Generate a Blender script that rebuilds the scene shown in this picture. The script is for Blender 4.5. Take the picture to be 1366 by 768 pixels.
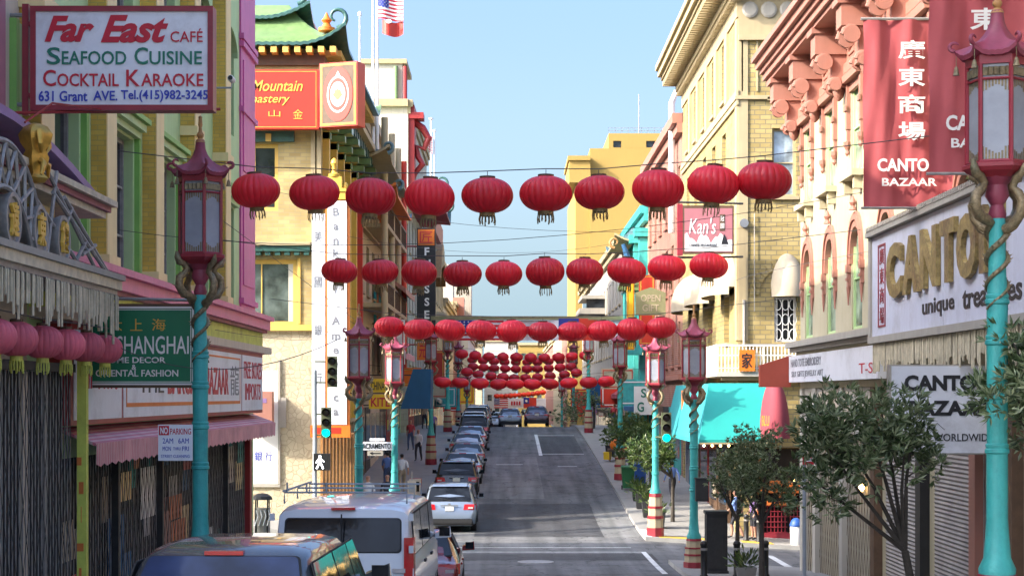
import bpy, bmesh, math, random
from math import sin, cos, pi, radians, sqrt, atan2, exp
from mathutils import Vector, Matrix
random.seed(7)
for _o in list(bpy.data.objects): bpy.data.objects.remove(_o)
SC = bpy.context.scene
COL = SC.collection

# ------------------------------------------------------------------ camera
cam = bpy.data.cameras.new("camera")
cam.sensor_width = 36.0; cam.lens = 61.3
cam.shift_x = 6 / 1366; cam.shift_y = 143 / 1366
cam.clip_start = 0.5; cam.clip_end = 3000
camo = bpy.data.objects.new("camera", cam); COL.objects.link(camo)
camo.location = (0, 0, 0); camo.rotation_euler = (pi / 2, 0, 0)
SC.camera = camo

# ------------------------------------------------------------------ sky, sun, exposure
SUN_E, SUN_B = radians(32), radians(24)      # elevation; angle of the sun behind the -x axis
w = bpy.data.worlds.new("World"); SC.world = w; w.use_nodes = True
wn = w.node_tree
sky = wn.nodes.new("ShaderNodeTexSky"); sky.sky_type = "NISHITA"; sky.sun_disc = False
sky.sun_elevation = SUN_E; sky.sun_rotation = radians(246)
sky.altitude = 0; sky.air_density = 1.0; sky.dust_density = 10.0; sky.ozone_density = 6.2
bg = wn.nodes["Background"]; bg.inputs[1].default_value = 0.15
# pale band of hazy air low over the horizon, all the way round
_g = wn.nodes.new("ShaderNodeTexCoord"); _s = wn.nodes.new("ShaderNodeSeparateXYZ"); wn.links.new(_g.outputs["Generated"], _s.inputs[0])
_r = wn.nodes.new("ShaderNodeValToRGB"); wn.links.new(_s.outputs["Z"], _r.inputs[0]); _r.color_ramp.interpolation = "EASE"
_r.color_ramp.elements[0].position = 0.0; _r.color_ramp.elements[0].color = (0.72, 1.02, 1.18, 1); _r.color_ramp.elements[1].position = 0.24; _r.color_ramp.elements[1].color = (0, 0, 0, 1)
_a = wn.nodes.new("ShaderNodeMix"); _a.data_type = "RGBA"; _a.blend_type = "ADD"; _a.inputs[0].default_value = 1.0; _a.clamp_result = False
wn.links.new(sky.outputs[0], _a.inputs[6]); wn.links.new(_r.outputs[0], _a.inputs[7]); wn.links.new(_a.outputs[2], bg.inputs[0])
sl = bpy.data.lights.new("sun", "SUN"); sl.energy = 2.0; sl.angle = radians(0.5); sl.color = (1.0, 0.90, 0.74)
so = bpy.data.objects.new("sun", sl); COL.objects.link(so)
tosun = Vector((-cos(SUN_E) * cos(SUN_B), -cos(SUN_E) * sin(SUN_B), sin(SUN_E)))
so.rotation_euler = tosun.to_track_quat("Z", "Y").to_euler(); so.location = (-30, -20, 40)
SC.view_settings.view_transform = "Standard"; SC.view_settings.look = "None"
SC.view_settings.exposure = 2.12; SC.view_settings.gamma = 1
try:
    SC.view_settings.use_curve_mapping = False
    SC.cycles.max_bounces = 10; SC.cycles.diffuse_bounces = 6
    SC.cycles.use_denoising = True
except Exception: pass

# ------------------------------------------------------------------ measurement: photo pixels (1366x768) to metres at a known distance
FP, VX, VY = 2326.0, 677.0, 527.0
def X(px, D): return (px - VX) * D / FP
def Z(py, D): return (VY - py) * D / FP

# ------------------------------------------------------------------ materials
MAT = {}
def _nt(name):
    m = bpy.data.materials.new(name); m.use_nodes = True
    return m, m.node_tree, m.node_tree.nodes["Principled BSDF"]
def mat(name, col, rough=0.65, var=0.18, scale=2.5, metal=0.0, bump=0.0, bscale=30.0, streak=0.0, emit=None, spec=None, trans=0.0, coat=0.0, stains=None):
    if name in MAT: return MAT[name]
    m, nt, b = _nt(name); N = nt.nodes; L = nt.links
    tc = N.new("ShaderNodeTexCoord")
    n1 = N.new("ShaderNodeTexNoise"); n1.inputs["Scale"].default_value = scale; n1.inputs["Detail"].default_value = 6; n1.inputs["Roughness"].default_value = 0.65
    L.new(tc.outputs["Object"], n1.inputs["Vector"])
    fac = n1.outputs["Fac"]
    if streak > 0:      # weather streaks running down the surface
        mp = N.new("ShaderNodeMapping"); mp.inputs["Scale"].default_value = (6, 6, 0.5); L.new(tc.outputs["Object"], mp.inputs["Vector"])
        n2 = N.new("ShaderNodeTexNoise"); n2.inputs["Scale"].default_value = 1.0; n2.inputs["Detail"].default_value = 5; L.new(mp.outputs[0], n2.inputs["Vector"])
        mx = N.new("ShaderNodeMix"); mx.data_type = "FLOAT"; mx.inputs[0].default_value = streak
        L.new(fac, mx.inputs[2]); L.new(n2.outputs["Fac"], mx.inputs[3]); fac = mx.outputs[0]
    r = N.new("ShaderNodeValToRGB"); r.color_ramp.elements[0].position = 0.28; r.color_ramp.elements[1].position = 0.72
    c = Vector(col)
    r.color_ramp.elements[0].color = (*[max(0, v * (1 - var)) for v in c], 1); r.color_ramp.elements[1].color = (*[min(1, v * (1 + var)) for v in c], 1)
    L.new(fac, r.inputs[0])
    out = r.outputs[0]
    if stains:          # (colour, amount): grime patches
        n3 = N.new("ShaderNodeTexNoise"); n3.inputs["Scale"].default_value = 0.9; n3.inputs["Detail"].default_value = 8; n3.inputs["Roughness"].default_value = 0.75
        L.new(tc.outputs["Object"], n3.inputs["Vector"])
        rr = N.new("ShaderNodeValToRGB"); rr.color_ramp.elements[0].position = 0.5; rr.color_ramp.elements[1].position = 0.68
        rr.color_ramp.elements[0].color = (0, 0, 0, 1); rr.color_ramp.elements[1].color = (stains[1],) * 3 + (1,)
        L.new(n3.outputs["Fac"], rr.inputs[0])
        m2 = N.new("ShaderNodeMix"); m2.data_type = "RGBA"; L.new(rr.outputs[0], m2.inputs[0]); L.new(out, m2.inputs[6]); m2.inputs[7].default_value = (*stains[0], 1); out = m2.outputs[2]
    L.new(out, b.inputs["Base Color"])
    b.inputs["Roughness"].default_value = rough; b.inputs["Metallic"].default_value = metal
    if spec is not None: b.inputs["Specular IOR Level"].default_value = spec
    if coat: b.inputs["Coat Weight"].default_value = coat
    if bump:
        nb = N.new("ShaderNodeTexNoise"); nb.inputs["Scale"].default_value = bscale; nb.inputs["Detail"].default_value = 5; L.new(tc.outputs["Object"], nb.inputs["Vector"])
        bp = N.new("ShaderNodeBump"); bp.inputs["Strength"].default_value = bump; bp.inputs["Distance"].default_value = 0.02
        L.new(nb.outputs["Fac"], bp.inputs["Height"]); L.new(bp.outputs[0], b.inputs["Normal"])
    if emit:
        b.inputs["Emission Color"].default_value = (*emit[0], 1); b.inputs["Emission Strength"].default_value = emit[1]
    if trans:
        t = N.new("ShaderNodeBsdfTranslucent"); L.new(out, t.inputs["Color"])
        ms = N.new("ShaderNodeMixShader"); ms.inputs[0].default_value = trans
        L.new(b.outputs[0], ms.inputs[1]); L.new(t.outputs[0], ms.inputs[2]); L.new(ms.outputs[0], N["Material Output"].inputs["Surface"])
    MAT[name] = m; return m
def brick(name, c1, c2, mortar, bw=0.24, bh=0.08, ms=0.012, bump=0.4, rough=0.8, squash=1.0):
    if name in MAT: return MAT[name]
    m, nt, b = _nt(name); N = nt.nodes; L = nt.links
    uv = N.new("ShaderNodeUVMap")
    t = N.new("ShaderNodeTexBrick"); t.inputs["Scale"].default_value = 1.0
    t.inputs["Brick Width"].default_value = bw; t.inputs["Row Height"].default_value = bh; t.inputs["Mortar Size"].default_value = ms
    t.inputs["Color1"].default_value = (*c1, 1); t.inputs["Color2"].default_value = (*c2, 1); t.inputs["Mortar"].default_value = (*mortar, 1)
    L.new(uv.outputs[0], t.inputs["Vector"])
    n = N.new("ShaderNodeTexNoise"); n.inputs["Scale"].default_value = 0.8; n.inputs["Detail"].default_value = 7; L.new(uv.outputs[0], n.inputs["Vector"])
    mr = N.new("ShaderNodeMapRange"); mr.inputs[1].default_value = 0.3; mr.inputs[2].default_value = 0.7; mr.inputs[3].default_value = 0.72; mr.inputs[4].default_value = 1.15
    L.new(n.outputs["Fac"], mr.inputs[0])
    mu = N.new("ShaderNodeMix"); mu.data_type = "RGBA"; mu.blend_type = "MULTIPLY"; mu.inputs[0].default_value = 1.0
    L.new(t.outputs["Color"], mu.inputs[6]); L.new(mr.outputs[0], mu.inputs[7]); L.new(mu.outputs[2], b.inputs["Base Color"])
    b.inputs["Roughness"].default_value = rough
    bp = N.new("ShaderNodeBump"); bp.inputs["Strength"].default_value = bump; bp.inputs["Distance"].default_value = 0.01; bp.invert = True
    L.new(t.outputs["Fac"], bp.inputs["Height"]); L.new(bp.outputs[0], b.inputs["Normal"])
    MAT[name] = m; return m
def crazy_stone(name, c1, c2, mortar, scale=4.5):
    m, nt, b = _nt(name); N = nt.nodes; L = nt.links
    uv = N.new("ShaderNodeUVMap")
    v = N.new("ShaderNodeTexVoronoi"); v.feature = "DISTANCE_TO_EDGE"; v.inputs["Scale"].default_value = scale; L.new(uv.outputs[0], v.inputs["Vector"])
    v2 = N.new("ShaderNodeTexVoronoi"); v2.feature = "F1"; v2.inputs["Scale"].default_value = scale; L.new(uv.outputs[0], v2.inputs["Vector"])
    mx = N.new("ShaderNodeMix"); mx.data_type = "RGBA"; mx.inputs[6].default_value = (*c1, 1); mx.inputs[7].default_value = (*c2, 1)
    sp = N.new("ShaderNodeSeparateColor"); L.new(v2.outputs["Color"], sp.inputs[0]); L.new(sp.outputs[0], mx.inputs[0])
    r = N.new("ShaderNodeValToRGB"); r.color_ramp.elements[0].position = 0.02; r.color_ramp.elements[1].position = 0.06; L.new(v.outputs["Distance"], r.inputs[0])
    m2 = N.new("ShaderNodeMix"); m2.data_type = "RGBA"; m2.inputs[6].default_value = (*mortar, 1); L.new(r.outputs[0], m2.inputs[0]); L.new(mx.outputs[2], m2.inputs[7])
    L.new(m2.outputs[2], b.inputs["Base Color"]); b.inputs["Roughness"].default_value = 0.85
    bp = N.new("ShaderNodeBump"); bp.inputs["Strength"].default_value = 0.5; bp.inputs["Distance"].default_value = 0.02; L.new(r.outputs[0], bp.inputs["Height"]); L.new(bp.outputs[0], b.inputs["Normal"])
    MAT[name] = m; return m
def stripes(name, c1, c2, period=0.14, axis=0, rough=0.7, duty=0.5):
    m, nt, b = _nt(name); N = nt.nodes; L = nt.links
    uv = N.new("ShaderNodeUVMap"); sp = N.new("ShaderNodeSeparateXYZ"); L.new(uv.outputs[0], sp.inputs[0])
    d = N.new("ShaderNodeMath"); d.operation = "DIVIDE"; d.inputs[1].default_value = period; L.new(sp.outputs[axis], d.inputs[0])
    f = N.new("ShaderNodeMath"); f.operation = "FRACT"; L.new(d.outputs[0], f.inputs[0])
    g = N.new("ShaderNodeMath"); g.operation = "GREATER_THAN"; g.inputs[1].default_value = duty; L.new(f.outputs[0], g.inputs[0])
    mx = N.new("ShaderNodeMix"); mx.data_type = "RGBA"; mx.inputs[6].default_value = (*c1, 1); mx.inputs[7].default_value = (*c2, 1); L.new(g.outputs[0], mx.inputs[0])
    n = N.new("ShaderNodeTexNoise"); n.inputs["Scale"].default_value = 1.5; n.inputs["Detail"].default_value = 6; L.new(uv.outputs[0], n.inputs["Vector"])
    mr = N.new("ShaderNodeMapRange"); mr.inputs[1].default_value = 0.3; mr.inputs[2].default_value = 0.7; mr.inputs[3].default_value = 0.75; mr.inputs[4].default_value = 1.1; L.new(n.outputs["Fac"], mr.inputs[0])
    mu = N.new("ShaderNodeMix"); mu.data_type = "RGBA"; mu.blend_type = "MULTIPLY"; mu.inputs[0].default_value = 1; L.new(mx.outputs[2], mu.inputs[6]); L.new(mr.outputs[0], mu.inputs[7])
    L.new(mu.outputs[2], b.inputs["Base Color"]); b.inputs["Roughness"].default_value = rough
    MAT[name] = m; return m
def glass(name, col=(0.015, 0.018, 0.022), rough=0.06, spec=0.6):
    m, nt, b = _nt(name); N = nt.nodes; L = nt.links
    tc = N.new("ShaderNodeTexCoord"); n = N.new("ShaderNodeTexNoise"); n.inputs["Scale"].default_value = 1.3; n.inputs["Detail"].default_value = 4; L.new(tc.outputs["Object"], n.inputs["Vector"])
    r = N.new("ShaderNodeValToRGB"); r.color_ramp.elements[0].position = 0.38; r.color_ramp.elements[1].position = 0.66
    r.color_ramp.elements[0].color = (*[v * 0.5 for v in col], 1); r.color_ramp.elements[1].color = (*[v * 1.9 for v in col], 1)
    L.new(n.outputs["Fac"], r.inputs[0]); L.new(r.outputs[0], b.inputs["Base Color"])
    b.inputs["Roughness"].default_value = rough; b.inputs["Specular IOR Level"].default_value = spec
    bp = N.new("ShaderNodeBump"); bp.inputs["Strength"].default_value = 0.06; bp.inputs["Distance"].default_value = 0.05; L.new(n.outputs["Fac"], bp.inputs["Height"]); L.new(bp.outputs[0], b.inputs["Normal"])
    MAT[name] = m; return m
def leafmat(name, c1, c2, c3):
    m, nt, b = _nt(name); N = nt.nodes; L = nt.links
    g = N.new("ShaderNodeNewGeometry"); r = N.new("ShaderNodeValToRGB")
    r.color_ramp.elements[0].color = (*c1, 1); r.color_ramp.elements[1].color = (*c3, 1); e = r.color_ramp.elements.new(0.55); e.color = (*c2, 1)
    L.new(g.outputs["Random Per Island"], r.inputs[0]); L.new(r.outputs[0], b.inputs["Base Color"]); b.inputs["Roughness"].default_value = 0.38
    t = N.new("ShaderNodeBsdfTranslucent"); L.new(r.outputs[0], t.inputs["Color"]); ms = N.new("ShaderNodeMixShader"); ms.inputs[0].default_value = 0.25
    L.new(b.outputs[0], ms.inputs[1]); L.new(t.outputs[0], ms.inputs[2]); L.new(ms.outputs[0], N["Material Output"].inputs["Surface"])
    MAT[name] = m; return m

# ------------------------------------------------------------------ mesh builder
class MB:
    def __init__(s): s.v = []; s.f = []; s.m = []; s.mats = []; s.cur = 0; s.txt = []
    def use(s, m):
        if isinstance(m, str): m = MAT[m]
        if m not in s.mats: s.mats.append(m)
        s.cur = s.mats.index(m); return s
    def poly(s, pts):
        i = len(s.v); s.v += [tuple(p) for p in pts]; s.f.append(tuple(range(i, i + len(pts)))); s.m.append(s.cur); return s
    def mesh(s, V, Fs):
        i = len(s.v); s.v += [tuple(p) for p in V]
        for f in Fs: s.f.append(tuple(a + i for a in f)); s.m.append(s.cur)
        return s
    def hexa(s, p):      # 8 corners: bottom 0-3 ccw, top 4-7
        return s.mesh(p, [(3, 2, 1, 0), (4, 5, 6, 7), (0, 1, 5, 4), (1, 2, 6, 5), (2, 3, 7, 6), (3, 0, 4, 7)])
    def box(s, x0, x1, y0, y1, z0, z1):
        return s.hexa([(x0, y0, z0), (x1, y0, z0), (x1, y1, z0), (x0, y1, z0), (x0, y0, z1), (x1, y0, z1), (x1, y1, z1), (x0, y1, z1)])
    def cbox(s, c, sx, sy, sz): return s.box(c[0] - sx / 2, c[0] + sx / 2, c[1] - sy / 2, c[1] + sy / 2, c[2] - sz / 2, c[2] + sz / 2)
    def rings(s, R, cap=True, closed=True):
        n = len(R[0]); V = [p for r in R for p in r]; Fs = []
        for k in range(len(R) - 1):
            for i in range(n if closed else n - 1):
                j = (i + 1) % n; Fs.append((k * n + i, k * n + j, (k + 1) * n + j, (k + 1) * n + i))
        if cap and closed: Fs.append(tuple(range(n - 1, -1, -1))); Fs.append(tuple(range((len(R) - 1) * n, len(R) * n)))
        return s.mesh(V, Fs)
    def lathe(s, prof, n=16, c=(0, 0, 0), axis="z", rot=0.0, lobes=0, lobe=0.0):
        R = []
        for r, h in prof:
            ring = []
            for i in range(n):
                a = 2 * pi * i / n + rot; q = r * (1 + (lobe * cos(lobes * a) if lobes else 0))
                u, v = q * cos(a), q * sin(a)
                ring.append((c[0] + u, c[1] + v, c[2] + h) if axis == "z" else (c[0] + h, c[1] + u, c[2] + v) if axis == "x" else (c[0] + u, c[1] + h, c[2] + v))
            R.append(ring)
        return s.rings(R)
    def tube(s, pts, r, n=6):
        P = [Vector(p) for p in pts]; rr = r if isinstance(r, (list, tuple)) else [r] * len(P); R = []; up = None
        for i, p in enumerate(P):
            t = (P[min(i + 1, len(P) - 1)] - P[max(i - 1, 0)])
            if t.length < 1e-9: t = Vector((0, 0, 1))
            t.normalize()
            if up is None:
                up = t.orthogonal().normalized()
            up = (up - t * up.dot(t))
            if up.length < 1e-6: up = t.orthogonal()
            up.normalize(); sd = t.cross(up)
            R.append([p + (up * cos(2 * pi * k / n) + sd * sin(2 * pi * k / n)) * rr[i] for k in range(n)])
        return s.rings(R)
    def prism(s, poly, z0, z1, f):     # f(u, v, w) maps outline (u, v) and depth w to xyz
        A = [f(u, v, z0) for u, v in poly]; B = [f(u, v, z1) for u, v in poly]
        return s.rings([A, B])
    def lines(s):        # split the lettering into its lines, one mesh each
        gs = sorted(s.txt, key=lambda g: -g[2]); out = []
        for g in gs:
            if out and g[3] > out[-1][0] - 1e-6 and min(g[3], out[-1][1]) - max(g[2], out[-1][0]) > .3 * (g[3] - g[2]): out[-1][2].append(g); out[-1][0] = min(out[-1][0], g[2]); out[-1][1] = max(out[-1][1], g[3])
            else: out.append([g[2], g[3], [g]])
        R = []; used = set()
        for _, _, G in out:
            m = MB(); m.mats = s.mats
            for (f0, f1, *_q) in G:
                for k in range(f0, f1):
                    used.add(k); m.f.append(tuple(range(len(m.v), len(m.v) + len(s.f[k])))); m.m.append(s.m[k]); m.v += [s.v[i] for i in s.f[k]]
            R.append(m)
        for k in range(len(s.f)):
            if k not in used: m = R[0]; m.f.append(tuple(range(len(m.v), len(m.v) + len(s.f[k])))); m.m.append(s.m[k]); m.v += [s.v[i] for i in s.f[k]]
        return R
    def build(s, name, parent=None, smooth=None, label=None, loc=None):
        if name == "lettering" and len(s.txt) > 1:
            R = s.lines(); o = None
            for m in R: m.txt = []; q = m.build(name, parent); o = o or q
            return o
        me = bpy.data.meshes.new(name); me.from_pydata(s.v, [], s.f)
        for m in s.mats: me.materials.append(m)
        if s.mats: me.polygons.foreach_set("material_index", s.m)
        uv = me.uv_layers.new(name="UVMap").data
        for p in me.polygons:
            nx, ny, nz = (abs(q) for q in p.normal)
            for li in p.loop_indices:
                x, y, z = me.vertices[me.loops[li].vertex_index].co
                uv[li].uv = (x, y) if nz > 0.75 else ((y, z) if nx >= ny else (x, z))
        if smooth:
            me.polygons.foreach_set("use_smooth", [True] * len(me.polygons)); me.set_sharp_from_angle(angle=radians(smooth))
        me.update()
        o = bpy.data.objects.new(name, me); COL.objects.link(o)
        if parent:
            o.parent = parent
            if parent.name in WORLD: o.matrix_parent_inverse = Matrix.Translation(-Vector(parent.location))
        if label: o["label"] = label
        if loc: o.location = loc
        return o
def tag(o, label, cat, group=None):
    o["label"] = label; o["category"] = cat
    if group: o["group"] = group
    return o
def thing(name, label, cat, loc=(0, 0, 0), rz=0.0, group=None):
    o = bpy.data.objects.new(name, None); COL.objects.link(o); o.location = loc; o.rotation_euler = (0, 0, rz); o.empty_display_size = 0.2
    return tag(o, label, cat, group)
def struct(o, kind="structure"): o["kind"] = kind; return o
WORLD = set()
def wthing(name, label, cat, loc, group=None):      # a thing whose parts are written in street coordinates
    o = thing(name, label, cat, loc, 0.0, group); WORLD.add(o.name); return o
def copy_tree(o, loc=None, rz=None, label=None, group=None, parent=None, scale=None):
    c = o.copy(); COL.objects.link(c)
    if parent is not None: c.parent = parent
    if loc is not None: c.location = loc
    if rz is not None: c.rotation_euler = (0, 0, rz)
    if scale is not None: c.scale = scale if isinstance(scale, (tuple, list)) else (scale,) * 3
    if label: c["label"] = label
    if group: c["group"] = group
    for ch in list(o.children): copy_tree(ch, parent=c)
    return c

# ------------------------------------------------------------------ text
_TX = {}
def text_data(body, bold=0.0, shear=0.0):
    k = (body, bold, shear)
    if k in _TX: return _TX[k]
    c = bpy.data.curves.new("lettering", "FONT"); c.body = body; c.resolution_u = 3; c.offset = bold; c.shear = shear; c.fill_mode = "BOTH"; c.extrude = 0.02
    o = bpy.data.objects.new("lettering", c); COL.objects.link(o)
    dg = bpy.context.evaluated_depsgraph_get(); dg.update()
    me = bpy.data.meshes.new_from_object(o.evaluated_get(dg))
    V = [tuple(v.co) for v in me.vertices]; Fs = [tuple(p.vertices) for p in me.polygons]
    bpy.data.objects.remove(o); bpy.data.curves.remove(c); bpy.data.meshes.remove(me)
    x0 = min(v[0] for v in V); x1 = max(v[0] for v in V); y0 = min(v[1] for v in V); y1 = max(v[1] for v in V)
    _TX[k] = ([((v[0] - x0) / (x1 - x0), (v[1] - y0) / (y1 - y0), 1 if v[2] > 0 else 0) for v in V], Fs, (x1 - x0) / (y1 - y0)); return _TX[k]
def put_text(mb, body, P, u0, u1, z0, z1, d=0.004, th=0.012, bold=0.0, shear=0.0, fit=True):
    V, Fs, asp = text_data(body, bold, shear)
    if not fit:
        wd = asp * abs(z1 - z0); um = (u0 + u1) / 2; s = 1 if u1 > u0 else -1; u0, u1 = um - s * wd / 2, um + s * wd / 2
    f0 = len(mb.f); mb.mesh([P(u0 + (u1 - u0) * a, z0 + (z1 - z0) * b, d + th * c) for a, b, c in V], Fs); mb.txt.append((f0, len(mb.f), min(z0, z1), max(z0, z1)))
    return mb

# ------------------------------------------------------------------ facades: u along the wall, z up, d outwards
def FL(x): return lambda u, z, d: (x + d, u, z)
def FR(x): return lambda u, z, d: (x - d, u, z)
def FF(y): return lambda u, z, d: (u, y - d, z)
def fbox(mb, P, u0, u1, z0, z1, d0, d1):
    return mb.hexa([P(u0, z0, d0), P(u1, z0, d0), P(u1, z0, d1), P(u0, z0, d1), P(u0, z1, d0), P(u1, z1, d0), P(u1, z1, d1), P(u0, z1, d1)])
def wall_holes(mb, P, u0, u1, z0, z1, holes, depth=0.25):
    us = sorted({u0, u1, *[h[0] for h in holes], *[h[1] for h in holes]}); zs = sorted({z0, z1, *[h[2] for h in holes], *[h[3] for h in holes]})
    us = [q for q in us if u0 <= q <= u1]; zs = [q for q in zs if z0 <= q <= z1]
    for a, b in zip(us, us[1:]):
        for c, d in zip(zs, zs[1:]):
            um, zm = (a + b) / 2, (c + d) / 2
            if any(h[0] < um < h[1] and h[2] < zm < h[3] for h in holes): continue
            mb.poly([P(a, c, 0), P(b, c, 0), P(b, d, 0), P(a, d, 0)])
    for a, b, c, d in holes:
        q = [(a, c), (b, c), (b, d), (a, d)]
        for i in range(4):
            (ua, za), (ub, zb) = q[i], q[(i + 1) % 4]
            mb.poly([P(ua, za, 0), P(ub, zb, 0), P(ub, zb, -depth), P(ua, za, -depth)])
        mb.poly([P(a, c, -depth), P(b, c, -depth), P(b, d, -depth), P(a, d, -depth)])
def window(parent, P, u0, u1, z0, z1, depth, frame, pane, nx=1, ny=2, fw=0.07, sill=None, name="window", mull=0.04):
    mb = MB().use(frame); d0, d1 = -depth + 0.015, -depth + 0.09
    fbox(mb, P, u0 + .004, u0 + fw, z0 + .004, z1 - .004, d0, d1); fbox(mb, P, u1 - fw, u1 - .004, z0 + .004, z1 - .004, d0, d1)
    fbox(mb, P, u0 + fw, u1 - fw, z0 + .004, z0 + fw, d0, d1 - .004); fbox(mb, P, u0 + fw, u1 - fw, z1 - fw, z1 - .004, d0, d1 - .004)
    for i in range(1, nx):
        u = u0 + (u1 - u0) * i / nx; fbox(mb, P, u - mull / 2, u + mull / 2, z0 + fw, z1 - fw, d0, d1 - .012)
    for i in range(1, ny):
        z = z0 + (z1 - z0) * i / ny; fbox(mb, P, u0 + fw, u1 - fw, z - mull / 2, z + mull / 2, d0, d1 - .008)
    if sill: mb.use(sill); fbox(mb, P, u0 - .1, u1 + .1, z0 - .12, z0 - .003, -.02, .12)
    o = mb.build(name, parent)
    p = MB().use(pane); fbox(p, P, u0 + .01, u1 - .01, z0 + .01, z1 - .01, d0 - .008, d0 + .02); p.build("pane", o)
    return o
def mass(mb, x0, x1, y0, y1, z0, z1, skip=()):     # building mass without the faces that carry holes
    if "W" not in skip: mb.poly([(x0, y1, z0), (x0, y0, z0), (x0, y0, z1), (x0, y1, z1)])
    if "E" not in skip: mb.poly([(x1, y0, z0), (x1, y1, z0), (x1, y1, z1), (x1, y0, z1)])
    if "S" not in skip: mb.poly([(x0, y0, z0), (x1, y0, z0), (x1, y0, z1), (x0, y0, z1)])
    mb.poly([(x1, y1, z0), (x0, y1, z0), (x0, y1, z1), (x1, y1, z1)])
    mb.poly([(x0, y0, z1), (x1, y0, z1), (x1, y1, z1), (x0, y1, z1)])
def pagoda(mb, x0, x1, y0, y1, z, rise, over, up=0.35, inset=None, ribs=0.22, thick=0.12, tile=None, under=None, rows=8, ribh=0.035):
    """Concave hipped eave round the rectangle: inner loop at z+rise, eave at z, corners turned up."""
    ix = inset if inset is not None else 0.0
    a0, a1, b0, b1 = x0 - over, x1 + over, y0 - over, y1 + over        # outer
    c0, c1, d0, d1 = x0 + ix, x1 - ix, y0 + ix, y1 - ix                # inner
    per = []
    for (p, q, r, s) in (((a0, b0), (a1, b0), (c0, d0), (c1, d0)), ((a1, b0), (a1, b1), (c1, d0), (c1, d1)), ((a1, b1), (a0, b1), (c1, d1), (c0, d1)), ((a0, b1), (a0, b0), (c0, d1), (c0, d0))):
        ln = sqrt((q[0] - p[0]) ** 2 + (q[1] - p[1]) ** 2); n = max(8, int(ln / ribs) * 2)
        n = min(n, 120)
        for i in range(n):
            t = i / n; per.append((p[0] + (q[0] - p[0]) * t, p[1] + (q[1] - p[1]) * t, r[0] + (s[0] - r[0]) * t, r[1] + (s[1] - r[1]) * t, abs(2 * t - 1), i % 2, ln))
    R = []; U = []
    for k in range(rows + 1):
        t = k / rows; ring = []
        for ox, oy, jx, jy, e, par, ln in per:
            cf = max(0.0, 1 - (1 - e) * ln / 2 / 1.8) ** 2
            zz = z + rise * (1 - t) ** 1.7 + up * cf * t ** 3 + (ribh if par else 0) * min(1, t * 3)
            ring.append((jx + (ox - jx) * t, jy + (oy - jy) * t, zz))
        R.append(ring)
    mb.use(tile); mb.rings(R, cap=False)
    mb.use(under)
    low = [(x, y, zz - thick) for x, y, zz in R[-1]]; mb.rings([R[-1], low], cap=False)
    inn = [(jx, jy, z - thick + 0.02) for _, _, jx, jy, *_ in per]; mb.rings([low, inn], cap=False)
    return R[-1]

# ------------------------------------------------------------------ palette
mat("asphalt", (0.125, 0.126, 0.13), 0.85, 0.28, 0.5, bump=0.5, bscale=60, stains=((0.035, 0.036, 0.04), 0.5))
mat("asphalt_dark", (0.05, 0.05, 0.055), 0.8, 0.25, 0.9, bump=0.5, bscale=60)
mat("asphalt_grey", (0.17, 0.17, 0.17), 0.85, 0.2, 0.8, bump=0.4, bscale=60)
for _n in ("asphalt", "asphalt_grey", "asphalt_dark"):      # tyre polish, oil drips and crack lines that run with the traffic
    _t = MAT[_n].node_tree; _b = _t.nodes["Principled BSDF"]; _l = _b.inputs["Base Color"].links[0].from_socket
    _c = _t.nodes.new("ShaderNodeTexCoord"); _mp = _t.nodes.new("ShaderNodeMapping"); _mp.inputs["Scale"].default_value = (1.3, .035, 1); _t.links.new(_c.outputs["Object"], _mp.inputs[0])
    _x = _t.nodes.new("ShaderNodeTexNoise"); _x.inputs["Scale"].default_value = 1.6; _x.inputs["Detail"].default_value = 7; _t.links.new(_mp.outputs[0], _x.inputs[0])
    _r = _t.nodes.new("ShaderNodeMapRange"); _r.inputs[1].default_value = .3; _r.inputs[2].default_value = .7; _r.inputs[3].default_value = .6; _r.inputs[4].default_value = 1.3; _t.links.new(_x.outputs["Fac"], _r.inputs[0])
    _v = _t.nodes.new("ShaderNodeTexVoronoi"); _v.feature = "DISTANCE_TO_EDGE"; _v.inputs["Scale"].default_value = .42; _w2 = _t.nodes.new("ShaderNodeTexNoise"); _w2.inputs["Scale"].default_value = 2.0; _t.links.new(_c.outputs["Object"], _w2.inputs[0])
    _ad = _t.nodes.new("ShaderNodeVectorMath"); _ad.operation = "ADD"; _t.links.new(_c.outputs["Object"], _ad.inputs[0]); _t.links.new(_w2.outputs["Color"], _ad.inputs[1]); _t.links.new(_ad.outputs[0], _v.inputs["Vector"])
    _r2 = _t.nodes.new("ShaderNodeMapRange"); _r2.inputs[1].default_value = 0; _r2.inputs[2].default_value = .022; _r2.inputs[3].default_value = .35; _r2.inputs[4].default_value = 1; _t.links.new(_v.outputs["Distance"], _r2.inputs[0])
    _mm = _t.nodes.new("ShaderNodeMath"); _mm.operation = "MULTIPLY"; _t.links.new(_r.outputs[0], _mm.inputs[0]); _t.links.new(_r2.outputs[0], _mm.inputs[1])
    _u = _t.nodes.new("ShaderNodeMix"); _u.data_type = "RGBA"; _u.blend_type = "MULTIPLY"; _u.inputs[0].default_value = 1; _t.links.new(_l, _u.inputs[6]); _t.links.new(_mm.outputs[0], _u.inputs[7]); _t.links.new(_u.outputs[2], _b.inputs["Base Color"])
mat("concrete", (0.27, 0.26, 0.245), 0.85, 0.2, 0.9, bump=0.3, bscale=40, stains=((0.15, 0.14, 0.13), 0.55))
mat("kerb_stone", (0.36, 0.35, 0.33), 0.85, 0.2, 1.5, bump=0.3)
mat("earth", (0.14, 0.13, 0.12), 0.9, 0.2, 0.3)
mat("paint_white", (0.62, 0.63, 0.62), 0.7, 0.25, 5, stains=((0.18, 0.18, 0.18), 0.75))
mat("tactile", (0.62, 0.40, 0.06), 0.7, 0.15, 4)
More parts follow.
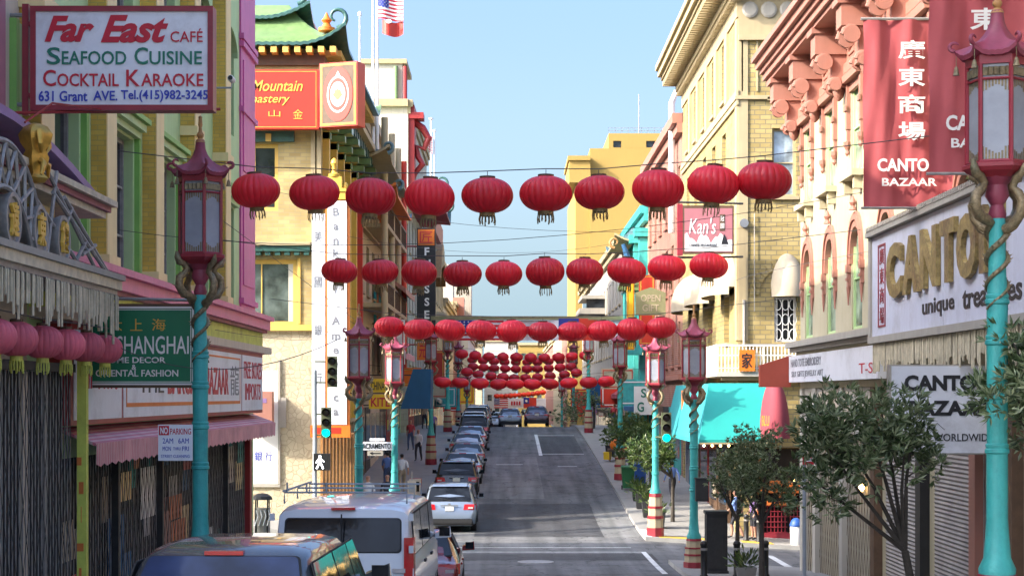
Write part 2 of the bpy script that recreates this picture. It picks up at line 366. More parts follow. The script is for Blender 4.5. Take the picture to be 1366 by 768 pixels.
glass("glass_dark"); glass("glass_grey", (0.06, 0.075, 0.07), 0.12); glass("glass_blind", (0.30, 0.36, 0.40), 0.3, 0.4); glass("glass_pale", (0.20, 0.25, 0.19), 0.25, 0.4)
glass("car_glass", (0.010, 0.012, 0.016), 0.05, 0.28); glass("car_glass_sky", (0.022, 0.034, 0.08), 0.05, 0.45)  # second car glass: reflected sky put into its base colour as blue
brick("brick_ochre", (0.74, 0.47, 0.09), (0.64, 0.39, 0.065), (0.52, 0.36, 0.10), 0.24, 0.085, 0.008, 0.3)
brick("brick_tan", (0.46, 0.35, 0.15), (0.39, 0.28, 0.11), (0.35, 0.28, 0.15), 0.42, 0.14, 0.012, 0.4)
brick("brick_yellow", (0.42, 0.32, 0.13), (0.33, 0.245, 0.085), (0.22, 0.18, 0.10), 0.40, 0.17, 0.018, 0.6)
brick("brick_red", (0.34, 0.13, 0.085), (0.28, 0.10, 0.065), (0.30, 0.22, 0.18), 0.3, 0.1, 0.014, 0.4)
brick("tile_white", (0.52, 0.48, 0.39), (0.47, 0.42, 0.33), (0.36, 0.33, 0.27), 0.8, 0.4, 0.012, 0.2)
crazy_stone("stone_crazy", (0.56, 0.48, 0.33), (0.47, 0.39, 0.26), (0.40, 0.33, 0.22))
mat("yellow_paint", (0.62, 0.40, 0.09), 0.6, 0.14, 2, streak=0.5)
mat("yellow_pale", (0.80, 0.62, 0.30), 0.65, 0.12, 1.6, streak=0.5)
mat("green_pale", (0.42, 0.58, 0.27), 0.6, 0.14, 2, streak=0.5)
mat("green_bright", (0.20, 0.42, 0.09), 0.55, 0.14, 2)
mat("lime", (0.55, 0.58, 0.10), 0.6, 0.2, 3, stains=((0.25, 0.2, 0.05), 0.6))
mat("magenta", (0.58, 0.09, 0.30), 0.5, 0.15, 2, streak=0.4)
mat("pink", (0.72, 0.20, 0.32), 0.55, 0.16, 2, streak=0.4)
mat("pink_dull", (0.34, 0.12, 0.14), 0.7, 0.2, 2)
mat("purple", (0.26, 0.15, 0.34), 0.55, 0.15, 1.5, stains=((0.10, 0.07, 0.12), 0.5))
mat("cream", (0.42, 0.37, 0.245), 0.7, 0.08, 1.2, streak=0.6, stains=((0.52, 0.48, 0.36), 0.45))
mat("cream_plain", (0.42, 0.35, 0.22), 0.7, 0.1, 1.0, streak=0.5, stains=((0.48, 0.40, 0.26), 0.5))
mat("beige", (0.56, 0.47, 0.36), 0.75, 0.15, 1.0, streak=0.5)
mat("salmon", (0.34, 0.15, 0.11), 0.6, 0.14, 2, streak=0.4, stains=((0.40, 0.14, 0.09), 0.4))
mat("stone_trim", (0.37, 0.295, 0.17), 0.75, 0.12, 1.4, streak=0.5)
mat("stone_grey", (0.36, 0.33, 0.28), 0.8, 0.15, 1.2, streak=0.5)
mat("building_yellow", (0.32, 0.21, 0.05), 0.75, 0.07, 0.4, streak=0.4)
mat("white_wall", (0.46, 0.43, 0.37), 0.75, 0.07, 0.5, streak=0.5)
mat("white_paint", (0.76, 0.75, 0.72), 0.5, 0.06, 2, stains=((0.5, 0.48, 0.45), 0.4))
mat("board_white", (0.72, 0.73, 0.77), 0.45, 0.06, 1.2, streak=0.3, stains=((0.46, 0.45, 0.46), 0.65))
mat("board_lavender", (0.56, 0.58, 0.68), 0.5, 0.08, 1.0, streak=0.6, stains=((0.36, 0.35, 0.36), 0.5))
mat("turquoise", (0.045, 0.37, 0.345), 0.5, 0.24, 5, bump=0.35, bscale=35, streak=0.5, stains=((0.03, 0.20, 0.20), 0.75))
mat("teal_cloth", (0.009, 0.28, 0.25), 0.75, 0.06, 1.5)
mat("teal_cloth_side", (0.03, 0.30, 0.32), 0.75, 0.1, 1.5)
mat("blue_cloth", (0.015, 0.09, 0.20), 0.8, 0.12, 1.5)
mat("maroon_cloth", (0.24, 0.035, 0.05), 0.8, 0.12, 1.5)
mat("cream_cloth", (0.42, 0.35, 0.25), 0.8, 0.1, 1.5)
mat("grey_cloth", (0.40, 0.38, 0.36), 0.8, 0.1, 1.5)
mat("red_sign", (0.52, 0.035, 0.018), 0.4, 0.08, 1.5)
mat("red_dark", (0.30, 0.02, 0.02), 0.5, 0.14, 2)
mat("red_frame", (0.26, 0.022, 0.035), 0.45, 0.18, 4)
mat("red_letter", (0.50, 0.01, 0.03), 0.5, 0.05)
mat("green_letter", (0.01, 0.16, 0.10), 0.5, 0.05)
mat("blue_letter", (0.03, 0.05, 0.40), 0.5, 0.05)
mat("black_letter", (0.015, 0.015, 0.018), 0.5, 0.05)
mat("grey_letter", (0.20, 0.20, 0.22), 0.6, 0.08)
mat("gold", (0.55, 0.32, 0.06), 0.35, 0.25, 8, metal=0.6)
mat("gold_paint", (0.66, 0.40, 0.06), 0.5, 0.12, 4)
mat("orange", (0.66, 0.16, 0.012), 0.55, 0.1, 3)
mat("orange_wood", (0.60, 0.16, 0.03), 0.6, 0.2, 3)
mat("bronze", (0.24, 0.18, 0.10), 0.45, 0.5, 22, metal=0.45, bump=0.5, bscale=60, stains=((0.06, 0.13, 0.10), 0.6))
mat("iron_grey", (0.30, 0.285, 0.27), 0.55, 0.3, 6, metal=0.3)
mat("iron_dark", (0.03, 0.029, 0.028), 0.6, 0.3, 6)
mat("steel", (0.35, 0.36, 0.37), 0.4, 0.12, 4, metal=0.7)
mat("pole_grey", (0.28, 0.31, 0.34), 0.5, 0.12, 4)
mat("black_paint", (0.014, 0.014, 0.015), 0.5, 0.2, 5)
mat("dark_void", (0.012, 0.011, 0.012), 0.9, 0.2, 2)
mat("wood_dark", (0.10, 0.055, 0.03), 0.6, 0.3, 4)
mat("wood_carved", (0.36, 0.18, 0.06), 0.6, 0.3, 5)
mat("bamboo", (0.56, 0.49, 0.35), 0.6, 0.3, 5)
mat("sign_green", (0.008, 0.17, 0.075), 0.4, 0.1, 2)
mat("tile_green", (0.15, 0.24, 0.09), 0.35, 0.25, 4, coat=0.3)
mat("tile_dark", (0.035, 0.10, 0.085), 0.35, 0.3, 4, coat=0.3)
mat("tile_slate", (0.09, 0.16, 0.17), 0.4, 0.25, 4, coat=0.2)
mat("roof_pink", (0.25, 0.04, 0.07), 0.5, 0.18, 8)
mat("lantern_red", (0.84, 0.026, 0.045), 0.42, 0.12, 4, trans=0.26)
mat("lantern_pink", (0.82, 0.17, 0.23), 0.55, 0.12, 4, trans=0.25)
mat("lantern_orange", (0.80, 0.05, 0.02), 0.55, 0.12, 4, trans=0.2)
for _n in ("lantern_red", "lantern_pink", "lantern_orange"):
    _t = MAT[_n].node_tree; _b = _t.nodes["Principled BSDF"]; _l = _b.inputs["Base Color"].links[0].from_socket
    _o = _t.nodes.new("ShaderNodeObjectInfo"); _h = _t.nodes.new("ShaderNodeHueSaturation"); _m = _t.nodes.new("ShaderNodeMapRange"); _m.inputs[3].default_value = .72; _m.inputs[4].default_value = 1.12
    _t.links.new(_o.outputs["Random"], _m.inputs[0]); _t.links.new(_m.outputs[0], _h.inputs["Value"]); _t.links.new(_l, _h.inputs["Color"]); _t.links.new(_h.outputs[0], _b.inputs["Base Color"])
mat("tassel_gold", (0.24, 0.17, 0.07), 0.6, 0.3, 10)
mat("milk_glass", (0.34, 0.36, 0.41), 0.25, 0.16, 2.2, trans=0.15)
mat("banner_cloth", (0.42, 0.085, 0.095), 0.8, 0.08, 1.5, trans=0.2)
mat("olive_sign", (0.22, 0.22, 0.11), 0.6, 0.15, 3)
mat("yellow_sign", (0.72, 0.46, 0.015), 0.5, 0.1, 3)
mat("rubber", (0.02, 0.02, 0.021), 0.8, 0.2, 8)
mat("cable", (0.06, 0.06, 0.065), 0.7)
mat("signal_olive", (0.09, 0.10, 0.055), 0.5, 0.2, 4)
mat("lens_green", (0.0, 0.6, 0.45), 0.3, emit=((0.0, 1.0, 0.72), 2.2))
mat("lens_off", (0.035, 0.022, 0.02), 0.25)
mat("lens_white", (0.8, 0.8, 0.85), 0.3, emit=((0.9, 0.95, 1.0), 2.0))
mat("lamp_warm", (1, 0.75, 0.4), 0.4, emit=((1.0, 0.62, 0.2), 5.0))
mat("skin", (0.42, 0.22, 0.15), 0.6, 0.08); mat("hair_dark", (0.018, 0.013, 0.01), 0.5, 0.3)
stripes("awning_pink", (0.58, 0.17, 0.23), (0.66, 0.42, 0.42), 0.11, 0)
stripes("shutter", (0.34, 0.31, 0.28), (0.22, 0.20, 0.185), 0.085, 1, duty=0.62)
leafmat("laurel_leaf", (0.035, 0.065, 0.02), (0.13, 0.18, 0.075), (0.34, 0.38, 0.22))
leafmat("shrub_leaf", (0.03, 0.06, 0.012), (0.07, 0.12, 0.03), (0.16, 0.20, 0.06))
mat("bark", (0.06, 0.05, 0.04), 0.9, 0.35, 8, bump=0.6, bscale=30)

# ------------------------------------------------------------------ ground: one hill profile along the street, a cross slope along the side street
_ZP = [(-60, 2.2), (-20, -0.4), (0, -1.85), (17, -3.05), (23.5, -3.5), (34, -4.2), (47, -4.95), (52, -5.03), (61, -5.07), (66, -4.98), (75, -4.45), (98, -3.3), (113, -2.6), (121, -2.32), (129, -2.28), (141, -2.9), (170, -5), (220, -8), (300, -9.5), (3000, -12)]
def _zl(y):
    for (a, za), (b, zb) in zip(_ZP, _ZP[1:]):
        if y <= b: return za + (zb - za) * max(0.0, (y - a)) / (b - a)
    return _ZP[-1][1]
def zg(y): return sum(_zl(y + k) for k in (-3, -1.5, 0, 1.5, 3)) / 5
def cross(x, y):
    wgt = 1.0 if 51 <= y <= 64 else max(0.0, 1 - (51 - y) / 3) if y < 51 else max(0.0, 1 - (y - 64) / 3)
    sx = -0.06 * min(x - 4.8, 45) if x > 4.8 else 0.06 * min(-3.6 - x, 45) if x < -3.6 else 0
    return sx * wgt
def zs(x, y): return zg(y) + cross(x, y)
def frange(a, b, st):
    n = max(1, int(round((b - a) / st))); return [a + (b - a) * i / n for i in range(n + 1)]
def sheet(name, m, x0, x1, y0, y1, dz, sx=1.5, sy=2.0, skirt=0.0, kind="structure", side=None):
    mb = MB().use(m); xs, ys = frange(x0, x1, sx), frange(y0, y1, sy); n = len(xs)
    V = [(x, y, zs(x, y) + dz) for y in ys for x in xs]
    mb.mesh(V, [(j * n + i, j * n + i + 1, (j + 1) * n + i + 1, (j + 1) * n + i) for j in range(len(ys) - 1) for i in range(n - 1)])
    if skirt:
        mb.use(side or m)
        edge = [(x, y0) for x in xs] + [(x1, y) for y in ys[1:]] + [(x, y1) for x in xs[-2::-1]] + [(x0, y) for y in ys[-2:0:-1]]
        E1 = [(x, y, zs(x, y) + dz) for x, y in edge]; E2 = [(x, y, zs(x, y) + dz - skirt) for x, y in edge]
        mb.rings([E1, E2], cap=False)
    o = mb.build(name); return struct(o, kind)
gx = [-1500, -400, -120, -50, -20, -10, -7, -3.6, 4.8, 8, 12, 20, 50, 120, 400, 1500]
gy = [-60, -20, 0, 17, 34, 47, 50, 52, 61, 64, 67, 75, 98, 113, 121, 129, 141, 170, 220, 300, 600, 2500]
mb = MB().use("earth")
mb.mesh([(x, y, zs(x, y) - 0.30) for y in gy for x in gx], [(j * len(gx) + i, j * len(gx) + i + 1, (j + 1) * len(gx) + i + 1, (j + 1) * len(gx) + i) for j in range(len(gy) - 1) for i in range(len(gx) - 1)])
struct(mb.build("ground"))
KL, KR = -3.25, 4.8                      # kerb lines of the street
sheet("road", "asphalt", KL, KR, -40, 52, 0.0)
sheet("road", "asphalt", -70, 80, 52, 60.6, 0.0)
sheet("road", "asphalt", KL, KR, 60.6, 420, 0.0)
def pavement(x0, x1, y0, y1): sheet("sidewalk", "concrete", x0, x1, y0, y1, 0.13, skirt=0.5, side="kerb_stone")
pavement(-7.6, KL, -40, 48.6); pavement(-70, KL, 48.6, 52); pavement(KR, 8.9, -40, 48.6); pavement(KR, 80, 48.6, 52)
pavement(-70, KL, 60.6, 65.9); pavement(KR, 80, 60.6, 64); pavement(-7.6, KL, 65.9, 420); pavement(KR, 8.9, 64, 420)
sheet("road_patch", "asphalt_dark", -1.2, 3.45, 62.2, 73.2, 0.004)  # darker asphalt colour over this stretch past the crossing
sheet("road_patch", "asphalt_grey", 3.45, 4.75, 61.8, 69.6, 0.006)
sheet("road_patch", "asphalt_grey", -2.9, 1.6, 75, 96, 0.004)
sheet("road_patch", "asphalt_dark", 1.95, 4.3, 98.3, 112.7, 0.005)
sheet("road_patch", "asphalt_dark", -3.0, 4.6, 53.2, 55.6, 0.004)
def line(x0, x1, y0, y1): sheet("road_marking", "paint_white", x0, x1, y0, y1, 0.010)
line(-2.6, 4.3, 56.1, 56.24); line(-2.6, 4.1, 57.8, 57.95); line(4.3, 4.46, 48.4, 56.24); line(8.5, 8.75, 52.05, 57.5)
line(1.75, 1.95, 97, 114); line(1.95, 4.3, 97.9, 98.15); line(1.95, 4.3, 112.8, 113.1); line(-0.6, 0.8, 91.3, 91.5); line(2.6, 3.6, 90.2, 90.4)
sheet("road_marking", "tactile", 5.3, 7.2, 60.75, 61.6, 0.138); sheet("road_marking", "tactile", 8.2, 9.3, 60.75, 61.6, 0.138)
sheet("kerb_paint", "paint_white", KR + .01, KR + .25, 60.7, 63.6, 0.136)
def cover(x, y, r, label):
    mb = MB().use("iron_grey"); mb.lathe([(r, 0), (r, .012), (r * .9, .016), (r * .88, .012), (0.01, .012)], 24, (0, 0, 0))
    o = mb.build("manhole_cover", loc=(x, y, zs(x, y) + .004), smooth=30); tag(o, label, "manhole cover")
cover(0.85, 52.6, .55, "round steel manhole cover in the middle of the crossing")

# ================================================================== NEAR BLOCK, WEST SIDE
GZ0 = -6.5   # foundations reach below the lowest ground
PL = FL(-7.0)
def gate_bars(mb, P, u0, u1, z0, z1, d, step=0.2, m="iron_dark", m2="iron_grey"):
    """Folding lattice gate: uprights with diagonal crossings."""
    mb.use(m2); n = int((u1 - u0) / step)
    for i in range(n + 1):
        u = u0 + (u1 - u0) * i / n; fbox(mb, P, u - .011, u + .011, z0, z1, d, d + .012)
    mb.use(m); h = 0.9; k = int((z1 - z0) / h)
    for i in range(0, n - 1, 2):
        ua, ub = u0 + (u1 - u0) * i / n, u0 + (u1 - u0) * (i + 2) / n
        for j in range(k):
            za, zb = z0 + (z1 - z0) * j / k, z0 + (z1 - z0) * (j + 1) / k
            for (p, q) in ((za, zb), (zb, za)):
                mb.hexa([P(ua, p, d + .0125), P(ub, q, d + .0125), P(ub, q, d + .02), P(ua, p, d + .02), P(ua, p + .022, d + .0125), P(ub, q + .022, d + .0125), P(ub, q + .022, d + .02), P(ua, p + .022, d + .02)])
# --- restaurant building, nearest on the west side
def roofbox(mb, x0, x1, y0, y1, z0, z1): mb.box(x0, x1, y0, y1, z0, z1)
b = wthing("restaurant_building", "beige restaurant block with dark red corner strip beside the yellow and green building", "building", (-7, 22, -4))
mb = MB().use("beige"); mass(mb, -16, -7, 10, 25.4, -7, 13.8, skip=("E",)); wall_holes(mb, PL, 10, 25.4, -7, 13.8, [(12, 14, 4.6, 7), (16, 18, 4.6, 7), (20, 22, 4.6, 7), (10.5, 25.0, -3.4, .1)], .6)
mb.box(-16, -7.4, -6, 23.0, 13.8, 18.2); mb.use("pink_dull"); mb.box(-7, -6.85, 23.3, 23.8, 1.6, 13.8); mb.use("stone_trim"); mb.box(-7, -6.6, 10, 25.4, 13.5, 14.0); mb.build("wall", b)  # unseen top block, height and length set to shade the nearer cloth banner
for u in (12, 16, 20): window(b, PL, u, u + 2, 4.6, 7, .3, "wood_dark", "glass_dark", 2, 2, sill="stone_trim")
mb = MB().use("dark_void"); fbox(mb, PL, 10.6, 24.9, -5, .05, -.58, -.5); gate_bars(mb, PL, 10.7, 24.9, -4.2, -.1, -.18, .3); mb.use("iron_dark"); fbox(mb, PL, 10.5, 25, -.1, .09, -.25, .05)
for u in (15.4, 20.2): fbox(mb, PL, u, u + .12, -4.2, -.1, -.12, .05)
mb.build("lattice_gate", b)
mb = MB(); gate_bars(mb, PL, 14, 26.2, -4.3, .34, .42, .16); mb.use("iron_dark"); fbox(mb, PL, 14, 26.25, .345, .47, .3, .5); mb.use("dark_void"); fbox(mb, PL, 14, 26.22, -4.6, .34, .25, .3)
for k in range(9): mb.use(["stone_grey", "beige", "iron_grey"][k % 3]); fbox(mb, PL, 16 + k * 1.13, 16.12 + k * 1.13 + .1 * (k % 2), -4.4, .33, .305, .36)
mb.build("folding_gate", b)
# marquee
m_ = wthing("restaurant_marquee", "ornate marquee with purple curved roof, grey metal latticework and bamboo fringe", "marquee", (-6.5, 22, 1.7))
mb = MB().use("purple")       # curved roof: quarter vault falling to the far end
prof = []
for i in range(13):
    t = i / 12; prof.append((15 + 12.1 * t, 3.03 + .62 * (cos(max(0, (t - .55) / .45) * pi / 2))))
mb.rings([[(-6.98 + .0, u, z) for u, z in prof] + [(-6.98, u, z - .12) for u, z in reversed(prof)], [(-6.25, u, z - .05) for u, z in prof] + [(-6.25, u, z - .17) for u, z in reversed(prof)]])
mb.build("dome_roof", m_, smooth=50)
mb = MB().use("gold_paint").use("bamboo"); mb.box(-6.99, -6.1, 15, 27.3, 2.93, 3.02); mb.use("pink_dull"); mb.box(-6.99, -6.18, 15, 27.2, 2.84, 2.927); mb.use("bamboo"); mb.box(-6.99, -6.24, 15, 27.1, 2.74, 2.837); mb.build("eave_moulding", m_)
mb = MB().use("bamboo"); mb.box(-6.95, -5.9, 15, 26.7, 1.60, 1.74); mb.use("stone_grey"); mb.box(-6.95, -5.86, 15, 26.75, 1.745, 1.83); mb.use("iron_grey"); mb.box(-6.95, -5.95, 15, 26.6, 1.52, 1.597); mb.build("fringe_beam", m_)
mb = MB().use("bamboo"); rnd = random.Random(3); y = 15.2
while y < 26.7:
    L = rnd.uniform(.3, .62); q = rnd.uniform(-.012, .012)
    mb.lathe([(.017, 0), (.019, L * .5), (.017, L), (.003, L + .02)], 6, (-5.95 + q, y, 1.5 - L)); y += rnd.uniform(.075, .15)
for k in range(9): mb.lathe([(.02, 0), (.02, .45 + .1 * (k % 3))], 6, (-6.9 + .11 * k, 26.62, .98 - .1 * (k % 3)))
mb.build("bamboo_fringe", m_)
mb = MB().use("iron_grey")    # lattice arch standing on the beam
def arc(r0, yc, zc, a0, a1, n=24): return [(-6.02, yc + r0 * cos(a0 + (a1 - a0) * i / n), zc + r0 * sin(a0 + (a1 - a0) * i / n)) for i in range(n + 1)]
yc, zc = 20.9, 1.15
for r0 in (1.9, 1.35): mb.tube(arc(r0, yc, zc, radians(20), radians(160)), .035, 6)
for i in range(11):
    a = radians(25 + 13 * i); a2 = a + radians(13)
    for p, q in ((a, a2), (a2, a)):
        mb.tube([(-6.02, yc + 1.35 * cos(p), zc + 1.35 * sin(p)), (-6.02, yc + 1.9 * cos(q), zc + 1.9 * sin(q))], .028, 5)
for (ya, za, yb, zb) in ((22.4, 2.5, 24.6, 1.85), (22.8, 3.0, 25.6, 1.85), (23.2, 2.7, 26.3, 1.85), (23.3, 1.85, 24.2, 2.6), (24.4, 1.85, 25.0, 2.2), (22.9, 1.85, 23.4, 3.0), (23.8, 2.7, 26.4, 1.85), (24.8, 2.0, 25.6, 2.2)):
    mb.tube([(-6.05, ya, za), (-6.05, yb, zb)], .03, 6)
mb.build("lattice_arch", m_)
for i, y in enumerate((21.15, 22.4, 23.55)):
    mb = MB().use("iron_grey"); mb.lathe([(.30, -.42), (.31, -.1), (.335, -.05), (.335, 0), (.28, .0), (.27, -.03), (.01, -.03)], 28, (-5.98, y, 2.13 - .02 * i), "x"); d_ = mb.build("drum", m_, smooth=35)
    mb = MB().use("gold_paint"); put_text(mb, "遠東樓"[i], FL(-6.0), y - .16, y + .16, 1.92, 2.34, 0, .04, bold=.02); mb.build("gold_character", d_)
mb = MB().use("gold")
mb.lathe([(.10, 0), (.14, .06), (.09, .12), (.13, .22), (.15, .32), (.11, .42), (.17, .52), (.19, .62), (.13, .72), (.05, .76)], 12, (-6.05, 22.35, 2.72), lobes=4, lobe=.18)
for s in (-1, 1):
    mb.tube([(-6.0, 22.35, 3.3), (-5.95, 22.35 + .16 * s, 3.35), (-5.93, 22.35 + .2 * s, 3.2), (-5.95, 22.35 + .1 * s, 3.1)], [.05, .05, .04, .02], 6)
    mb.tube([(-5.98, 22.3, 3.0), (-5.9, 22.3 + .12 * s, 2.95), (-5.92, 22.3 + .17 * s, 2.8)], [.05, .04, .02], 6)
mb.build("gilded_ornament", m_, smooth=60)
mb = MB().use("red_dark"); mb.tube([(-6.9, 24.3, 3.93), (-4.1, 24.9, 4.08)], .022, 6); mb.tube([(-6.2, 22.4, 3.5), (-6.0, 23, 3.85), (-5.7, 24.4, 4.0)], .015, 5); mb.build("support_rod", m_)
# the sign over the pavement
s_ = wthing("restaurant_sign", "white restaurant sign with red script lettering in a dark red frame", "sign", (-5.3, 25.5, 4.2))
y0 = 24.4; xa, xb, za, zb = X(40, y0), X(284, y0), Z(147, y0), Z(8, y0)
mb = MB().use("red_frame"); f = .075
mb.box(xa, xb, y0, y0 + .3, za, za + f); mb.box(xa, xb, y0, y0 + .3, zb - f, zb); mb.box(xa, xa + f, y0, y0 + .3, za + f, zb - f); mb.box(xb - f, xb, y0, y0 + .3, za + f, zb - f)
mb.box(xa - .14, xa - .05, y0 + .1, y0 + .2, za - .05, zb + .05); mb.box(xa - .05, xa, y0 + .1, y0 + .2, za + .2, za + .26); mb.box(xa - .05, xa, y0 + .1, y0 + .2, zb - .26, zb - .2)
mb.use("steel"); mb.tube([(xa - .1, y0 + .15, zb - .1), (-7.0, y0 + .15, zb - .1)], .03, 6); mb.tube([(xa - .1, y0 + .15, za + .1), (-7.0, y0 + .15, za + .1)], .03, 6)
fr = mb.build("frame", s_)
mb = MB().use("board_white"); mb.box(xa + f, xb - f, y0 + .03, y0 + .27, za + f, zb - f); mb.build("panel", s_)
mb = MB(); P = FF(y0 + .03)
def tx(body, m, px0, px1, py0, py1, **k):
    mb.use(m); put_text(mb, body, P, X(px0, y0), X(px1, y0), Z(py1, y0), Z(py0, y0), **k)
tx("Far", "red_letter", 59, 125, 21, 56, shear=.35, bold=.035); tx("East", "red_letter", 134, 224, 20, 57, shear=.35, bold=.035); tx("CAFÉ", "red_letter", 227, 270, 38, 56)
tx("S", "green_letter", 62, 80, 63, 86, bold=.01); tx("EAFOOD", "green_letter", 82, 168, 68, 86, bold=.01); tx("C", "green_letter", 179, 197, 63, 86, bold=.01); tx("UISINE", "green_letter", 199, 269, 68, 86, bold=.01)
tx("C", "red_letter", 57, 74, 93, 115, bold=.01); tx("OCKTAIL", "red_letter", 76, 158, 98, 115, bold=.01); tx("K", "red_letter", 168, 186, 93, 115, bold=.01); tx("ARAOKE", "red_letter", 188, 271, 98, 115, bold=.01)
tx("631 Grant", "blue_letter", 51, 116, 121, 135, bold=.015); tx("AVE.", "blue_letter", 124, 156, 121, 134, bold=.015); tx("Tel.(415)982-3245", "blue_letter", 161, 277, 120, 136, bold=.015)
mb.build("lettering", s_)
# --- yellow and green building
b = wthing("painted_building", "yellow and pale green shop building with magenta corner pilaster", "building", (-7, 37, -4.5))
piers = [25.0, 29.1, 33.2, 37.3, 41.4]
holes = []; wins = []
for i, p in enumerate(piers):
    u0, u1 = p + .95, (piers[i + 1] - .62 if i < 4 else 44.6)
    holes += [(u0, u1, 2.05, 4.75), (u0, u1, 6.6, 9.2), (u0, u1, 10.4, 12.2)]; wins += [(u0, u1)]
holes.append((26.9, 47.4, -4.6, -1.0))
mb = MB().use("green_pale"); mass(mb, -40, -7, 25.4, 48, -7, 13.1, skip=("E",)); wall_holes(mb, PL, 25.4, 48, -7, 13.1, holes, .3)
mb.use("stone_trim"); fbox(mb, PL, 25.4, 48.2, 12.75, 13.25, -.2, .5)
mb.build("wall", b)
for p in piers:
    mb = MB().use("brick_ochre"); fbox(mb, PL, p, p + .75, 2.1, 12.74, 0, .3); mb.use("yellow_pale"); fbox(mb, PL, p + .02, p + .73, 2.1, 12.73, .303, .32)
    mb.use("yellow_pale"); fbox(mb, PL, p - .06, p + .81, 5.55, 5.75, -.01, .38); fbox(mb, PL, p - .05, p + .8, 2.1, 2.35, -.01, .37); fbox(mb, PL, p - .06, p + .81, 10.0, 10.2, -.01, .38); mb.build("pier", b)
    mb = MB().use("green_bright"); fbox(mb, PL, p - .5, p - .34, 2.1, 5.3, 0, .10); mb.use("green_pale"); fbox(mb, PL, p - .33, p - .02, 2.1, 5.3, 0, .05); mb.build("green_trim", b)
for u0, u1 in wins:
    for z0, z1 in ((2.05, 4.75), (6.6, 9.2), (10.4, 12.2)):
        window(b, PL, u0, u1, z0, z1, .26, "iron_grey", "glass_dark", 2, 3, .09)
    mb = MB().use("green_pale"); fbox(mb, PL, u0 - .2, u1 + .2, 4.8, 4.92, 0, .12); fbox(mb, PL, u0 - .2, u1 + .2, 4.925, 5.06, 0, .22); mb.use("green_bright"); fbox(mb, PL, u0 - .25, u1 + .25, 5.065, 5.16, 0, .3); mb.build("hood", b)
    mb = MB().use("green_pale")
    n = 14; out = [(u0 + (u1 - u0) * (.5 - .5 * cos(pi * i / n)), 8.6 + .6 * sin(pi * i / n)) for i in range(n + 1)]
    for (ua, za), (ub, zb) in zip(out, out[1:]): mb.hexa([PL(ua, za, -.05), PL(ub, zb, -.05), PL(ub, zb, .1), PL(ua, za, .1), PL(ua, 9.35, -.05), PL(ub, 9.35, -.05), PL(ub, 9.35, .1), PL(ua, 9.35, .1)])
    mb.build("arch", b)
mb = MB().use("magenta"); fbox(mb, PL, 45.5, 48.02, 2.18, 13.4, -.05, .05)
for z in (9.1, 9.3, 5.5, 2.4, 7.4): fbox(mb, PL, 45.45, 48.06, z, z + .14, .0, .13)
fbox(mb, PL, 45.8, 47.7, 2.9, 5.2, .05, .08); fbox(mb, PL, 45.8, 47.7, 5.9, 8.8, .05, .08); mb.build("pilaster", b)
mb = MB().use("pink"); fbox(mb, PL, 25.5, 48.1, 1.78, 2.02, 0, .46); fbox(mb, PL, 25.5, 48.14, 2.024, 2.14, 0, .56); mb.use("pink_dull"); fbox(mb, PL, 25.5, 48.08, 1.70, 1.776, 0, .38); mb.build("pink_cornice", b)
mb = MB().use("lime"); fbox(mb, PL, 25.5, 48.0, 1.30, 1.696, 0, .26); mb.use("beige"); fbox(mb, PL, 25.5, 48.05, 1.12, 1.296, 0, .50); mb.build("lime_band", b)
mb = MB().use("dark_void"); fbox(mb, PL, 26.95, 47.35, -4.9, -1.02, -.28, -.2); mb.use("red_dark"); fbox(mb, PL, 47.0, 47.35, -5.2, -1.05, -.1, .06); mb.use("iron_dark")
for u in (27.0, 31.2, 35.2, 39.3, 43.4): fbox(mb, PL, u, u + .14, -5.2, -1.0, -.15, .04)
gate_bars(mb, PL, 27.1, 46.9, -4.9, -1.02, -.08, .19); mb.build("lattice_gate", b)
rnd = random.Random(11)
for i in range(46):
    u = 27.2 + rnd.random() * 18.8; z = -4.6 + rnd.random() * 3.2; wd = rnd.uniform(.4, 1.5); h = rnd.uniform(.3, 1.1)
    mb = MB().use(rnd.choice(["orange_wood", "cream_cloth", "yellow_pale", "blue_cloth", "red_sign", "beige", "white_paint", "grey_cloth", "salmon", "teal_cloth"])); fbox(mb, PL, u, min(u + wd, 46.8), z, min(z + h, -1.1), -.19 + .002 * i, -.185 + .0022 * i); mb.build("display_panel", b)
mb = MB().use("orange_wood"); fbox(mb, PL, 31.3, 35.1, -4.4, -3.4, -.19, -.13); fbox(mb, PL, 36.6, 38.7, -4.4, -2.7, -.19, -.135); mb.build("counter", b)
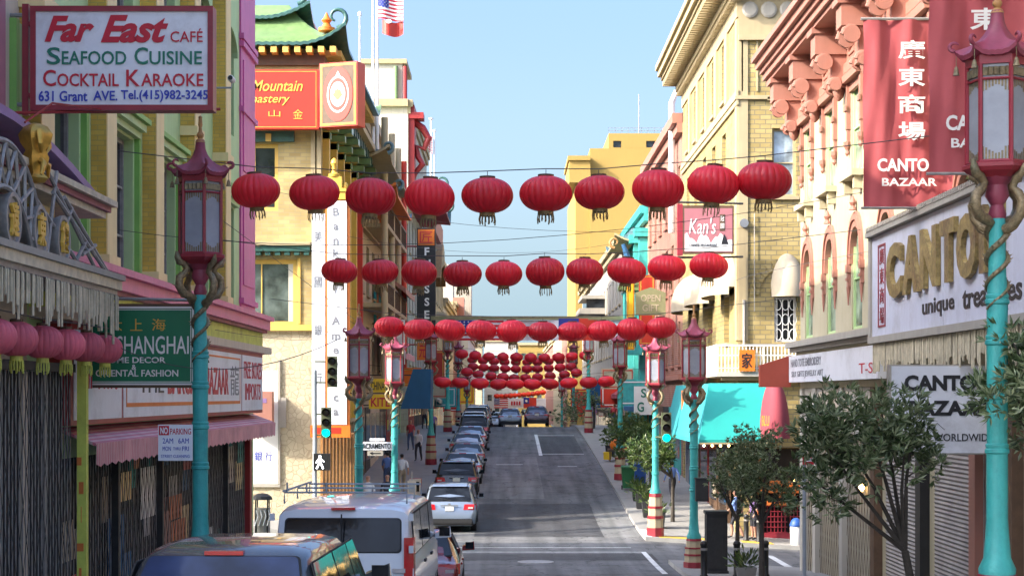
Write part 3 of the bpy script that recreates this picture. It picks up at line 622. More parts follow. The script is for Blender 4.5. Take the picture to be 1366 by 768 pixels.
# fascia sign
s_ = wthing("fascia_sign", "long white fascia sign with red lettering above the pink striped awning", "sign", (-6.6, 36, .3))
mb = MB().use("red_dark"); fbox(mb, PL, 26.2, 46.7, -.46, 1.08, .03, .44); mb.use("pink_dull"); fbox(mb, PL, 26.15, 46.75, 1.082, 1.115, .03, .48); mb.build("frame", s_)
for (a, c) in ((26.35, 29.6), (29.75, 42.9), (43.05, 46.6)):
    mb = MB().use("board_white"); fbox(mb, PL, a, c, -.38, 1.0, .44, .452); q = mb.build("panel", s_)
    mb = MB()
    if a == 26.35: mb.use("red_letter"); put_text(mb, "IMPORTS", PL, 26.7, 29.3, .1, .62, .453, .01)
    elif a > 40:
        mb.use("red_letter"); put_text(mb, "FREE BOXES", PL, 43.3, 46.4, .42, .85, .453, .01); put_text(mb, "IMPORTS", PL, 43.5, 46.2, -.12, .3, .453, .01)
    else:
        mb.use("orange")
        for (u0, u1, z0, z1) in ((29.95, 42.7, -.2, -.13), (29.95, 42.7, .86, .9), (29.95, 30.0, -.13, .86), (42.65, 42.7, -.13, .86)): fbox(mb, PL, u0, u1, z0, z1, .452, .458)
        mb.use("black_letter"); put_text(mb, "THE", PL, 31.0, 33.2, .05, .36, .453, .01)
        mb.use("red_letter"); put_text(mb, "BARGAIN", PL, 33.6, 37.6, .02, .62, .453, .01, bold=.02); put_text(mb, "BAZAAR", PL, 37.9, 40.9, .02, .62, .453, .01, bold=.02)
        mb.use("grey_letter"); put_text(mb, "龍", PL, 41.2, 42.5, .0, .7, .453, .006)
    mb.build("lettering", q)
# striped awning
a_ = wthing("striped_awning", "pink striped canvas awning below the white fascia sign", "awning", (-6.6, 36, -.6))
mb = MB().use("awning_pink")
mb.mesh([PL(u, z, d) for u in (26.8, 47.5) for z, d in ((-.5, .06), (-.74, .68), (-.78, .66), (-.54, .06))], [(0, 4, 5, 1), (1, 5, 6, 2), (2, 6, 7, 3), (3, 7, 4, 0), (0, 1, 2, 3), (7, 6, 5, 4)]); mb.build("canopy", a_)
mb = MB().use("awning_pink"); n = 80; V = []
for i in range(n + 1):
    u = 26.8 + 20.7 * i / n; d = .682 + .012 * sin(i * 1.7); zb = -1.06 - .05 * abs(sin(i * pi / 2)) ; V += [PL(u, -.742, .684), PL(u, zb, d)]
mb.mesh(V, [(2 * i, 2 * i + 1, 2 * i + 3, 2 * i + 2) for i in range(n)]); mb.build("valance", a_)
mb = MB().use("lime"); zc = zs(-6.4, 26.3); mb.box(-6.47, -6.33, 26.2, 26.34, zc, .9); mb.use("orange_wood")
for i in range(7): mb.box(-6.47 + .03 * (i % 3), -6.40 + .03 * (i % 2), 26.194, 26.346, -1.05 - i * .43, -.93 - i * .43 + .06 * (i % 3))
o = mb.build("painted_post"); tag(o, "lime green post with worn red and gold paint beside the lattice gate", "post")
# hanging pink lanterns under the marquee are made with the other lanterns
# green projecting shop sign
s_ = wthing("projecting_shop_sign", "green projecting shop sign with white border and gold characters", "sign", (-5.7, 27.5, .7))
y0 = 27.5; P = FF(y0); xa, xb, za, zb = X(109, y0), X(261, y0), Z(517, y0), Z(405, y0)
mb = MB().use("wood_dark"); mb.box(xa, xb, y0 + .004, y0 + .16, za, zb); mb.use("steel"); mb.tube([(-7, y0 + .08, zb + .1), (xb - .1, y0 + .08, zb + .06)], .025, 6); mb.tube([(xa + .3, y0 + .08, zb), (xa + .3, y0 + .08, zb + .1)], .02, 5); mb.build("board", s_)
mb = MB().use("sign_green"); mb.box(xa + .03, xb - .03, y0 - .01, y0 + .003, za + .05, zb - .05); mb.build("panel", s_)
mb = MB().use("white_paint")
def border(i, t):
    x0, x1, z0, z1 = xa + i, xb - i, za + i + .02, zb - i - .02
    for q in ((x0, x1, z0, z0 + t), (x0, x1, z1 - t, z1), (x0, x0 + t, z0 + t, z1 - t), (x1 - t, x1, z0 + t, z1 - t)): fbox(mb, P, *q, .0105, .016)
border(.025, .028); border(.068, .012); mb.build("border", s_)
mb = MB(); tx("大", "gold_paint", 147, 163, 425, 441, d=.011); tx("上", "gold_paint", 174, 190, 425, 441, d=.011); tx("海", "gold_paint", 203, 221, 425, 441, d=.011); tx("DA SHANGHAI", "white_paint", 124, 252, 448, 472, d=.011, bold=.004); tx("HOME DECOR", "white_paint", 136, 221, 476, 484, d=.011, bold=.012); tx("&", "white_paint", 176, 182, 486, 493, d=.011, bold=.012); tx("ORIENTAL FASHION", "white_paint", 128, 238, 493, 502, d=.011, bold=.012)
mb.build("lettering", s_)
# ================================================================== FAR BLOCK, WEST SIDE
# --- corner bank building with pagoda roofs
b = wthing("bank_building", "tan brick corner bank with green pagoda roof and rough stone base", "building", (-7, 66, -5))
yf = 65.5; PF = FF(yf); PL = FL(-7.0); sc_ = yf / FP
def xx(px): return (px - VX) * sc_
def zz(py): return (VY - py) * sc_
win_lo = (-10.6, xx(396), zz(434), zz(346)); win_hi = (-10.4, xx(371), zz(281), zz(192))
mb = MB().use("stone_crazy"); mass(mb, -40, -7, yf, 82, -7.5, zz(440), skip=("S", "E")); wall_holes(mb, PF, -40, -7, -7.5, zz(440), []); wall_holes(mb, PL, yf, 82, -7.5, zz(440), [(69.5, 80, -4.6, -1.2)], .5)
mb.use("brick_tan"); mass(mb, -40, -7, yf, 82, zz(440) + .001, 13.0, skip=("S", "E")); wall_holes(mb, PF, -40, -7, zz(440), 13.0, [win_lo, win_hi, (-15, -13.4, zz(434), zz(346)), (-15, -13.4, zz(281), zz(192))], .25)
hl = [(u, u + 1.5, z0, z1) for u in (67.2, 70.2, 73.2, 76.2, 79.2) for z0, z1 in ((3.1, 5.3), (6.6, 9.6))]
wall_holes(mb, PL, yf, 82, zz(440), 13.0, hl, .3); mb.build("wall", b)
window(b, PF, *win_lo, .22, "yellow_paint", "glass_grey", 2, 1, .16); window(b, PF, *win_hi, .22, "yellow_paint", "glass_dark", 2, 2, .14)
window(b, PF, -15, -13.4, zz(434), zz(346), .22, "yellow_paint", "glass_grey", 2, 1, .14); window(b, PF, -15, -13.4, zz(281), zz(192), .22, "yellow_paint", "glass_dark", 2, 2, .14)
for q in hl: window(b, PL, *q, .26, "gold_paint", "glass_dark", 2, 3, .08)
mb = MB().use("white_wall"); fbox(mb, PF, xx(384), xx(394), zz(431), zz(348), -.18, -.15); mb.build("curtain", b)
mb = MB().use("yellow_paint"); fbox(mb, PF, -16, -6.95, zz(441), zz(433), -.02, .18); fbox(mb, PL, yf, 82, zz(441), zz(433), -.02, .175); fbox(mb, PF, xx(397), xx(401), zz(432), zz(344), 0, .06); mb.build("ledge", b)
mb = MB().use("tile_dark"); fbox(mb, PF, -16, xx(415), zz(336), zz(329), 0, .42); mb.use("stone_trim"); fbox(mb, PF, -16, xx(416), zz(328.5), zz(324), 0, .5); mb.use("tile_dark")
u = -15.9
while u < xx(413): fbox(mb, PF, u, u + .2, zz(341), zz(336.3), .02, .36); u += .36
mb.build("bracket_cornice", b)
mb = MB().use("tile_dark"); fbox(mb, PF, -16, xx(393), zz(190), zz(176), 0, .2); mb.use("yellow_paint")
for q in range(10): fbox(mb, PF, -15.8 + q * .75, -15.6 + q * .75, zz(190), zz(180), .2, .3)
mb.build("painted_band", b)
for px in (418, 426): # corner posts
    mb = MB().use("stone_trim"); fbox(mb, PF, xx(px) - .08, xx(px) + .08, zz(330), zz(172), 0, .16); mb.build("corner_post", b)
# street front: painted columns, brackets and lower eaves
for u in (66.0, 68.95, 71.95, 74.95, 77.95, 81.2):
    mb = MB().use("red_sign" if u > 80 else "gold_paint"); fbox(mb, PL, u, u + .35, -1.0, 10.6, 0, .25); mb.use("tile_green")
    for k in range(3): fbox(mb, PL, u - .1 * k, u + .35 + .1 * k, 9.7 + .3 * k, 9.95 + .3 * k, .0, .3 + .28 * k)
    mb.build("column", b)
mb = MB()
R1 = pagoda(mb, -22, -6.9, 65.6, 82, zz(62), 1.9, .9, .75, inset=1.5, ribs=.16, tile="tile_green", under="tile_dark", rows=9)
mb.build("lower_roof", b, smooth=60)
mb = MB(); pagoda(mb, -21, -8.4, 67.1, 80.5, zz(16), 1.7, .9, .6, inset=3.0, ribs=.16, tile="tile_dark", under="tile_dark", rows=8); mb.use("tile_green"); mb.tube([(-18, 73.8, zz(16) + 1.7), (-11.4, 73.8, zz(16) + 1.7)], .2, 8); mb.build("upper_roof", b, smooth=60)
mb = MB().use("yellow_paint"); mb.box(-21, -8.4, 67.1, 80.5, zz(62) + 1.6, zz(16)); mb.use("tile_dark"); mb.box(-21.1, -8.3, 67.0, 80.6, zz(30), zz(20)); mb.build("upper_storey", b)
mb = MB().use("wood_dark"); mb.box(-20, -6.85, 65.35, 82, zz(88), zz(72)); mb.use("yellow_paint"); u = -19.8
while u < -6.3: mb.box(u, u + .22, 64.75, 65.4, zz(75), zz(67)); u += .44
v = 65.6
while v < 81.8: mb.box(-6.9, -6.25, v, v + .22, zz(75), zz(67)); v += .44
mb.build("dentil_cornice", b)
def curl(mb, x, y, z, r, sx=1, sy=0):
    pts = [];
    for i in range(15):
        a = -pi / 2 + i * .42; q = r * (1 - i * .045); pts.append((x + sx * q * cos(a), y + sy * q * cos(a), z + r + q * sin(a)))
    mb.tube(pts, [.11 - .005 * i for i in range(15)], 7)
for (x, y, z, r, lab) in ((-6.35, 64.9, zz(62) + .55, .42, 0), (-8.0, 66.5, zz(16) + .5, .36, 0)):
    mb = MB().use("tile_dark"); curl(mb, x, y, z, r); mb.build("roof_curl", b, smooth=60)
mb = MB().use("orange"); mb.lathe([(.32, 0), (.32, .12), (.2, .15), (.12, .3), (.2, .4), (.1, .52), (.02, .7)], 12, (-6.75, 65.1, zz(45))); mb.build("finial", b, smooth=40)
mb = MB(); pagoda(mb, -8.4, -6.8, 80, 94, 10.7, 1.7, 1.5, .6, inset=.4, ribs=.18, tile="tile_slate", under="stone_trim", rows=8); curl(mb.use("tile_slate"), -5.4, 78.6, 10.9, .28); mb.build("street_eave", b, smooth=60)
mb = MB(); pagoda(mb, -8.0, -6.7, 81.5, 92, 9.3, .9, 1.6, .45, inset=.3, ribs=.18, tile="tile_slate", under="orange", rows=7); curl(mb.use("tile_slate"), -5.0, 80.0, 9.45, .24); mb.build("street_eave", b, smooth=60)
mb = MB().use("cream_plain"); mb.box(-8.3, -6.9, 79.6, 93.6, 10.1, 10.6); mb.use("stone_trim"); mb.box(-8.2, -6.75, 82.1, 92, 7.9, 9.2); mb.build("eave_wall", b)
mb = MB().use("tile_dark")
for k in range(18): mb.box(-6.9, -6.2 , 66 + k * .85, 66.35 + k * .85, 10.55, 10.95)
mb.use("stone_trim"); mb.box(-6.95, -5.95, 65.7, 81.9, 10.96, 11.2); mb.build("eave_bracket", b)
mb = MB().use("wood_carved"); x0, x1 = xx(441), xx(470)
mb.box(-7.0, -5.75, 65.2, 68.2, -5.6, zz(578)); mb.use("wood_dark")
for i in range(9): mb.box(-6.9 + i * .13, -6.87 + i * .13, 65.17, 65.198, -5.2, zz(582))
mb.build("timber_portal", b)
mb = MB().use("glass_dark"); fbox(mb, PL, 69.6, 79.9, -4.6, -1.25, -.45, -.4); mb.use("wood_dark")
for k in range(7): fbox(mb, PL, 69.5 + k * 1.7, 69.62 + k * 1.7, -5.2, -1.2, -.42, -.3)
mb.build("shopfront", b)
# --- red corner sign
s_ = wthing("red_corner_sign", "red corner sign with faded gold script and a round emblem panel", "sign", (-8, 64.6, 11))
ys = 64.55; k = ys / FP
def sx(px): return (px - VX) * k
def sz(py): return (VY - py) * k
mb = MB().use("red_sign"); mb.box(sx(280), sx(425), ys, ys + .35, sz(172), sz(93)); mb.build("board", s_)
mb = MB().use("gold_paint"); P = FF(ys); y0 = ys
for q in ((sx(284), sx(422), sz(170), sz(169.2)), (sx(284), sx(422), sz(96), sz(95.2)), (sx(421.3), sx(422), sz(169), sz(96))): fbox(mb, P, *q, .002, .01)
def tx(body, m, px0, px1, py0, py1, **kk):
    mb.use(m); put_text(mb, body, P, X(px0, y0), X(px1, y0), Z(py1, y0), Z(py0, y0), **kk)
tx("Gold Mountain", "gold_paint", 296, 404, 107, 122, shear=.3, d=.004, bold=.01); tx("Monastery", "gold_paint", 312, 387, 126, 141, shear=.3, d=.004, bold=.01); tx("寺", "gold_paint", 325, 336, 147, 158, d=.004); tx("山", "gold_paint", 358, 374, 147, 156, d=.004); tx("金", "gold_paint", 391, 404, 146, 159, d=.004)
mb.build("lettering", s_)
# emblem box turned towards the crossing
ang = radians(-20); ox, oy = sx(426), ys + .02; wd = sx(477) - sx(426)
def PE(u, z, d): return (ox + u * cos(ang) + d * sin(ang), oy + u * sin(ang) - d * cos(ang), z)
wd = wd / cos(ang) * 1.02; zb_, zt_ = sz(170), sz(85)
mb = MB().use("red_sign"); fbox(mb, PE, 0, wd, zb_, zt_, -.7, 0); mb.build("emblem_box", s_)
mb = MB().use("gold"); t = .07
for q in ((.05, wd - .05, zb_ + .05, zb_ + .05 + t), (.05, wd - .05, zt_ - .05 - t, zt_ - .05), (.05, .05 + t, zb_ + .05 + t, zt_ - .05 - t), (wd - .05 - t, wd - .05, zb_ + .05 + t, zt_ - .05 - t)): fbox(mb, PE, *q, .002, .02)
mb.use("wood_dark"); fbox(mb, PE, .12, wd - .12, zb_ + .12, zt_ - .12, .001, .012)
def disc(mb, m, rx, rz, d0, d1, n=40, r0=0):
    mb.use(m); c = (wd / 2, (zb_ + zt_) / 2)
    A = [(c[0] + rx * cos(2 * pi * i / n), c[1] + rz * sin(2 * pi * i / n)) for i in range(n)]; mb.prism(A, d0, d1, PE)
disc(mb, "red_sign", .6, 1.0, .013, .03); disc(mb, "white_paint", .44, .68, .031, .036); disc(mb, "red_sign", .385, .6, .037, .042); disc(mb, "white_paint", .30, .46, .043, .048)
mb.use("red_letter"); c = (wd / 2, (zb_ + zt_) / 2)
mb.use("gold_paint")
for a in range(5):
    th = radians(18 + 36 * a); px_, pz_ = c[0] + .15 * cos(th), c[1] - .1 + .24 * sin(th)
    mb.prism([(c[0] - .04, c[1] - .2), (c[0] + .04, c[1] - .2), (px_ + .06, pz_), (px_, pz_ + .08), (px_ - .06, pz_)], .049 + .001 * a, .056 + .001 * a, PE)
mb.use("white_paint"); mb.prism([(c[0] - .1, c[1] + .66), (c[0] + .1, c[1] + .66), (c[0], c[1] + .86)], .031, .037, PE)
mb.build("round_emblem", s_)
# --- tall vertical bank sign
s_ = wthing("vertical_bank_sign", "tall white vertical bank sign with grey letters running down the corner", "sign", (-6.6, 64.6, 2))
y0 = 64.3; P = FF(y0); k = y0 / FP
mb = MB().use("board_white"); mb.box(X(416, y0), X(433.5, y0), y0 + .02, y0 + .3, Z(566, y0), Z(285, y0)); mb.build("narrow_panel", s_)
mb = MB().use("orange_wood"); mb.box(X(434, y0), X(466, y0), y0 + .03, y0 + .32, Z(583, y0), Z(266, y0)); mb.use("gold_paint"); mb.box(X(436, y0), X(466.5, y0), y0 - .05, y0 + .34, Z(266, y0), Z(256, y0)); mb.use("orange"); mb.box(X(414, y0), X(467, y0), y0 - .03, y0 + .33, Z(583, y0), Z(567, y0)); mb.use("red_sign"); mb.box(X(416, y0), X(455, y0), y0 - .036, y0 - .028, Z(578, y0), Z(570, y0)); mb.build("frame", s_)
mb = MB().use("board_white"); mb.box(X(437, y0), X(462.5, y0), y0 - .01, y0 + .029, Z(566, y0), Z(268, y0)); mb.build("panel", s_)
mb = MB()
for ch, py in zip("Bank", (283, 302, 321, 338)): tx(ch, "grey_letter", 443, 453, py - (6 if ch in "Bk" else 3), py + 5, d=.011, bold=.02, fit=False)
for ch, py in (("o", 364), ("f", 386), ("A", 428), ("m", 448), ("e", 467), ("r", 487), ("i", 508), ("c", 530), ("a", 549)): tx(ch, "grey_letter", 443, 453, py - (6 if ch in "fAi" else 3), py + 5, d=.011, bold=.02, fit=False)
for ch, py in (("美", 315), ("國", 376), ("銀", 440), ("行", 504)): tx(ch, "grey_letter", 419, 429, py - 7, py + 7, d=-.018)
mb.build("lettering", s_)
mb = MB().use("gold_paint"); cx, cz = X(446, 64.4), Z(256, 64.4)
mb.box(cx - .45, cx + .45, 64.2, 64.6, cz, cz + .12); mb.box(cx - .28, cx + .28, 64.25, 64.55, cz + .12, cz + .55); mb.lathe([(.2, .55), (.22, .65), (.1, .7), (.08, .95), (.14, 1.05), (.11, 1.17), (.02, 1.25)], 12, (cx, 64.4, cz))
for s in (-1, 1): mb.lathe([(.06, .12), (.08, .2), (.07, .3), (.01, .36)], 8, (cx + .42 * s, 64.4, cz))
mb.build("gilded_crest", s_, smooth=40)
# small wall items on the stone side
mb = MB().use("white_paint"); fbox(mb, PF, -10.6, xx(371), zz(645), zz(494), .003, .05); o = mb.build("wall_board"); tag(o, "white board with two blue characters on the rough stone wall", "sign")
mb = MB().use("blue_letter"); put_text(mb, "銀", PF, xx(340), xx(350), zz(614), zz(602), .052, .008); put_text(mb, "行", PF, xx(354), xx(363), zz(614), zz(602), .052, .008); mb.build("lettering", o)
mb = MB().use("stone_grey"); fbox(mb, PF, -10.7, xx(374), zz(649), zz(645.5), .003, .09); fbox(mb, PF, xx(371.5), xx(374), zz(645), zz(480), .003, .09); mb.build("frame", o)
mb = MB().use("salmon"); fbox(mb, PF, xx(318), xx(367), zz(563), zz(522), .3, .9); o = mb.build("projecting_sign"); tag(o, "small salmon pink box sign jutting from the bank's stone wall", "sign")
mb = MB().use("purple"); fbox(mb, PF, xx(352), xx(360), zz(537), zz(531), .901, .91); mb.build("emblem", o)
mb = MB().use("stone_grey"); fbox(mb, PF, xx(372), xx(382), zz(570), zz(530), .003, .08); o = mb.build("utility_box"); tag(o, "flat grey utility box on the rough stone wall", "utility box")

# --- generic street building for the rest of the block
def shopfront(b, P, u0, u1, zlo, zhi, seed, step=3.2):
    rnd = random.Random(seed); u = u0 + .3; n = 0
    while u < u1 - 1.0:
        v = min(u + step - .4, u1 - .3); mb = MB().use(rnd.choice(["wood_dark", "red_dark", "iron_dark", "turquoise", "beige"])); fbox(mb, P, u, v, zlo, zhi, -.1, .05)
        mb.use("glass_dark"); fbox(mb, P, u + .2, v - .2, zlo + .8, zhi - .3, .052, .058); mb.use(rnd.choice(["orange_wood", "cream_cloth", "salmon", "blue_cloth", "lime"])); fbox(mb, P, u + .4, u + .4 + rnd.uniform(.4, 1.2), zlo + .9, zlo + .9 + rnd.uniform(.4, .9), .06, .066)
        mb.build("shopfront", b); u += step
def street_building(name, label, side, xf, y0, y1, ztop, wallm, floors, trim="stone_trim", frame="white_paint", pane="glass_dark", depth=14, bay=2.6, seed=1, cornice=.5, ww=1.2, front_win=True):
    P = FL(xf) if side == "L" else FR(xf); x0, x1 = (xf - depth, xf) if side == "L" else (xf, xf + depth); Sx = "E" if side == "L" else "W"; zlo = zg((y0 + y1) / 2) - 3
    b = wthing(name, label, "building", (xf, (y0 + y1) / 2, zg((y0 + y1) / 2)))
    n = max(1, int((y1 - y0 - .6) / bay)); st = (y1 - y0) / n
    holes = [(y0 + st * (i + .5) - ww / 2, y0 + st * (i + .5) + ww / 2, za, zb) for i in range(n) for za, zb in floors]
    mb = MB().use(wallm); mass(mb, x0, x1, y0, y1, zlo, ztop, skip=(Sx, "S")); wall_holes(mb, P, y0, y1, zlo, ztop, holes, .22)
    PFr = FF(y0); nf = int(depth / 3.4); fh = [(x0 + depth * (i + .5) / nf - .6, x0 + depth * (i + .5) / nf + .6, za, zb) for i in range(nf) for za, zb in floors] if front_win else []
    wall_holes(mb, PFr, x0, x1, zlo, ztop, fh, .22); mb.build("wall", b)
    for h in holes: window(b, P, *h, .2, frame, pane, 1, 2, .07, sill=trim)
    for h in fh: window(b, PFr, *h, .2, frame, pane, 1, 2, .07, sill=trim)
    mb = MB().use(trim); fbox(mb, P, y0 - .01, y1, ztop - .35, ztop + .12, -.1, cornice); fbox(mb, P, y0 - .01, y1, ztop - .8, ztop - .354, -.05, cornice * .55)
    fbox(mb, PFr, x0, x1, ztop - .352, ztop + .118, -.1, .3)
    if floors: fbox(mb, P, y0, y1, floors[0][0] - .75, floors[0][0] - .5, -.05, .22)
    mb.build("cornice", b)
    return b, P
b, P = street_building("balcony_building", "cream building with red columns and dark recessed balconies beyond the bank", "L", -7.0, 82, 100, 13.6, "cream_plain", [(1.2, 3.4), (5.0, 7.4), (8.6, 11.0)], frame="wood_dark", bay=3.0, ww=1.7)
for z in (4.2, 8.0):
    mb = MB().use("stone_trim"); fbox(mb, P, 83, 99, z, z + .2, 0, 1.3); mb.build("balcony_slab", b)
    mb = MB().use("wood_dark"); fbox(mb, P, 83, 99, z + 1.1, z + 1.2, 1.22, 1.3)
    for k in range(46): fbox(mb, P, 83 + k * .35, 83.04 + k * .35, z + .2, z + 1.1, 1.24, 1.28)
    mb.build("balcony_railing", b)
for u in (83, 88.2, 93.4, 98.6): mb = MB().use("red_sign" if u > 95 else "cream_plain"); mb.lathe([(.16, 0), (.16, 12.4)], 10, (-5.85, u, .8)); mb.build("column", b, smooth=40)
for z, m in ((5.6, "salmon"), (2.2, "awning_pink")):
    mb = MB().use(m); mb.mesh([P(u, zz_, d) for u in (91, 99.6) for zz_, d in ((z + 1.0, .05), (z, 1.7), (z - .3, 1.7))], [(0, 3, 4, 1), (1, 4, 5, 2), (0, 1, 2), (3, 5, 4)]); mb.build("awning", b)
for k in range(6): mb = MB().use(["teal_cloth_side", "orange_wood", "turquoise"][k % 3]); fbox(mb, P, 91 + k * 1.4, 92 + k * 1.4, 3.4, 5.4, .02, .1); mb.build("painted_panel", b)
shopfront(b, P, 82, 100, -4.0, -.6, 2)
b, P = street_building("narrow_building", "narrow pale green shop building with yellow trim below the flagpoles", "L", -7.0, 100, 114, 11.5, "green_pale", [(1.6, 3.6), (5.0, 7.2), (8.2, 10.4)], trim="yellow_paint", frame="red_dark", bay=2.8)
shopfront(b, P, 100, 114, -2.9, .3, 3)
b, P = street_building("white_tower_building", "white walled tower with dark red top and green pagoda eave", "L", -6.5, 114, 140, 19.2, "tile_white", [(2, 4.2), (5.6, 8), (9.4, 11.8)], frame="red_dark", bay=3.2, cornice=.3, front_win=False)
mb = MB().use("white_wall"); mb.box(-9.4, -6.9, 114.3, 120, 19.3, 21.7); mb.use("red_dark"); mb.box(-6.49, -6.1, 114.2, 116.5, 13.0, 19.0); mb.box(-6.6, -5.5, 114.05, 115.6, 18.1, 18.5); mb.tube([(-6.2, 114.9, 18.0), (-5.6, 114.9, 17.6), (-5.2, 114.9, 16.9), (-5.5, 114.9, 16.2), (-6.0, 114.9, 16.4), (-5.9, 114.9, 15.7), (-5.6, 114.9, 15.2), (-6.1, 114.9, 14.6), (-6.3, 114.9, 13.9)], [.22, .24, .24, .2, .18, .2, .22, .18, .12], 8); mb.use("stone_trim"); mb.box(-9.6, -6.6, 114.1, 120.2, 21.7, 22.0); mb.build("tower_top", b)
for u in (-7.6, -7.0): mb = MB().use("tile_green" if u < -7.2 else "red_dark"); mb.lathe([(.14, 0), (.14, 2.2)], 10, (u + .3, 114.1, 19.3)); mb.build("column", b)
mb = MB(); pagoda(mb, -7.6, -6.2, 115, 128, 12.6, 2.2, 2.0, 1.2, inset=.6, ribs=.22, tile="tile_dark", under="red_dark", rows=9); curl(mb.use("tile_dark"), -4.3, 113.3, 13.3, .5); curl(mb, -3.9, 113.2, 11.9, .45); mb.build("pagoda_eave", b, smooth=60)
shopfront(b, P, 114, 140, -2.2, .6, 4)
b, P = street_building("oriel_building", "stone coloured building with red tiled parapet and carved oriel balcony", "L", -7.0, 140, 190, 13.8, "stone_trim", [(1, 3.4), (4.8, 7.4), (9, 11.4)], bay=3.4, ww=1.5)
mb = MB().use("roof_pink"); fbox(mb, P, 141, 165, 13.9, 15.6, 0, .9); mb.build("tiled_parapet", b)
mb = MB().use("stone_trim")
for zc, dd in ((6.0, 1.9), (11.2, 1.7)): mb.rings([[P(142 + 10 * i / 12, zc + h, dd * sin(pi * i / 12) * q) for i in range(13)] for h, q in ((-1.6, .25), (-.8, .7), (-.2, 1), (.9, 1), (.9, .9))], cap=False, closed=False)
mb.build("oriel_balcony", b, smooth=50)
mb = MB().use("wood_carved"); mb.rings([[P(141 + .6 * i, 8.8 + 3.2 * sin(pi * i / 20), 1.6 + .0 * i) for i in range(21)], [P(141 + .6 * i, 9.5 + 3.2 * sin(pi * i / 20), 1.6) for i in range(21)], [P(141 + .6 * i, 9.5 + 3.2 * sin(pi * i / 20), .1) for i in range(21)]], cap=False, closed=False); mb.build("carved_arch", b)
shopfront(b, P, 140, 190, -5, -1.0, 5, 4)
for i, (y0_, y1_, zt, wm, lab) in enumerate(((190, 225, 10.5, "white_wall", "white plastered building with flat roof past the oriel building"), (225, 265, 12, "brick_red", "red brick building far down the west side of the street"), (265, 310, 12.5, "cream_plain", "plain cream building far down the west side of the street"), (310, 380, 11, "white_wall", "long white building at the far west end of the street"))):
    b, P = street_building("street_building", lab, "L", -7.0, y0_, y1_, zt, wm, [(-3, -.8), (1, 3.2), (5, 7.2)], bay=4, seed=i, ww=1.6, front_win=False); shopfront(b, P, y0_, y1_, -9, -5, 20 + i, 5)
mb = MB().use("white_wall"); mb.box(-9.5, -7.3, 232, 238, 10, 17.4); mb.use("salmon"); mb.box(-7.3, -5.8, 232, 236, 8, 13); mb.use("white_wall"); mb.box(-7.3, -5.0, 240, 246, 8, 16); mb.use("iron_dark"); mb.lathe([(.3, 16), (.3, 17.4), (.02, 18)], 8, (-6, 243, 0)); o = mb.build("rooftop_tower"); tag(o, "white and salmon rooftop tower rising behind the second lantern string", "tower")
for i, (x0_, x1_, y0_, zt, wm, lab) in enumerate(((-16, -6.2, 420, 12.2, "cream_plain", "cream block closing the far end of the street, western one"), (-6, 2.2, 450, 14.2, "white_wall", "white block in the middle of the street's far end"), (2.6, 13, 425, 12.6, "building_yellow", "yellowish block closing the far end of the street, eastern one"), (-40, -16.5, 430, 15, "brick_red", "red brick block far behind the west side roofs"), (13.5, 40, 440, 14, "white_wall", "pale block far behind the east side roofs"))):
    b = wthing("distant_building", lab, "building", ((x0_ + x1_) / 2, y0_, -11)); P = FF(y0_)
    hs = [(x0_ + .8 + 1.9 * k, x0_ + 2.0 + 1.9 * k, z, z + 1.7) for k in range(int((x1_ - x0_ - 1) / 1.9)) for z in (-5, -1.5, 2, 5.5, 8.6) if z + 2 < zt]
    mb = MB().use(wm); mass(mb, x0_, x1_, y0_, y0_ + 15, -13, zt, skip=("S",)); wall_holes(mb, P, x0_, x1_, -13, zt, hs, .2); mb.build("wall", b)
    for h in hs: window(b, P, *h, .18, "stone_trim", "glass_grey", 1, 2, .1)
    mb = MB().use("stone_trim"); fbox(mb, P, x0_ - .2, x1_ + .2, zt - .4, zt + .2, -.2, .4); mb.build("cornice", b)
# --- projecting signs and awnings of the far west side
s_ = wthing("vertical_letter_sign", "tall dark vertical sign of white letter plates under an orange plate", "sign", (-5, 110, 5)); y0 = 110; P = FF(y0)
mb = MB().use("black_paint"); mb.box(X(556, y0), X(581, y0), y0 + .02, y0 + .4, Z(455, y0), Z(304, y0)); mb.use("red_dark")
for z in (3.2, 6.4, 9.4): mb.tube([(-7, y0 + .2, z), (X(556, y0), y0 + .2, z)], .05, 5)
mb.build("frame", s_)
mb = MB().use("orange"); mb.box(X(557.5, y0), X(579.5, y0), y0 - .02, y0 + .018, Z(327, y0), Z(306, y0)); mb.build("orange_plate", s_)
mb = MB(); P = FF(y0 - .02); tx("匠", "red_letter", 560, 577, 309, 324, d=.004); P = FF(y0 + .02)
for ch, py in zip("FURSSE", (336, 352, 369, 386, 403, 420)): tx(ch, "white_paint", 563, 576, py - 6, py + 5, d=.004, bold=.03, fit=False)
mb.build("lettering", s_)
mb = MB().use("orange"); mb.box(X(556, 109), X(571, 109), 109, 109.3, Z(480, 109), Z(457, 109)); o = mb.build("orange_sign"); tag(o, "orange square sign with a red motif hanging below the vertical letter sign", "sign")
mb = MB().use("red_letter"); put_text(mb, "元", FF(109), X(559, 109), X(568, 109), Z(477, 109), Z(460, 109), .004, .01, bold=.02); mb.build("motif", o)
s_ = wthing("kite_shop_sign", "yellow sign with red letters spelling KITE beside the lamp post", "sign", (-5.4, 72, -.3)); y0 = 72; P = FF(y0)
mb = MB().use("yellow_sign"); mb.box(X(492, y0), X(524, y0), y0, y0 + .15, Z(545, y0), Z(526, y0)); mb.use("wood_dark"); mb.tube([(-7, y0 + .1, Z(524, y0)), (X(524, y0), y0 + .1, Z(524, y0))], .03, 5); mb.build("board", s_)
mb = MB(); tx("KITE", "red_letter", 495, 520, 530, 542, d=.004, bold=.02); mb.build("lettering", s_)
s_ = wthing("yellow_shop_sign", "small yellow sign with dark lettering above the KITE sign", "sign", (-5.6, 72.4, .3)); y0 = 72.4; P = FF(y0)
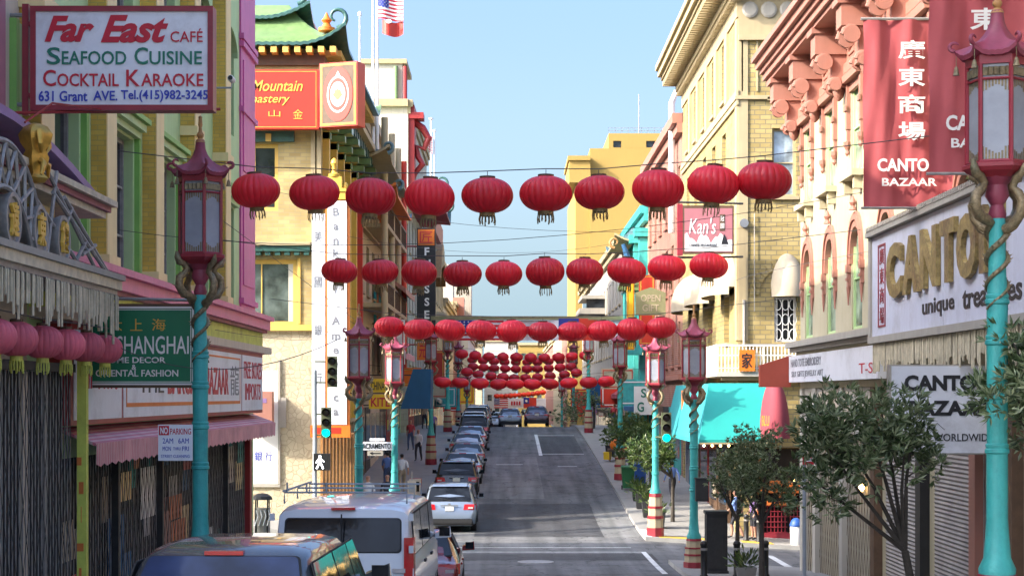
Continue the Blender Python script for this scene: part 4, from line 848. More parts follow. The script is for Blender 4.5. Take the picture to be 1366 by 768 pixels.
mb = MB().use("yellow_sign"); mb.box(X(494, y0), X(514, y0), y0, y0 + .12, Z(523, y0), Z(505, y0)); mb.build("board", s_); mb = MB(); tx("CHINA", "black_letter", 495, 513, 509, 520, d=.004, bold=.01); mb.build("lettering", s_)
s_ = wthing("blue_awning", "dark blue canvas awning with slanting edge over the west pavement", "awning", (-5, 84, 0)); y0 = 84
mb = MB().use("blue_cloth"); mb.prism([(X(534, y0), Z(545, y0)), (X(574, y0), Z(545, y0)), (X(575, y0), Z(492, y0)), (X(551, y0), Z(492, y0))], 0, 2.6, lambda u, v, q: (u, y0 + q, v)); mb.build("canopy", s_)
mb = MB().use("iron_dark"); mb.tube([(-7, y0 + .2, Z(500, y0)), (X(552, y0), y0 + .2, Z(500, y0))], .03, 5); mb.tube([(-7, y0 + .2, Z(540, y0)), (X(536, y0), y0 + .2, Z(540, y0))], .03, 5); mb.build("frame", s_)
rnd = random.Random(5)
plain = ["red_sign", "yellow_sign", "white_paint", "turquoise", "orange", "blue_cloth", "maroon_cloth", "olive_sign", "cream_cloth"]
nm = {"red_sign": "red", "yellow_sign": "yellow", "white_paint": "white", "turquoise": "turquoise", "orange": "orange", "blue_cloth": "blue", "maroon_cloth": "maroon", "olive_sign": "olive", "cream_cloth": "cream"}
def plain_sign(side, y, x0, x1, z0, z1, m, m2, label):
    o = MB().use(m).box(x0, x1, y, y + .2, z0, z1).build("projecting_sign"); tag(o, label, "sign")
    mb = MB().use(m2); e = .08 * min(x1 - x0, z1 - z0)
    for q in ((x0 + e, x1 - e, z0 + e, z0 + 1.6 * e), (x0 + e, x1 - e, z1 - 1.6 * e, z1 - e), (x0 + e, x0 + 1.6 * e, z0 + 1.6 * e, z1 - 1.6 * e), (x1 - 1.6 * e, x1 - e, z0 + 1.6 * e, z1 - 1.6 * e)): fbox(mb, FF(y), *q, .003, .02)
    mb.build("border", o)
    mb = MB().use("iron_dark"); xw = -7.0 if side == "L" else 8.4; mb.tube([(xw, y + .1, z1 - .2), (x0 if side == "L" else x1, y + .1, z1 - .2)], .035, 5); mb.build("bracket", o); return o
plain_sign("L", 90, -6.3, -5.3, 1.6, 3.9, "white_paint", "red_sign", "white upright sign with red border beyond the blue awning")
plain_sign("L", 95, -6.2, -4.7, .5, 1.5, "orange", "gold_paint", "wide orange sign with gold border beyond the blue awning")
plain_sign("L", 122, -6.0, -4.2, -.2, 1.0, "cream_cloth", "red_sign", "cream sign with red border beyond the orange square sign")
plain_sign("L", 133, -6.0, -4.8, .5, 3.4, "red_sign", "gold_paint", "tall red sign with gold border by the white tower")
plain_sign("L", 150, -6.3, -4.4, -1, .7, "turquoise", "white_paint", "turquoise sign with white border near the hill crest")
plain_sign("L", 170, -6.3, -4.6, -1.6, 1.4, "red_sign", "white_paint", "red sign with white border past the hill crest, west side")
plain_sign("L", 200, -6.3, -3.8, -1.0, 1.5, "yellow_sign", "red_sign", "yellow sign with red border far past the hill crest")
# flagpoles and flags
def stripes_flag(mb, P, u0, u1, z0, z1, wave):
    n = 16
    def S(u, z): return P(u, z, wave * sin((u - u0) / (u1 - u0) * 7) )
    for i in range(13):
        mb.use("red_letter" if i % 2 == 0 else "white_paint"); a, c = z0 + (z1 - z0) * i / 13, z0 + (z1 - z0) * (i + 1) / 13
        for k in range(n):
            ua, ub = u0 + (u1 - u0) * k / n, u0 + (u1 - u0) * (k + 1) / n
            blue = i >= 6 and k < n * .42
            mb.use("blue_flag" if blue else ("red_letter" if i % 2 == 0 else "white_paint"))
            dz = -.16 * (z1 - z0) * (k / n); dz2 = -.16 * (z1 - z0) * ((k + 1) / n)
            A, B_, C_, D_ = S(ua, a + dz), S(ub, a + dz2), S(ub, c + dz2), S(ua, c + dz)
            mb.poly([A, B_, C_, D_])
            if blue and (k + i) % 2 == 0:
                mb.use("white_paint"); m_ = [(A[q] + B_[q] + C_[q] + D_[q]) / 4 for q in range(3)]; r = (c - a) * .3; m_[1] -= .012
                mb.poly([(m_[0] + r * cos(q * 2.513 + pi / 2), m_[1], m_[2] + r * sin(q * 2.513 + pi / 2)) for q in range(5)])
mat("blue_flag", (0.02, 0.035, 0.25), 0.7, 0.1)
def pole(name, label, x, y, z0, z1, r=.06, m="white_paint"):
    o = MB().use(m).lathe([(r * 1.3, 0), (r, .3), (r * .6, z1 - z0), (r * 1.6, z1 - z0 + .02), (r * 1.6, z1 - z0 + .15), (.01, z1 - z0 + .22)], 10).build(name, loc=(x, y, z0), smooth=50); tag(o, label, "flagpole"); return o
y0 = 84
pole("flagpole", "white flagpole on the bank roof carrying two flags", X(503, y0), y0, 11.5, 21, .09); pole("flagpole", "second white flagpole just behind the flag bearing pole", X(497.5, 86), 86, 11.5, 21, .09); pole("flagpole", "thin short pole with lightning tip on the bank's eave", X(480, 74), 74, 13, Z(22, 74), .05)
mb = MB(); stripes_flag(mb, FF(y0 - .05), X(504, y0), X(538, y0), Z(25, y0) - .0, Z(-8, y0), .12); o = mb.build("striped_flag"); tag(o, "flag with stars and red and white stripes on the roof pole", "flag")
mb = MB().use("red_sign"); n = 10; P = FF(y0 - .05)
mb.rings([[P(X(510 + 28 * k / n, y0), Z(py + 5 * sin(k / n * 3) , y0), .15 * sin(k / n * 6)) for k in range(n + 1)] for py in (45, 26)], cap=False, closed=False); mb.use("white_paint"); P2 = FF(y0 - .22); mb.prism([(X(519 + 4 * cos(a * pi / 4), y0), Z(30 - 3 * sin(a * pi / 4), y0)) for a in range(8)], 0, .02, P2); o = mb.build("red_flag"); tag(o, "plain red flag with a small pale emblem below the striped flag", "flag")
y0 = 150
pole("flagpole", "far flagpole with pale striped flag above the green pagoda eave", X(575, y0), y0, 13, Z(160, y0), .12); pole("flagpole", "shorter far flagpole beside the pale flag's pole", X(579.5, y0), y0, 13, Z(176, y0), .1)
mb = MB(); stripes_flag(mb, FF(y0 - .1), X(569, y0), X(577, y0), Z(202, y0), Z(180, y0), .25); o = mb.build("striped_flag"); tag(o, "small striped flag hanging limp on the far flagpole", "flag")
# ================================================================== NEAR BLOCK, EAST SIDE
P = PR = FR(8.4)
b = wthing("bazaar_building", "cream bazaar building with heavy salmon cornice and salmon window hoods", "building", (8.4, 36, -4.5))
wy = [48.0 - 3.35 * i for i in range(9)]
holes = [(y, y + 1.3, 5.36, 7.6) for y in wy] + [(y, y + 1.25, 1.6, 4.05) for y in wy] + [(20.5, 49.6, -5.0, .2)]
mb = MB().use("cream"); mass(mb, 8.4, 24, 14, 50, -8, 9.6, skip=("W",)); wall_holes(mb, P, 14, 50, -8, 9.6, holes, .16); mb.build("wall", b)
for y in wy:
    window(b, P, y, y + 1.3, 5.36, 7.6, .13, "green_pale", "glass_pale", 1, 2, .07); window(b, P, y, y + 1.25, 1.6, 4.05, .13, "green_pale", "glass_pale", 1, 2, .07)
    mb = MB().use("cream"); fbox(mb, P, y - .15, y + 1.45, 5.2, 5.35, 0, .28); fbox(mb, P, y - .05, y + .15, 4.9, 5.196, 0, .2); fbox(mb, P, y + 1.15, y + 1.35, 4.9, 5.196, 0, .2); mb.build("sill", b)
    mb = MB().use("salmon")      # pendant brackets beside the tall window
    for u in (y - .28, y + 1.36):
        fbox(mb, P, u, u + .2, 6.5, 7.75, 0, .10); fbox(mb, P, u + .03, u + .17, 6.2, 6.5, 0, .08); mb.lathe([(.02, -.34), (.06, -.28), (.04, -.2), (.09, -.1), (.1, 0)], 8, P(u + .1, 6.2, .07)); fbox(mb, P, u - .04, u + .24, 6.95, 7.08, .10, .14)
    fbox(mb, P, y - .3, y + 1.6, 7.62, 7.8, 0, .2); fbox(mb, P, y - .1, y + 1.4, 7.4, 7.62, -.05, .05); mb.build("window_bracket", b)
    mb = MB().use("salmon"); n = 10; c = y + .625       # pointed gothic hood
    def lancet(hw, base, top, n=10): return [(c - hw * cos(pi / 2 * i / n) ** .8, base + (top - base) * sin(pi / 2 * i / n)) for i in range(n + 1)] + [(c + hw * cos(pi / 2 * i / n) ** .8, base + (top - base) * sin(pi / 2 * i / n)) for i in range(n - 1, -1, -1)]
    for (h1, t1, h2, t2, d) in ((.62, 4.05, .84, 4.42, .06), (.73, 4.22, .79, 4.34, .10)):
        A, B_ = lancet(h1, 3.2, t1), lancet(h2, 3.2, t2)
        for i in range(len(A) - 1):
            q = [A[i], A[i + 1], B_[i + 1], B_[i]]; mb.prism(q, -.02, d, P)
    A = lancet(.62, 3.2, 4.05)    # spandrels close the square head of the opening
    for i in range(len(A) - 1):
        if A[i][0] != A[i + 1][0]: mb.prism([A[i], A[i + 1], (A[i + 1][0], 4.12), (A[i][0], 4.12)], -.12, -.02, P)
    mb.lathe([(.1, 0), (.05, .1), (.09, .18), (.02, .34)], 8, P(c, 4.45, .1))
    for u in (c - .8, c + .8): fbox(mb, P, u - .11, u + .11, 3.0, 3.2, 0, .11); fbox(mb, P, u - .07, u + .07, 2.65, 3.0, 0, .08); mb.lathe([(.015, -.45), (.035, -.2), (.05, 0)], 8, P(u, 2.65, .05)); fbox(mb, P, u - .09, u + .09, 2.8, 2.87, .08, .11)
    mb.build("gothic_hood", b)
mb = MB().use("salmon")          # main cornice
for (z0, z1, d) in ((9.1, 9.28, 1.0), (9.283, 9.42, 1.08), (9.423, 9.62, 1.2), (9.623, 9.78, 1.32), (8.985, 9.097, .9)): fbox(mb, P, 14, 50.3 + d * .3, z0, z1, -.2, d)
fbox(mb, P, 14, 50.05, 7.85, 8.1, -.02, .16); fbox(mb, P, 14, 50.04, 8.104, 8.99, -.02, .08); fbox(mb, P, 14, 50.1, 8.75, 8.995, .081, .42); mb.build("cornice", b)
for i in range(10):
    y = 49.75 - 3.35 * i; mb = MB().use("salmon")
    fbox(mb, P, y - .32, y + .32, 8.35, 9.0, .082, .86); fbox(mb, P, y - .36, y + .36, 8.85, 8.998, .09, .95); fbox(mb, P, y - .26, y + .26, 7.55, 8.347, .0, .45)
    for u in (y - .3, y + .3):
        for cz, cd, r in ((8.15, .62, .22), (7.6, .36, .17)):
            pts = [P(u, cz + r * (1 - k * .055) * sin(k * .62), cd + r * (1 - k * .055) * cos(k * .62)) for k in range(16)]; mb.tube(pts, .055, 6)
        mb.lathe([(.19, -.06), (.19, .06)], 14, (P(u, 8.15, .62)[0], u, 8.15), "y"); mb.lathe([(.14, -.05), (.14, .05)], 14, (P(u, 7.6, .36)[0], u, 7.6), "y")
    mb.lathe([(.03, -.3), (.12, -.2), (.16, -.05), (.14, 0)], 10, P(y, 7.55, .22)); mb.build("scroll_bracket", b, smooth=40)
    if i < 9:
        mb = MB().use("salmon"); u = y - 1.67; fbox(mb, P, u - .14, u + .14, 8.5, 8.99, .082, .55); mb.lathe([(.02, -.35), (.1, -.2), (.17, -.08), (.12, 0)], 10, P(u, 8.5, .3)); fbox(mb, P, u - 1.1, u + 1.1, 8.25, 8.62, .08, .11); mb.build("small_bracket", b, smooth=40)
mb = MB().use("stone_grey"); fbox(mb, P, 14, 50.1, 1.22, 1.34, 0, .3); fbox(mb, P, 14, 50.15, 1.344, 1.5, 0, .42); mb.use("cream"); fbox(mb, P, 14, 50.05, .95, 1.216, 0, .12); mb.build("base_cornice", b)
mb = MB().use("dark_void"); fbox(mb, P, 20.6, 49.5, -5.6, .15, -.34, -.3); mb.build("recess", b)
for (u0, u1) in ((36.0, 39.4), (32.0, 34.9), (25.4, 28.4), (21.4, 24.6)):
    mb = MB().use("shutter"); n = int(5.2 / .085)
    R = [[P(u, -5.4 + .085 * k + (.0425 if j else 0), -.16 + (.02 if j else 0)) for u in (u0, u1)] for k in range(int(4.6 / .085)) for j in (0, 1)]
    mb.rings(R, cap=False, closed=False); mb.build("roller_shutter", b)
for (u, m) in ((31.2, "salmon"), (35.35, "black_paint"), (39.8, "wood_dark"), (28.9, "wood_dark"), (24.9, "iron_dark"), (49.45, "white_wall"), (47.4, "white_wall"), (43.6, "white_wall")):
    mb = MB().use(m); fbox(mb, P, u, u + .42, -5.9, .19, -.28, .04); mb.build("shop_pillar", b)
mb = MB().use("white_wall"); fbox(mb, P, 40.3, 49.4, -.95, .19, -.2, -.02); mb.use("beige"); fbox(mb, P, 43, 47, -.9, .1, -.018, .02); mb.build("transom_panel", b)
mb = MB().use("glass_dark"); fbox(mb, P, 40.3, 49.4, -5.4, -.97, -.25, -.2); mb.build("display_glass", b)
mb = MB(); gate_bars(mb, P, 40.3, 49.3, -5.4, -1.0, -.1, .16, "wood_dark", "stone_grey"); mb.build("lattice_gate", b)
mb = MB(); gate_bars(mb, P, 29.4, 31.1, -4.7, -.6, -.1, .1); mb.build("lattice_gate", b)
rnd = random.Random(21)
for i in range(7): mb = MB().use(rnd.choice(["yellow_sign", "cream_cloth", "orange_wood", "red_dark", "wood_carved"])); u = 40.6 + i * 1.2; z = -3.8 + rnd.random() * 1.8; fbox(mb, P, u, u + .7, z, z + rnd.uniform(.4, 1), -.19, -.17); mb.build("display_panel", b)
mb = MB().use("lamp_warm"); mb.lathe([(.02, -.09), (.09, 0), (.02, .09)], 10, P(41.6, -2.2, -.05)); mb.build("lamp_globe", b)
# big relief sign
s_ = wthing("bazaar_fascia_sign", "long lavender white fascia sign with big rough gold relief letters", "sign", (7.8, 30, 2.4)); D8 = FR(7.8)
mb = MB().use("wood_dark"); fbox(mb, D8, 16, 37.4, 1.22, 3.36, -.55, -.01); mb.use("stone_grey"); fbox(mb, D8, 16, 37.5, 3.365, 3.47, -.55, .12); fbox(mb, D8, 16, 37.5, 1.1, 1.24, -.55, .06); fbox(mb, D8, 37.3, 37.5, 1.245, 3.36, -.5, .05)
n = 150
for i in range(n): u = 16.1 + 21.3 * i / n; fbox(mb, D8, u, u + .08, 3.474, 3.56, -.5, .14)
mb.build("frame", s_)
for u in (16.0, 20.6, 25.9, 31.2): mb = MB().use("board_lavender"); fbox(mb, D8, u + .01 , (u + 5.28 if u < 31 else 37.28), 1.25, 3.35, -.005, .003); mb.build("panel", s_)
mb = MB().use("gold_relief") if False else MB()
mat("gold_relief", (0.30, 0.22, 0.08), 0.45, 0.5, 9, metal=0.3, bump=0.6, bscale=20, stains=((0.10, 0.045, 0.03), 0.85))
mb.use("gold_relief")
for ch, a, c, dz in (("C", 35.5, 34.2, -.02), ("A", 34.05, 32.75, 0), ("N", 32.6, 31.35, .02), ("T", 31.1, 30.1, .03), ("O", 29.95, 28.7, 0), ("N", 28.5, 27.25, .03)): put_text(mb, ch, D8, a, c, 1.95 + dz, 3.06 + dz, .01, .09, bold=.05)
mb.build("relief_lettering", s_); mb = MB().use("gold_relief")
for ch, a, c in (("B", 24.6, 23.4), ("A", 23.2, 22.0), ("Z", 21.8, 20.6), ("A", 20.4, 19.2), ("A", 19, 17.8), ("R", 17.6, 16.4)): put_text(mb, ch, D8, a, c, 1.95, 3.06, .01, .09, bold=.05)
mb.build("relief_lettering", s_)
mb = MB().use("black_letter"); put_text(mb, "unique", D8, 32.75, 30.4, 1.42, 1.78, .006, .01, bold=.02); put_text(mb, "treasures", D8, 29.85, 26.4, 1.46, 1.78, .006, .01, bold=.02); put_text(mb, "from the world", D8, 24.4, 19.4, 1.46, 1.78, .006, .01, bold=.02); mb.build("lettering", s_)
mb = MB().use("red_frame")
for q in ((36.65, 35.95, 1.42, 1.46), (36.65, 35.95, 3.1, 3.14), (36.65, 36.6, 1.46, 3.1), (36.0, 35.95, 1.46, 3.1)): fbox(mb, D8, *q, .004, .02)
for k, ch in enumerate("廣東商場"): put_text(mb, ch, D8, 36.5, 36.1, 2.72 - .41 * k, 3.06 - .41 * k, .004, .012)
mb.build("red_characters", s_)
mb = MB().use("bamboo"); rnd = random.Random(8); y = 20
while y < 37.3:
    L = rnd.uniform(.35, .68); mb.lathe([(.02, 0), (.022, L * .5), (.02, L), (.003, L + .02)], 6, (7.82 + rnd.uniform(-.01, .01), y, 1.08 - L)); y += rnd.uniform(.08, .15)
fr = mb.build("bamboo_fringe"); tag(fr, "fringe of bamboo tubes hanging under the lavender white fascia sign", "fringe")
s_ = wthing("small_print_sign", "pale blue white sign board with small print and red end panel", "sign", (8, 45, .7)); Q = FR(8.15)
mb = MB().use("board_white"); fbox(mb, Q, 38.4, 50.5, .37, 1.12, -.2, 0); mb.build("board", s_)
mb = MB().use("grey_letter"); put_text(mb, "HAND TOTE EMBROIDERY", Q, 50.1, 45.3, .80, 1.02, .004, .006, bold=.01); put_text(mb, "SILK GIFTS JEWELRY ART", Q, 50.0, 45.0, .47, .68, .004, .006, bold=.01); mb.build("small_print", s_)
mb = MB().use("red_letter"); put_text(mb, "T-S", Q, 40.4, 38.9, .5, .74, .004, .006); mb.build("lettering", s_)
mb = MB().use("salmon").use("red_letter"); mb.use("red_end"if False else "maroon_cloth"); mat("brick_paint", (0.40, 0.07, 0.04), 0.6, 0.1, 2); mb.use("brick_paint"); mb.prism([(X(1014, 50.6), Z(516, 50.6)), (X(1055, 50.6), Z(516, 50.6)), (X(1055, 50.6), Z(474, 50.6)), (X(1014, 50.6), Z(487, 50.6))], 50.6, 50.9, lambda u, v, q: (u, q, v)); mb.build("red_end_panel", s_)
s_ = wthing("bazaar_hanging_sign", "white projecting sign with heavy black serif-like letters above the roller shutters", "sign", (7.5, 30.3, -.2)); y0 = 30.2; P = FF(y0)
mb = MB().use("stone_grey"); mb.box(6.62, 8.39, y0, y0 + .22, Z(606, y0), Z(486, y0)); mb.build("frame", s_); mb = MB().use("board_white"); mb.box(6.65, 8.36, y0 - .012, y0 - .001, Z(604, y0), Z(488, y0)); mb.build("panel", s_)
mb = MB(); tx("CANTON", "black_letter", 1206, 1322, 500, 521, d=.014, bold=.045); tx("BAZAAR", "black_letter", 1212, 1322, 534, 554, d=.014, bold=.045); tx("WORLDWIDE", "black_letter", 1244, 1324, 578, 588, d=.014, bold=.005); mb.use("black_letter")
for i in range(3): mb.tube([(X(1195 + 22 * i, y0), y0 - .016, Z(572, y0)), (X(1206 + 22 * i, y0), y0 - .016, Z(564, y0)), (X(1216 + 22 * i, y0), y0 - .016, Z(573, y0))], .006, 4)
mb.build("lettering", s_)
# cloth banners
def cloth_banner(name, label, y0, xa, xb, za, zb, txt):
    s_ = wthing(name, label, "banner", ((xa + xb) / 2, y0, zb), "long red shop banners"); nu, nv = 20, 30
    mb = MB().use("banner_cloth")
    V = [(xa + (xb - xa) * i / nu, y0 + .045 * sin(i * .8 + j * .10) * (.4 + j / nv) + .03 * sin(j * .45 + i * .25) + .02 * sin(i * 1.9 - j * .3), za + (zb - za) * j / nv) for j in range(nv + 1) for i in range(nu + 1)]
    mb.mesh(V, [(j * (nu + 1) + i, j * (nu + 1) + i + 1, (j + 1) * (nu + 1) + i + 1, (j + 1) * (nu + 1) + i) for j in range(nv) for i in range(nu)]); mb.build("cloth", s_, smooth=80)
    mb = MB().use("iron_grey"); mb.tube([(xa - .05, y0, zb + .02), (8.4, y0, zb + .02)], .028, 6); mb.tube([(xa - .05, y0, za - .02), (8.4, y0, za - .02)], .025, 6); mb.build("banner_pole", s_)
    mb = MB().use("white_paint"); P = FF(y0 - .115); h = zb - za; wd = xb - xa
    for k, ch in enumerate("廣東商場"): put_text(mb, ch, P, xa + wd * .37, xa + wd * .67, zb - h * (.215 + .145 * k), zb - h * (.115 + .145 * k) , .0, .008, bold=.02)
    put_text(mb, "CANTON", P, xa + wd * .14, xa + wd * .83, za + h * .185, za + h * .255, 0, .008, bold=.03); put_text(mb, "BAZAAR", P, xa + wd * .19, xa + wd * .80, za + h * .108, za + h * .15, 0, .008, bold=.02); mb.build("lettering", s_)
    return s_
cloth_banner("cloth_banner", "sunlit red cloth banner with four white characters beside the gothic windows", 32.7, X(1152, 32.7), 8.36, Z(276, 32.7), Z(27, 32.7), 1)
cloth_banner("cloth_banner", "shaded purplish red cloth banner behind the lantern of the foremost lamp post", 27.7, X(1240, 27.7), 8.36, Z(230, 27.7), 7.03, 1)

# ================================================================== FAR BLOCK, EAST SIDE
b = wthing("brick_corner_building", "yellow brick corner building with big dentilled cornice and white balcony", "building", (8.4, 64, -5)); yf = 63.5; PF = FF(yf); P = FR(8.4); k = yf / FP
def xx(px): return (px - VX) * k
def zz(py): return (VY - py) * k
wF = [(xx(1030), xx(1062), zz(262), zz(171)), (xx(1027), xx(1059), zz(130), zz(60)), (13.6, 14.5, zz(262), zz(171)), (13.6, 14.5, zz(130), zz(60)), (xx(1033), xx(1063), zz(456), zz(396)), (13.4, 14.6, zz(456), zz(396))]
ys_ = [64.9 + 3.35 * i + 2.2 for i in range(5)]
wS = [(y, y + 1.2, 11.35, 13.6) for y in ys_] + [(y, y + 1.2, 7.75, 10.1) for y in ys_] + [(y, y + 1.6, 2.0, 3.9) for y in (66, 71.5, 77)]
mb = MB().use("brick_yellow"); mass(mb, 8.4, 26, yf, 83.6, -8.5, 14.5, skip=("W", "S")); wall_holes(mb, PF, 8.4, 26, -8.5, 14.5, wF + [(9.0, 25, -5, -1.9)], .3); wall_holes(mb, P, yf, 83.6, -8.5, 14.5, wS + [(64.6, 83, -5.2, -1.6)], .35); mb.build("wall", b)
for q in wF[:4]: window(b, PF, *q, .25, "stone_trim", "glass_blind", 1, 2, .09, sill="stone_trim")
for q in wS: window(b, P, *q, .28, "stone_trim", "glass_dark", 1, 2, .09, sill="stone_trim")
for q in wF[4:]:
    window(b, PF, *q, .25, "white_paint", "glass_dark", 1, 1, .09)
    mb = MB().use("white_paint"); u0, u1, z0, z1 = q
    for i in range(4): u = u0 + (u1 - u0) * (i + .5) / 4; mb.tube([PF(u, z0, -.05), PF(u, z1, -.05)], .014, 5)
    for i in range(3):
        for j in range(3): c = (u0 + (u1 - u0) * (i + .5) / 3, z0 + (z1 - z0) * (j + .5) / 3); mb.tube([PF(c[0] + .13 * cos(a * .524), c[1] + .2 * sin(a * .524), -.045) for a in range(13)], .014, 5)
    mb.build("window_grille", b)
mb = MB().use("stone_trim"); fbox(mb, PF, 8.4, 26, zz(133), zz(128), 0, .12); fbox(mb, P, yf - .12, 83.6, zz(133) - .003, zz(128), 0, .12); fbox(mb, PF, 8.4, 26, 13.1, 14.45, 0, .06); fbox(mb, P, yf - .06, 83.6, 13.75, 14.45, 0, .06); fbox(mb, PF, 8.4, 26, 12.9, 13.1, 0, .16)
fbox(mb, P, yf - .1, 83.6, 10.55, 11.1, 0, .08)
for y in ys_: fbox(mb, P, y - .95, y - .2, 11.1, 13.7, 0, .1)
fbox(mb, P, yf, yf + .5, 2, 13.7, 0, .06); fbox(mb, PF, 8.4, 8.75, 2, 12.9, 0, .05)
for u0, u1 in ((xx(989), xx(991)), (xx(1009), xx(1011))): fbox(mb, PF, u0, u1, zz(122), zz(45), 0, .05)
fbox(mb, PF, xx(989), xx(1011), zz(45), zz(43), 0, .05)
mb.build("stone_trim", b)
mb = MB().use("brick_yellow"); n = 14
for q in (wF[4], wF[5]):
    c = (q[0] + q[1]) / 2
    for i in range(n): 
        a0, a1 = pi * i / n, pi * (i + 1) / n - .03; mb.prism([(c + r * cos(a), q[3] + .05 + 1.05 * r * sin(a)) for r, a in ((.98, a0), (.98, a1), (1.3, a1), (1.3, a0))], .0, .06, PF)
mb.build("brick_arch", b)
mb = MB().use("stone_trim")
for z0, z1, d in ((14.5, 14.75, .35), (15.05, 15.2, 1.05), (15.204, 15.5, 1.2), (15.504, 15.75, 1.32)): fbox(mb, P, yf - d, 83.6 + .0, z0, z1, -.3, d); fbox(mb, PF, 8.4 + .301, 26, z0 + .002, z1 - .002, -.3, d)
v = yf - .9
while v < 83.4: fbox(mb, P, v, v + .22, 14.76, 15.046, -.1, .98); v += .44
u = 8.5
while u < 25: fbox(mb, PF, u, u + .22, 14.765, 15.044, -.1, .95); u += .44
v = yf - .4
while v < 83.5: fbox(mb, P, v, v + .12, 14.3, 14.496, -.1, .3); v += .26
mb.build("dentil_cornice", b)
for px in (1000, 1025, 1050): mb = MB().use("stone_grey"); mb.lathe([(.22, 0), (.3, .04), (.22, .08), (.05, .1)], 12, (xx(px), yf - .16, zz(14)), "y"); mb.build("rosette", b)
def dome_awning(name, label, P, u0, u1, z0, z1, proj, m, parent=None, group=None):
    mb = MB().use(m); n, k_ = 16, 8; R = []
    for j in range(k_ + 1):
        t = pi / 2 * j / k_; R.append([P(((u0 + u1) / 2 + (u1 - u0) / 2 * cos(pi * i / n) * (1 if True else 1)), z0 + (z1 - z0) * sin(pi * i / n) * cos(t) , proj * sin(t) * (.25 + .75 * sin(pi * i / n)) ) for i in range(n + 1)])
    mb.rings(R, cap=False, closed=False)
    mb.mesh([P(u0, z0, 0), P(u1, z0, 0), P(u1, z0 - .25, 0), P(u0, z0 - .25, 0)], [(0, 1, 2, 3)])
    low = [P((u0 + u1) / 2 + (u1 - u0) / 2 * cos(pi * i / n), z0, proj * (.25 + .75 * sin(pi * i / n))) for i in range(n + 1)]; mb.rings([low, [(p[0], p[1], p[2] - .28) for p in low]], cap=False, closed=False)
    o = mb.build(name, parent, smooth=60); tag(o, label, "awning", group) if label else None; return o
dome_awning("dome_awning", "cream dome awning over the grilled window facing the crossing", PF, xx(1028), xx(1072), zz(386), zz(338), .8, "cream_cloth")
for (u0, u1, lab) in ((64.2, 68.6, "cream dome awning on the brick side wall below the pink restaurant sign"), (70.6, 75.0, "cream dome awning on the brick side wall, middle of three"), (76.2, 81.0, "cream dome awning on the brick side wall, third from the corner")): dome_awning("dome_awning", lab, P, u0, u1, 4.0, 5.4, 1.0, "cream_cloth", group="cream dome awnings of the brick building")
mb = MB().use("white_wall"); mb.box(7.55, 10.9, 62.95, yf - .003, zz(502), zz(496)); mb.box(7.55, 8.397, yf - .003, 74, zz(502), zz(496)); mb.use("stone_trim"); mb.box(7.75, 10.8, 63.1, yf - .003, zz(507), zz(502.2)); mb.build("balcony_slab", b)
mb = MB().use("white_paint"); zb_, zt_ = zz(496), zz(462)
def bar(x, y): mb.box(x - .018, x + .018, y - .018, y + .018, zb_, zt_)
for i in range(26): bar(7.6 + i * .128, 63.0)
for i in range(34): bar(7.6, 63.1 + i * .32)
mb.box(7.57, 10.85, 62.96, 63.04, zt_, zt_ + .06); mb.box(7.57, 7.64, 63.045, 74, zt_, zt_ + .06); mb.box(7.58, 10.85, 62.97, 63.03, zt_ - .35, zt_ - .31); mb.box(7.58, 10.85, 62.97, 63.03, zb_ + .12, zb_ + .15)
mb.build("balcony_railing", b)
mb = MB().use("orange"); mb.box(xx(983), xx(1003.5), 62.85, 62.93, zz(495), zz(467)); o = mb.build("orange_sign"); tag(o, "orange square sign with one dark character hung on the white balcony railing", "sign"); mb = MB().use("black_letter"); put_text(mb, "家", FF(62.85), xx(986), xx(1000), zz(491), zz(471), .004, .01, bold=.01); mb.build("lettering", o)
# teal corner awning
s_ = wthing("corner_awning", "bright teal canvas awning wrapping the brick corner above the orange shopfront", "awning", (8.4, 63, -.5)); zt, zb = zz(511), zz(584)
mb = MB().use("teal_cloth"); mb.hexa([(6.75, 61.3, zb), (9.4 , 61.3, zb), (9.4, 61.35, zb + .02), (6.8, 61.35, zb + .02), (7.25, 62.85, zt - .02), (9.4, 62.85, zt - .02), (9.4, 62.9, zt), (7.25, 62.9, zt)]); mb.poly([(6.75, 61.295, zb), (9.4, 61.295, zb), (9.4, 61.295, zb - .1), (6.75, 61.295, zb - .1)]); mb.build("front_canvas", s_)
mb = MB().use("teal_cloth_side"); mb.poly([(6.75, 61.3, zb), (7.25, 62.85, zt - .02), (7.25, 75, zt - .02), (6.75, 75, zb)]); mb.poly([(6.745, 61.3, zb), (6.745, 75, zb), (6.745, 75, zb - .16), (6.745, 61.3, zb - .16)]); mb.build("side_canvas", s_)
mb = MB().use("stone_trim"); mb.box(6.75, 9.45, 61.2, 61.29, zb - .16, zb - .105); mb.use("lamp_warm")
mb.build("light_rail", s_)
for i in range(9): mb = MB().use("lamp_warm"); mb.lathe([(.01, -.05), (.05, 0), (.01, .05)], 8, (6.9 + i * .29, 61.24, zb - .21)); mb.build("bulb", s_)
o = dome_awning("dome_awning", "maroon half dome awning with gold lettering beside the teal awning", FF(61.5), xx(1003), xx(1040), zz(572), zz(505), 1.0, "maroon_cloth")
mb = MB().use("gold_paint"); put_text(mb, "BLU", FF(60.45), X(1016, 60.45), X(1026, 60.45), Z(568, 60.45), Z(554, 60.45), .02, .01, bold=.02); mb.build("lettering", o)
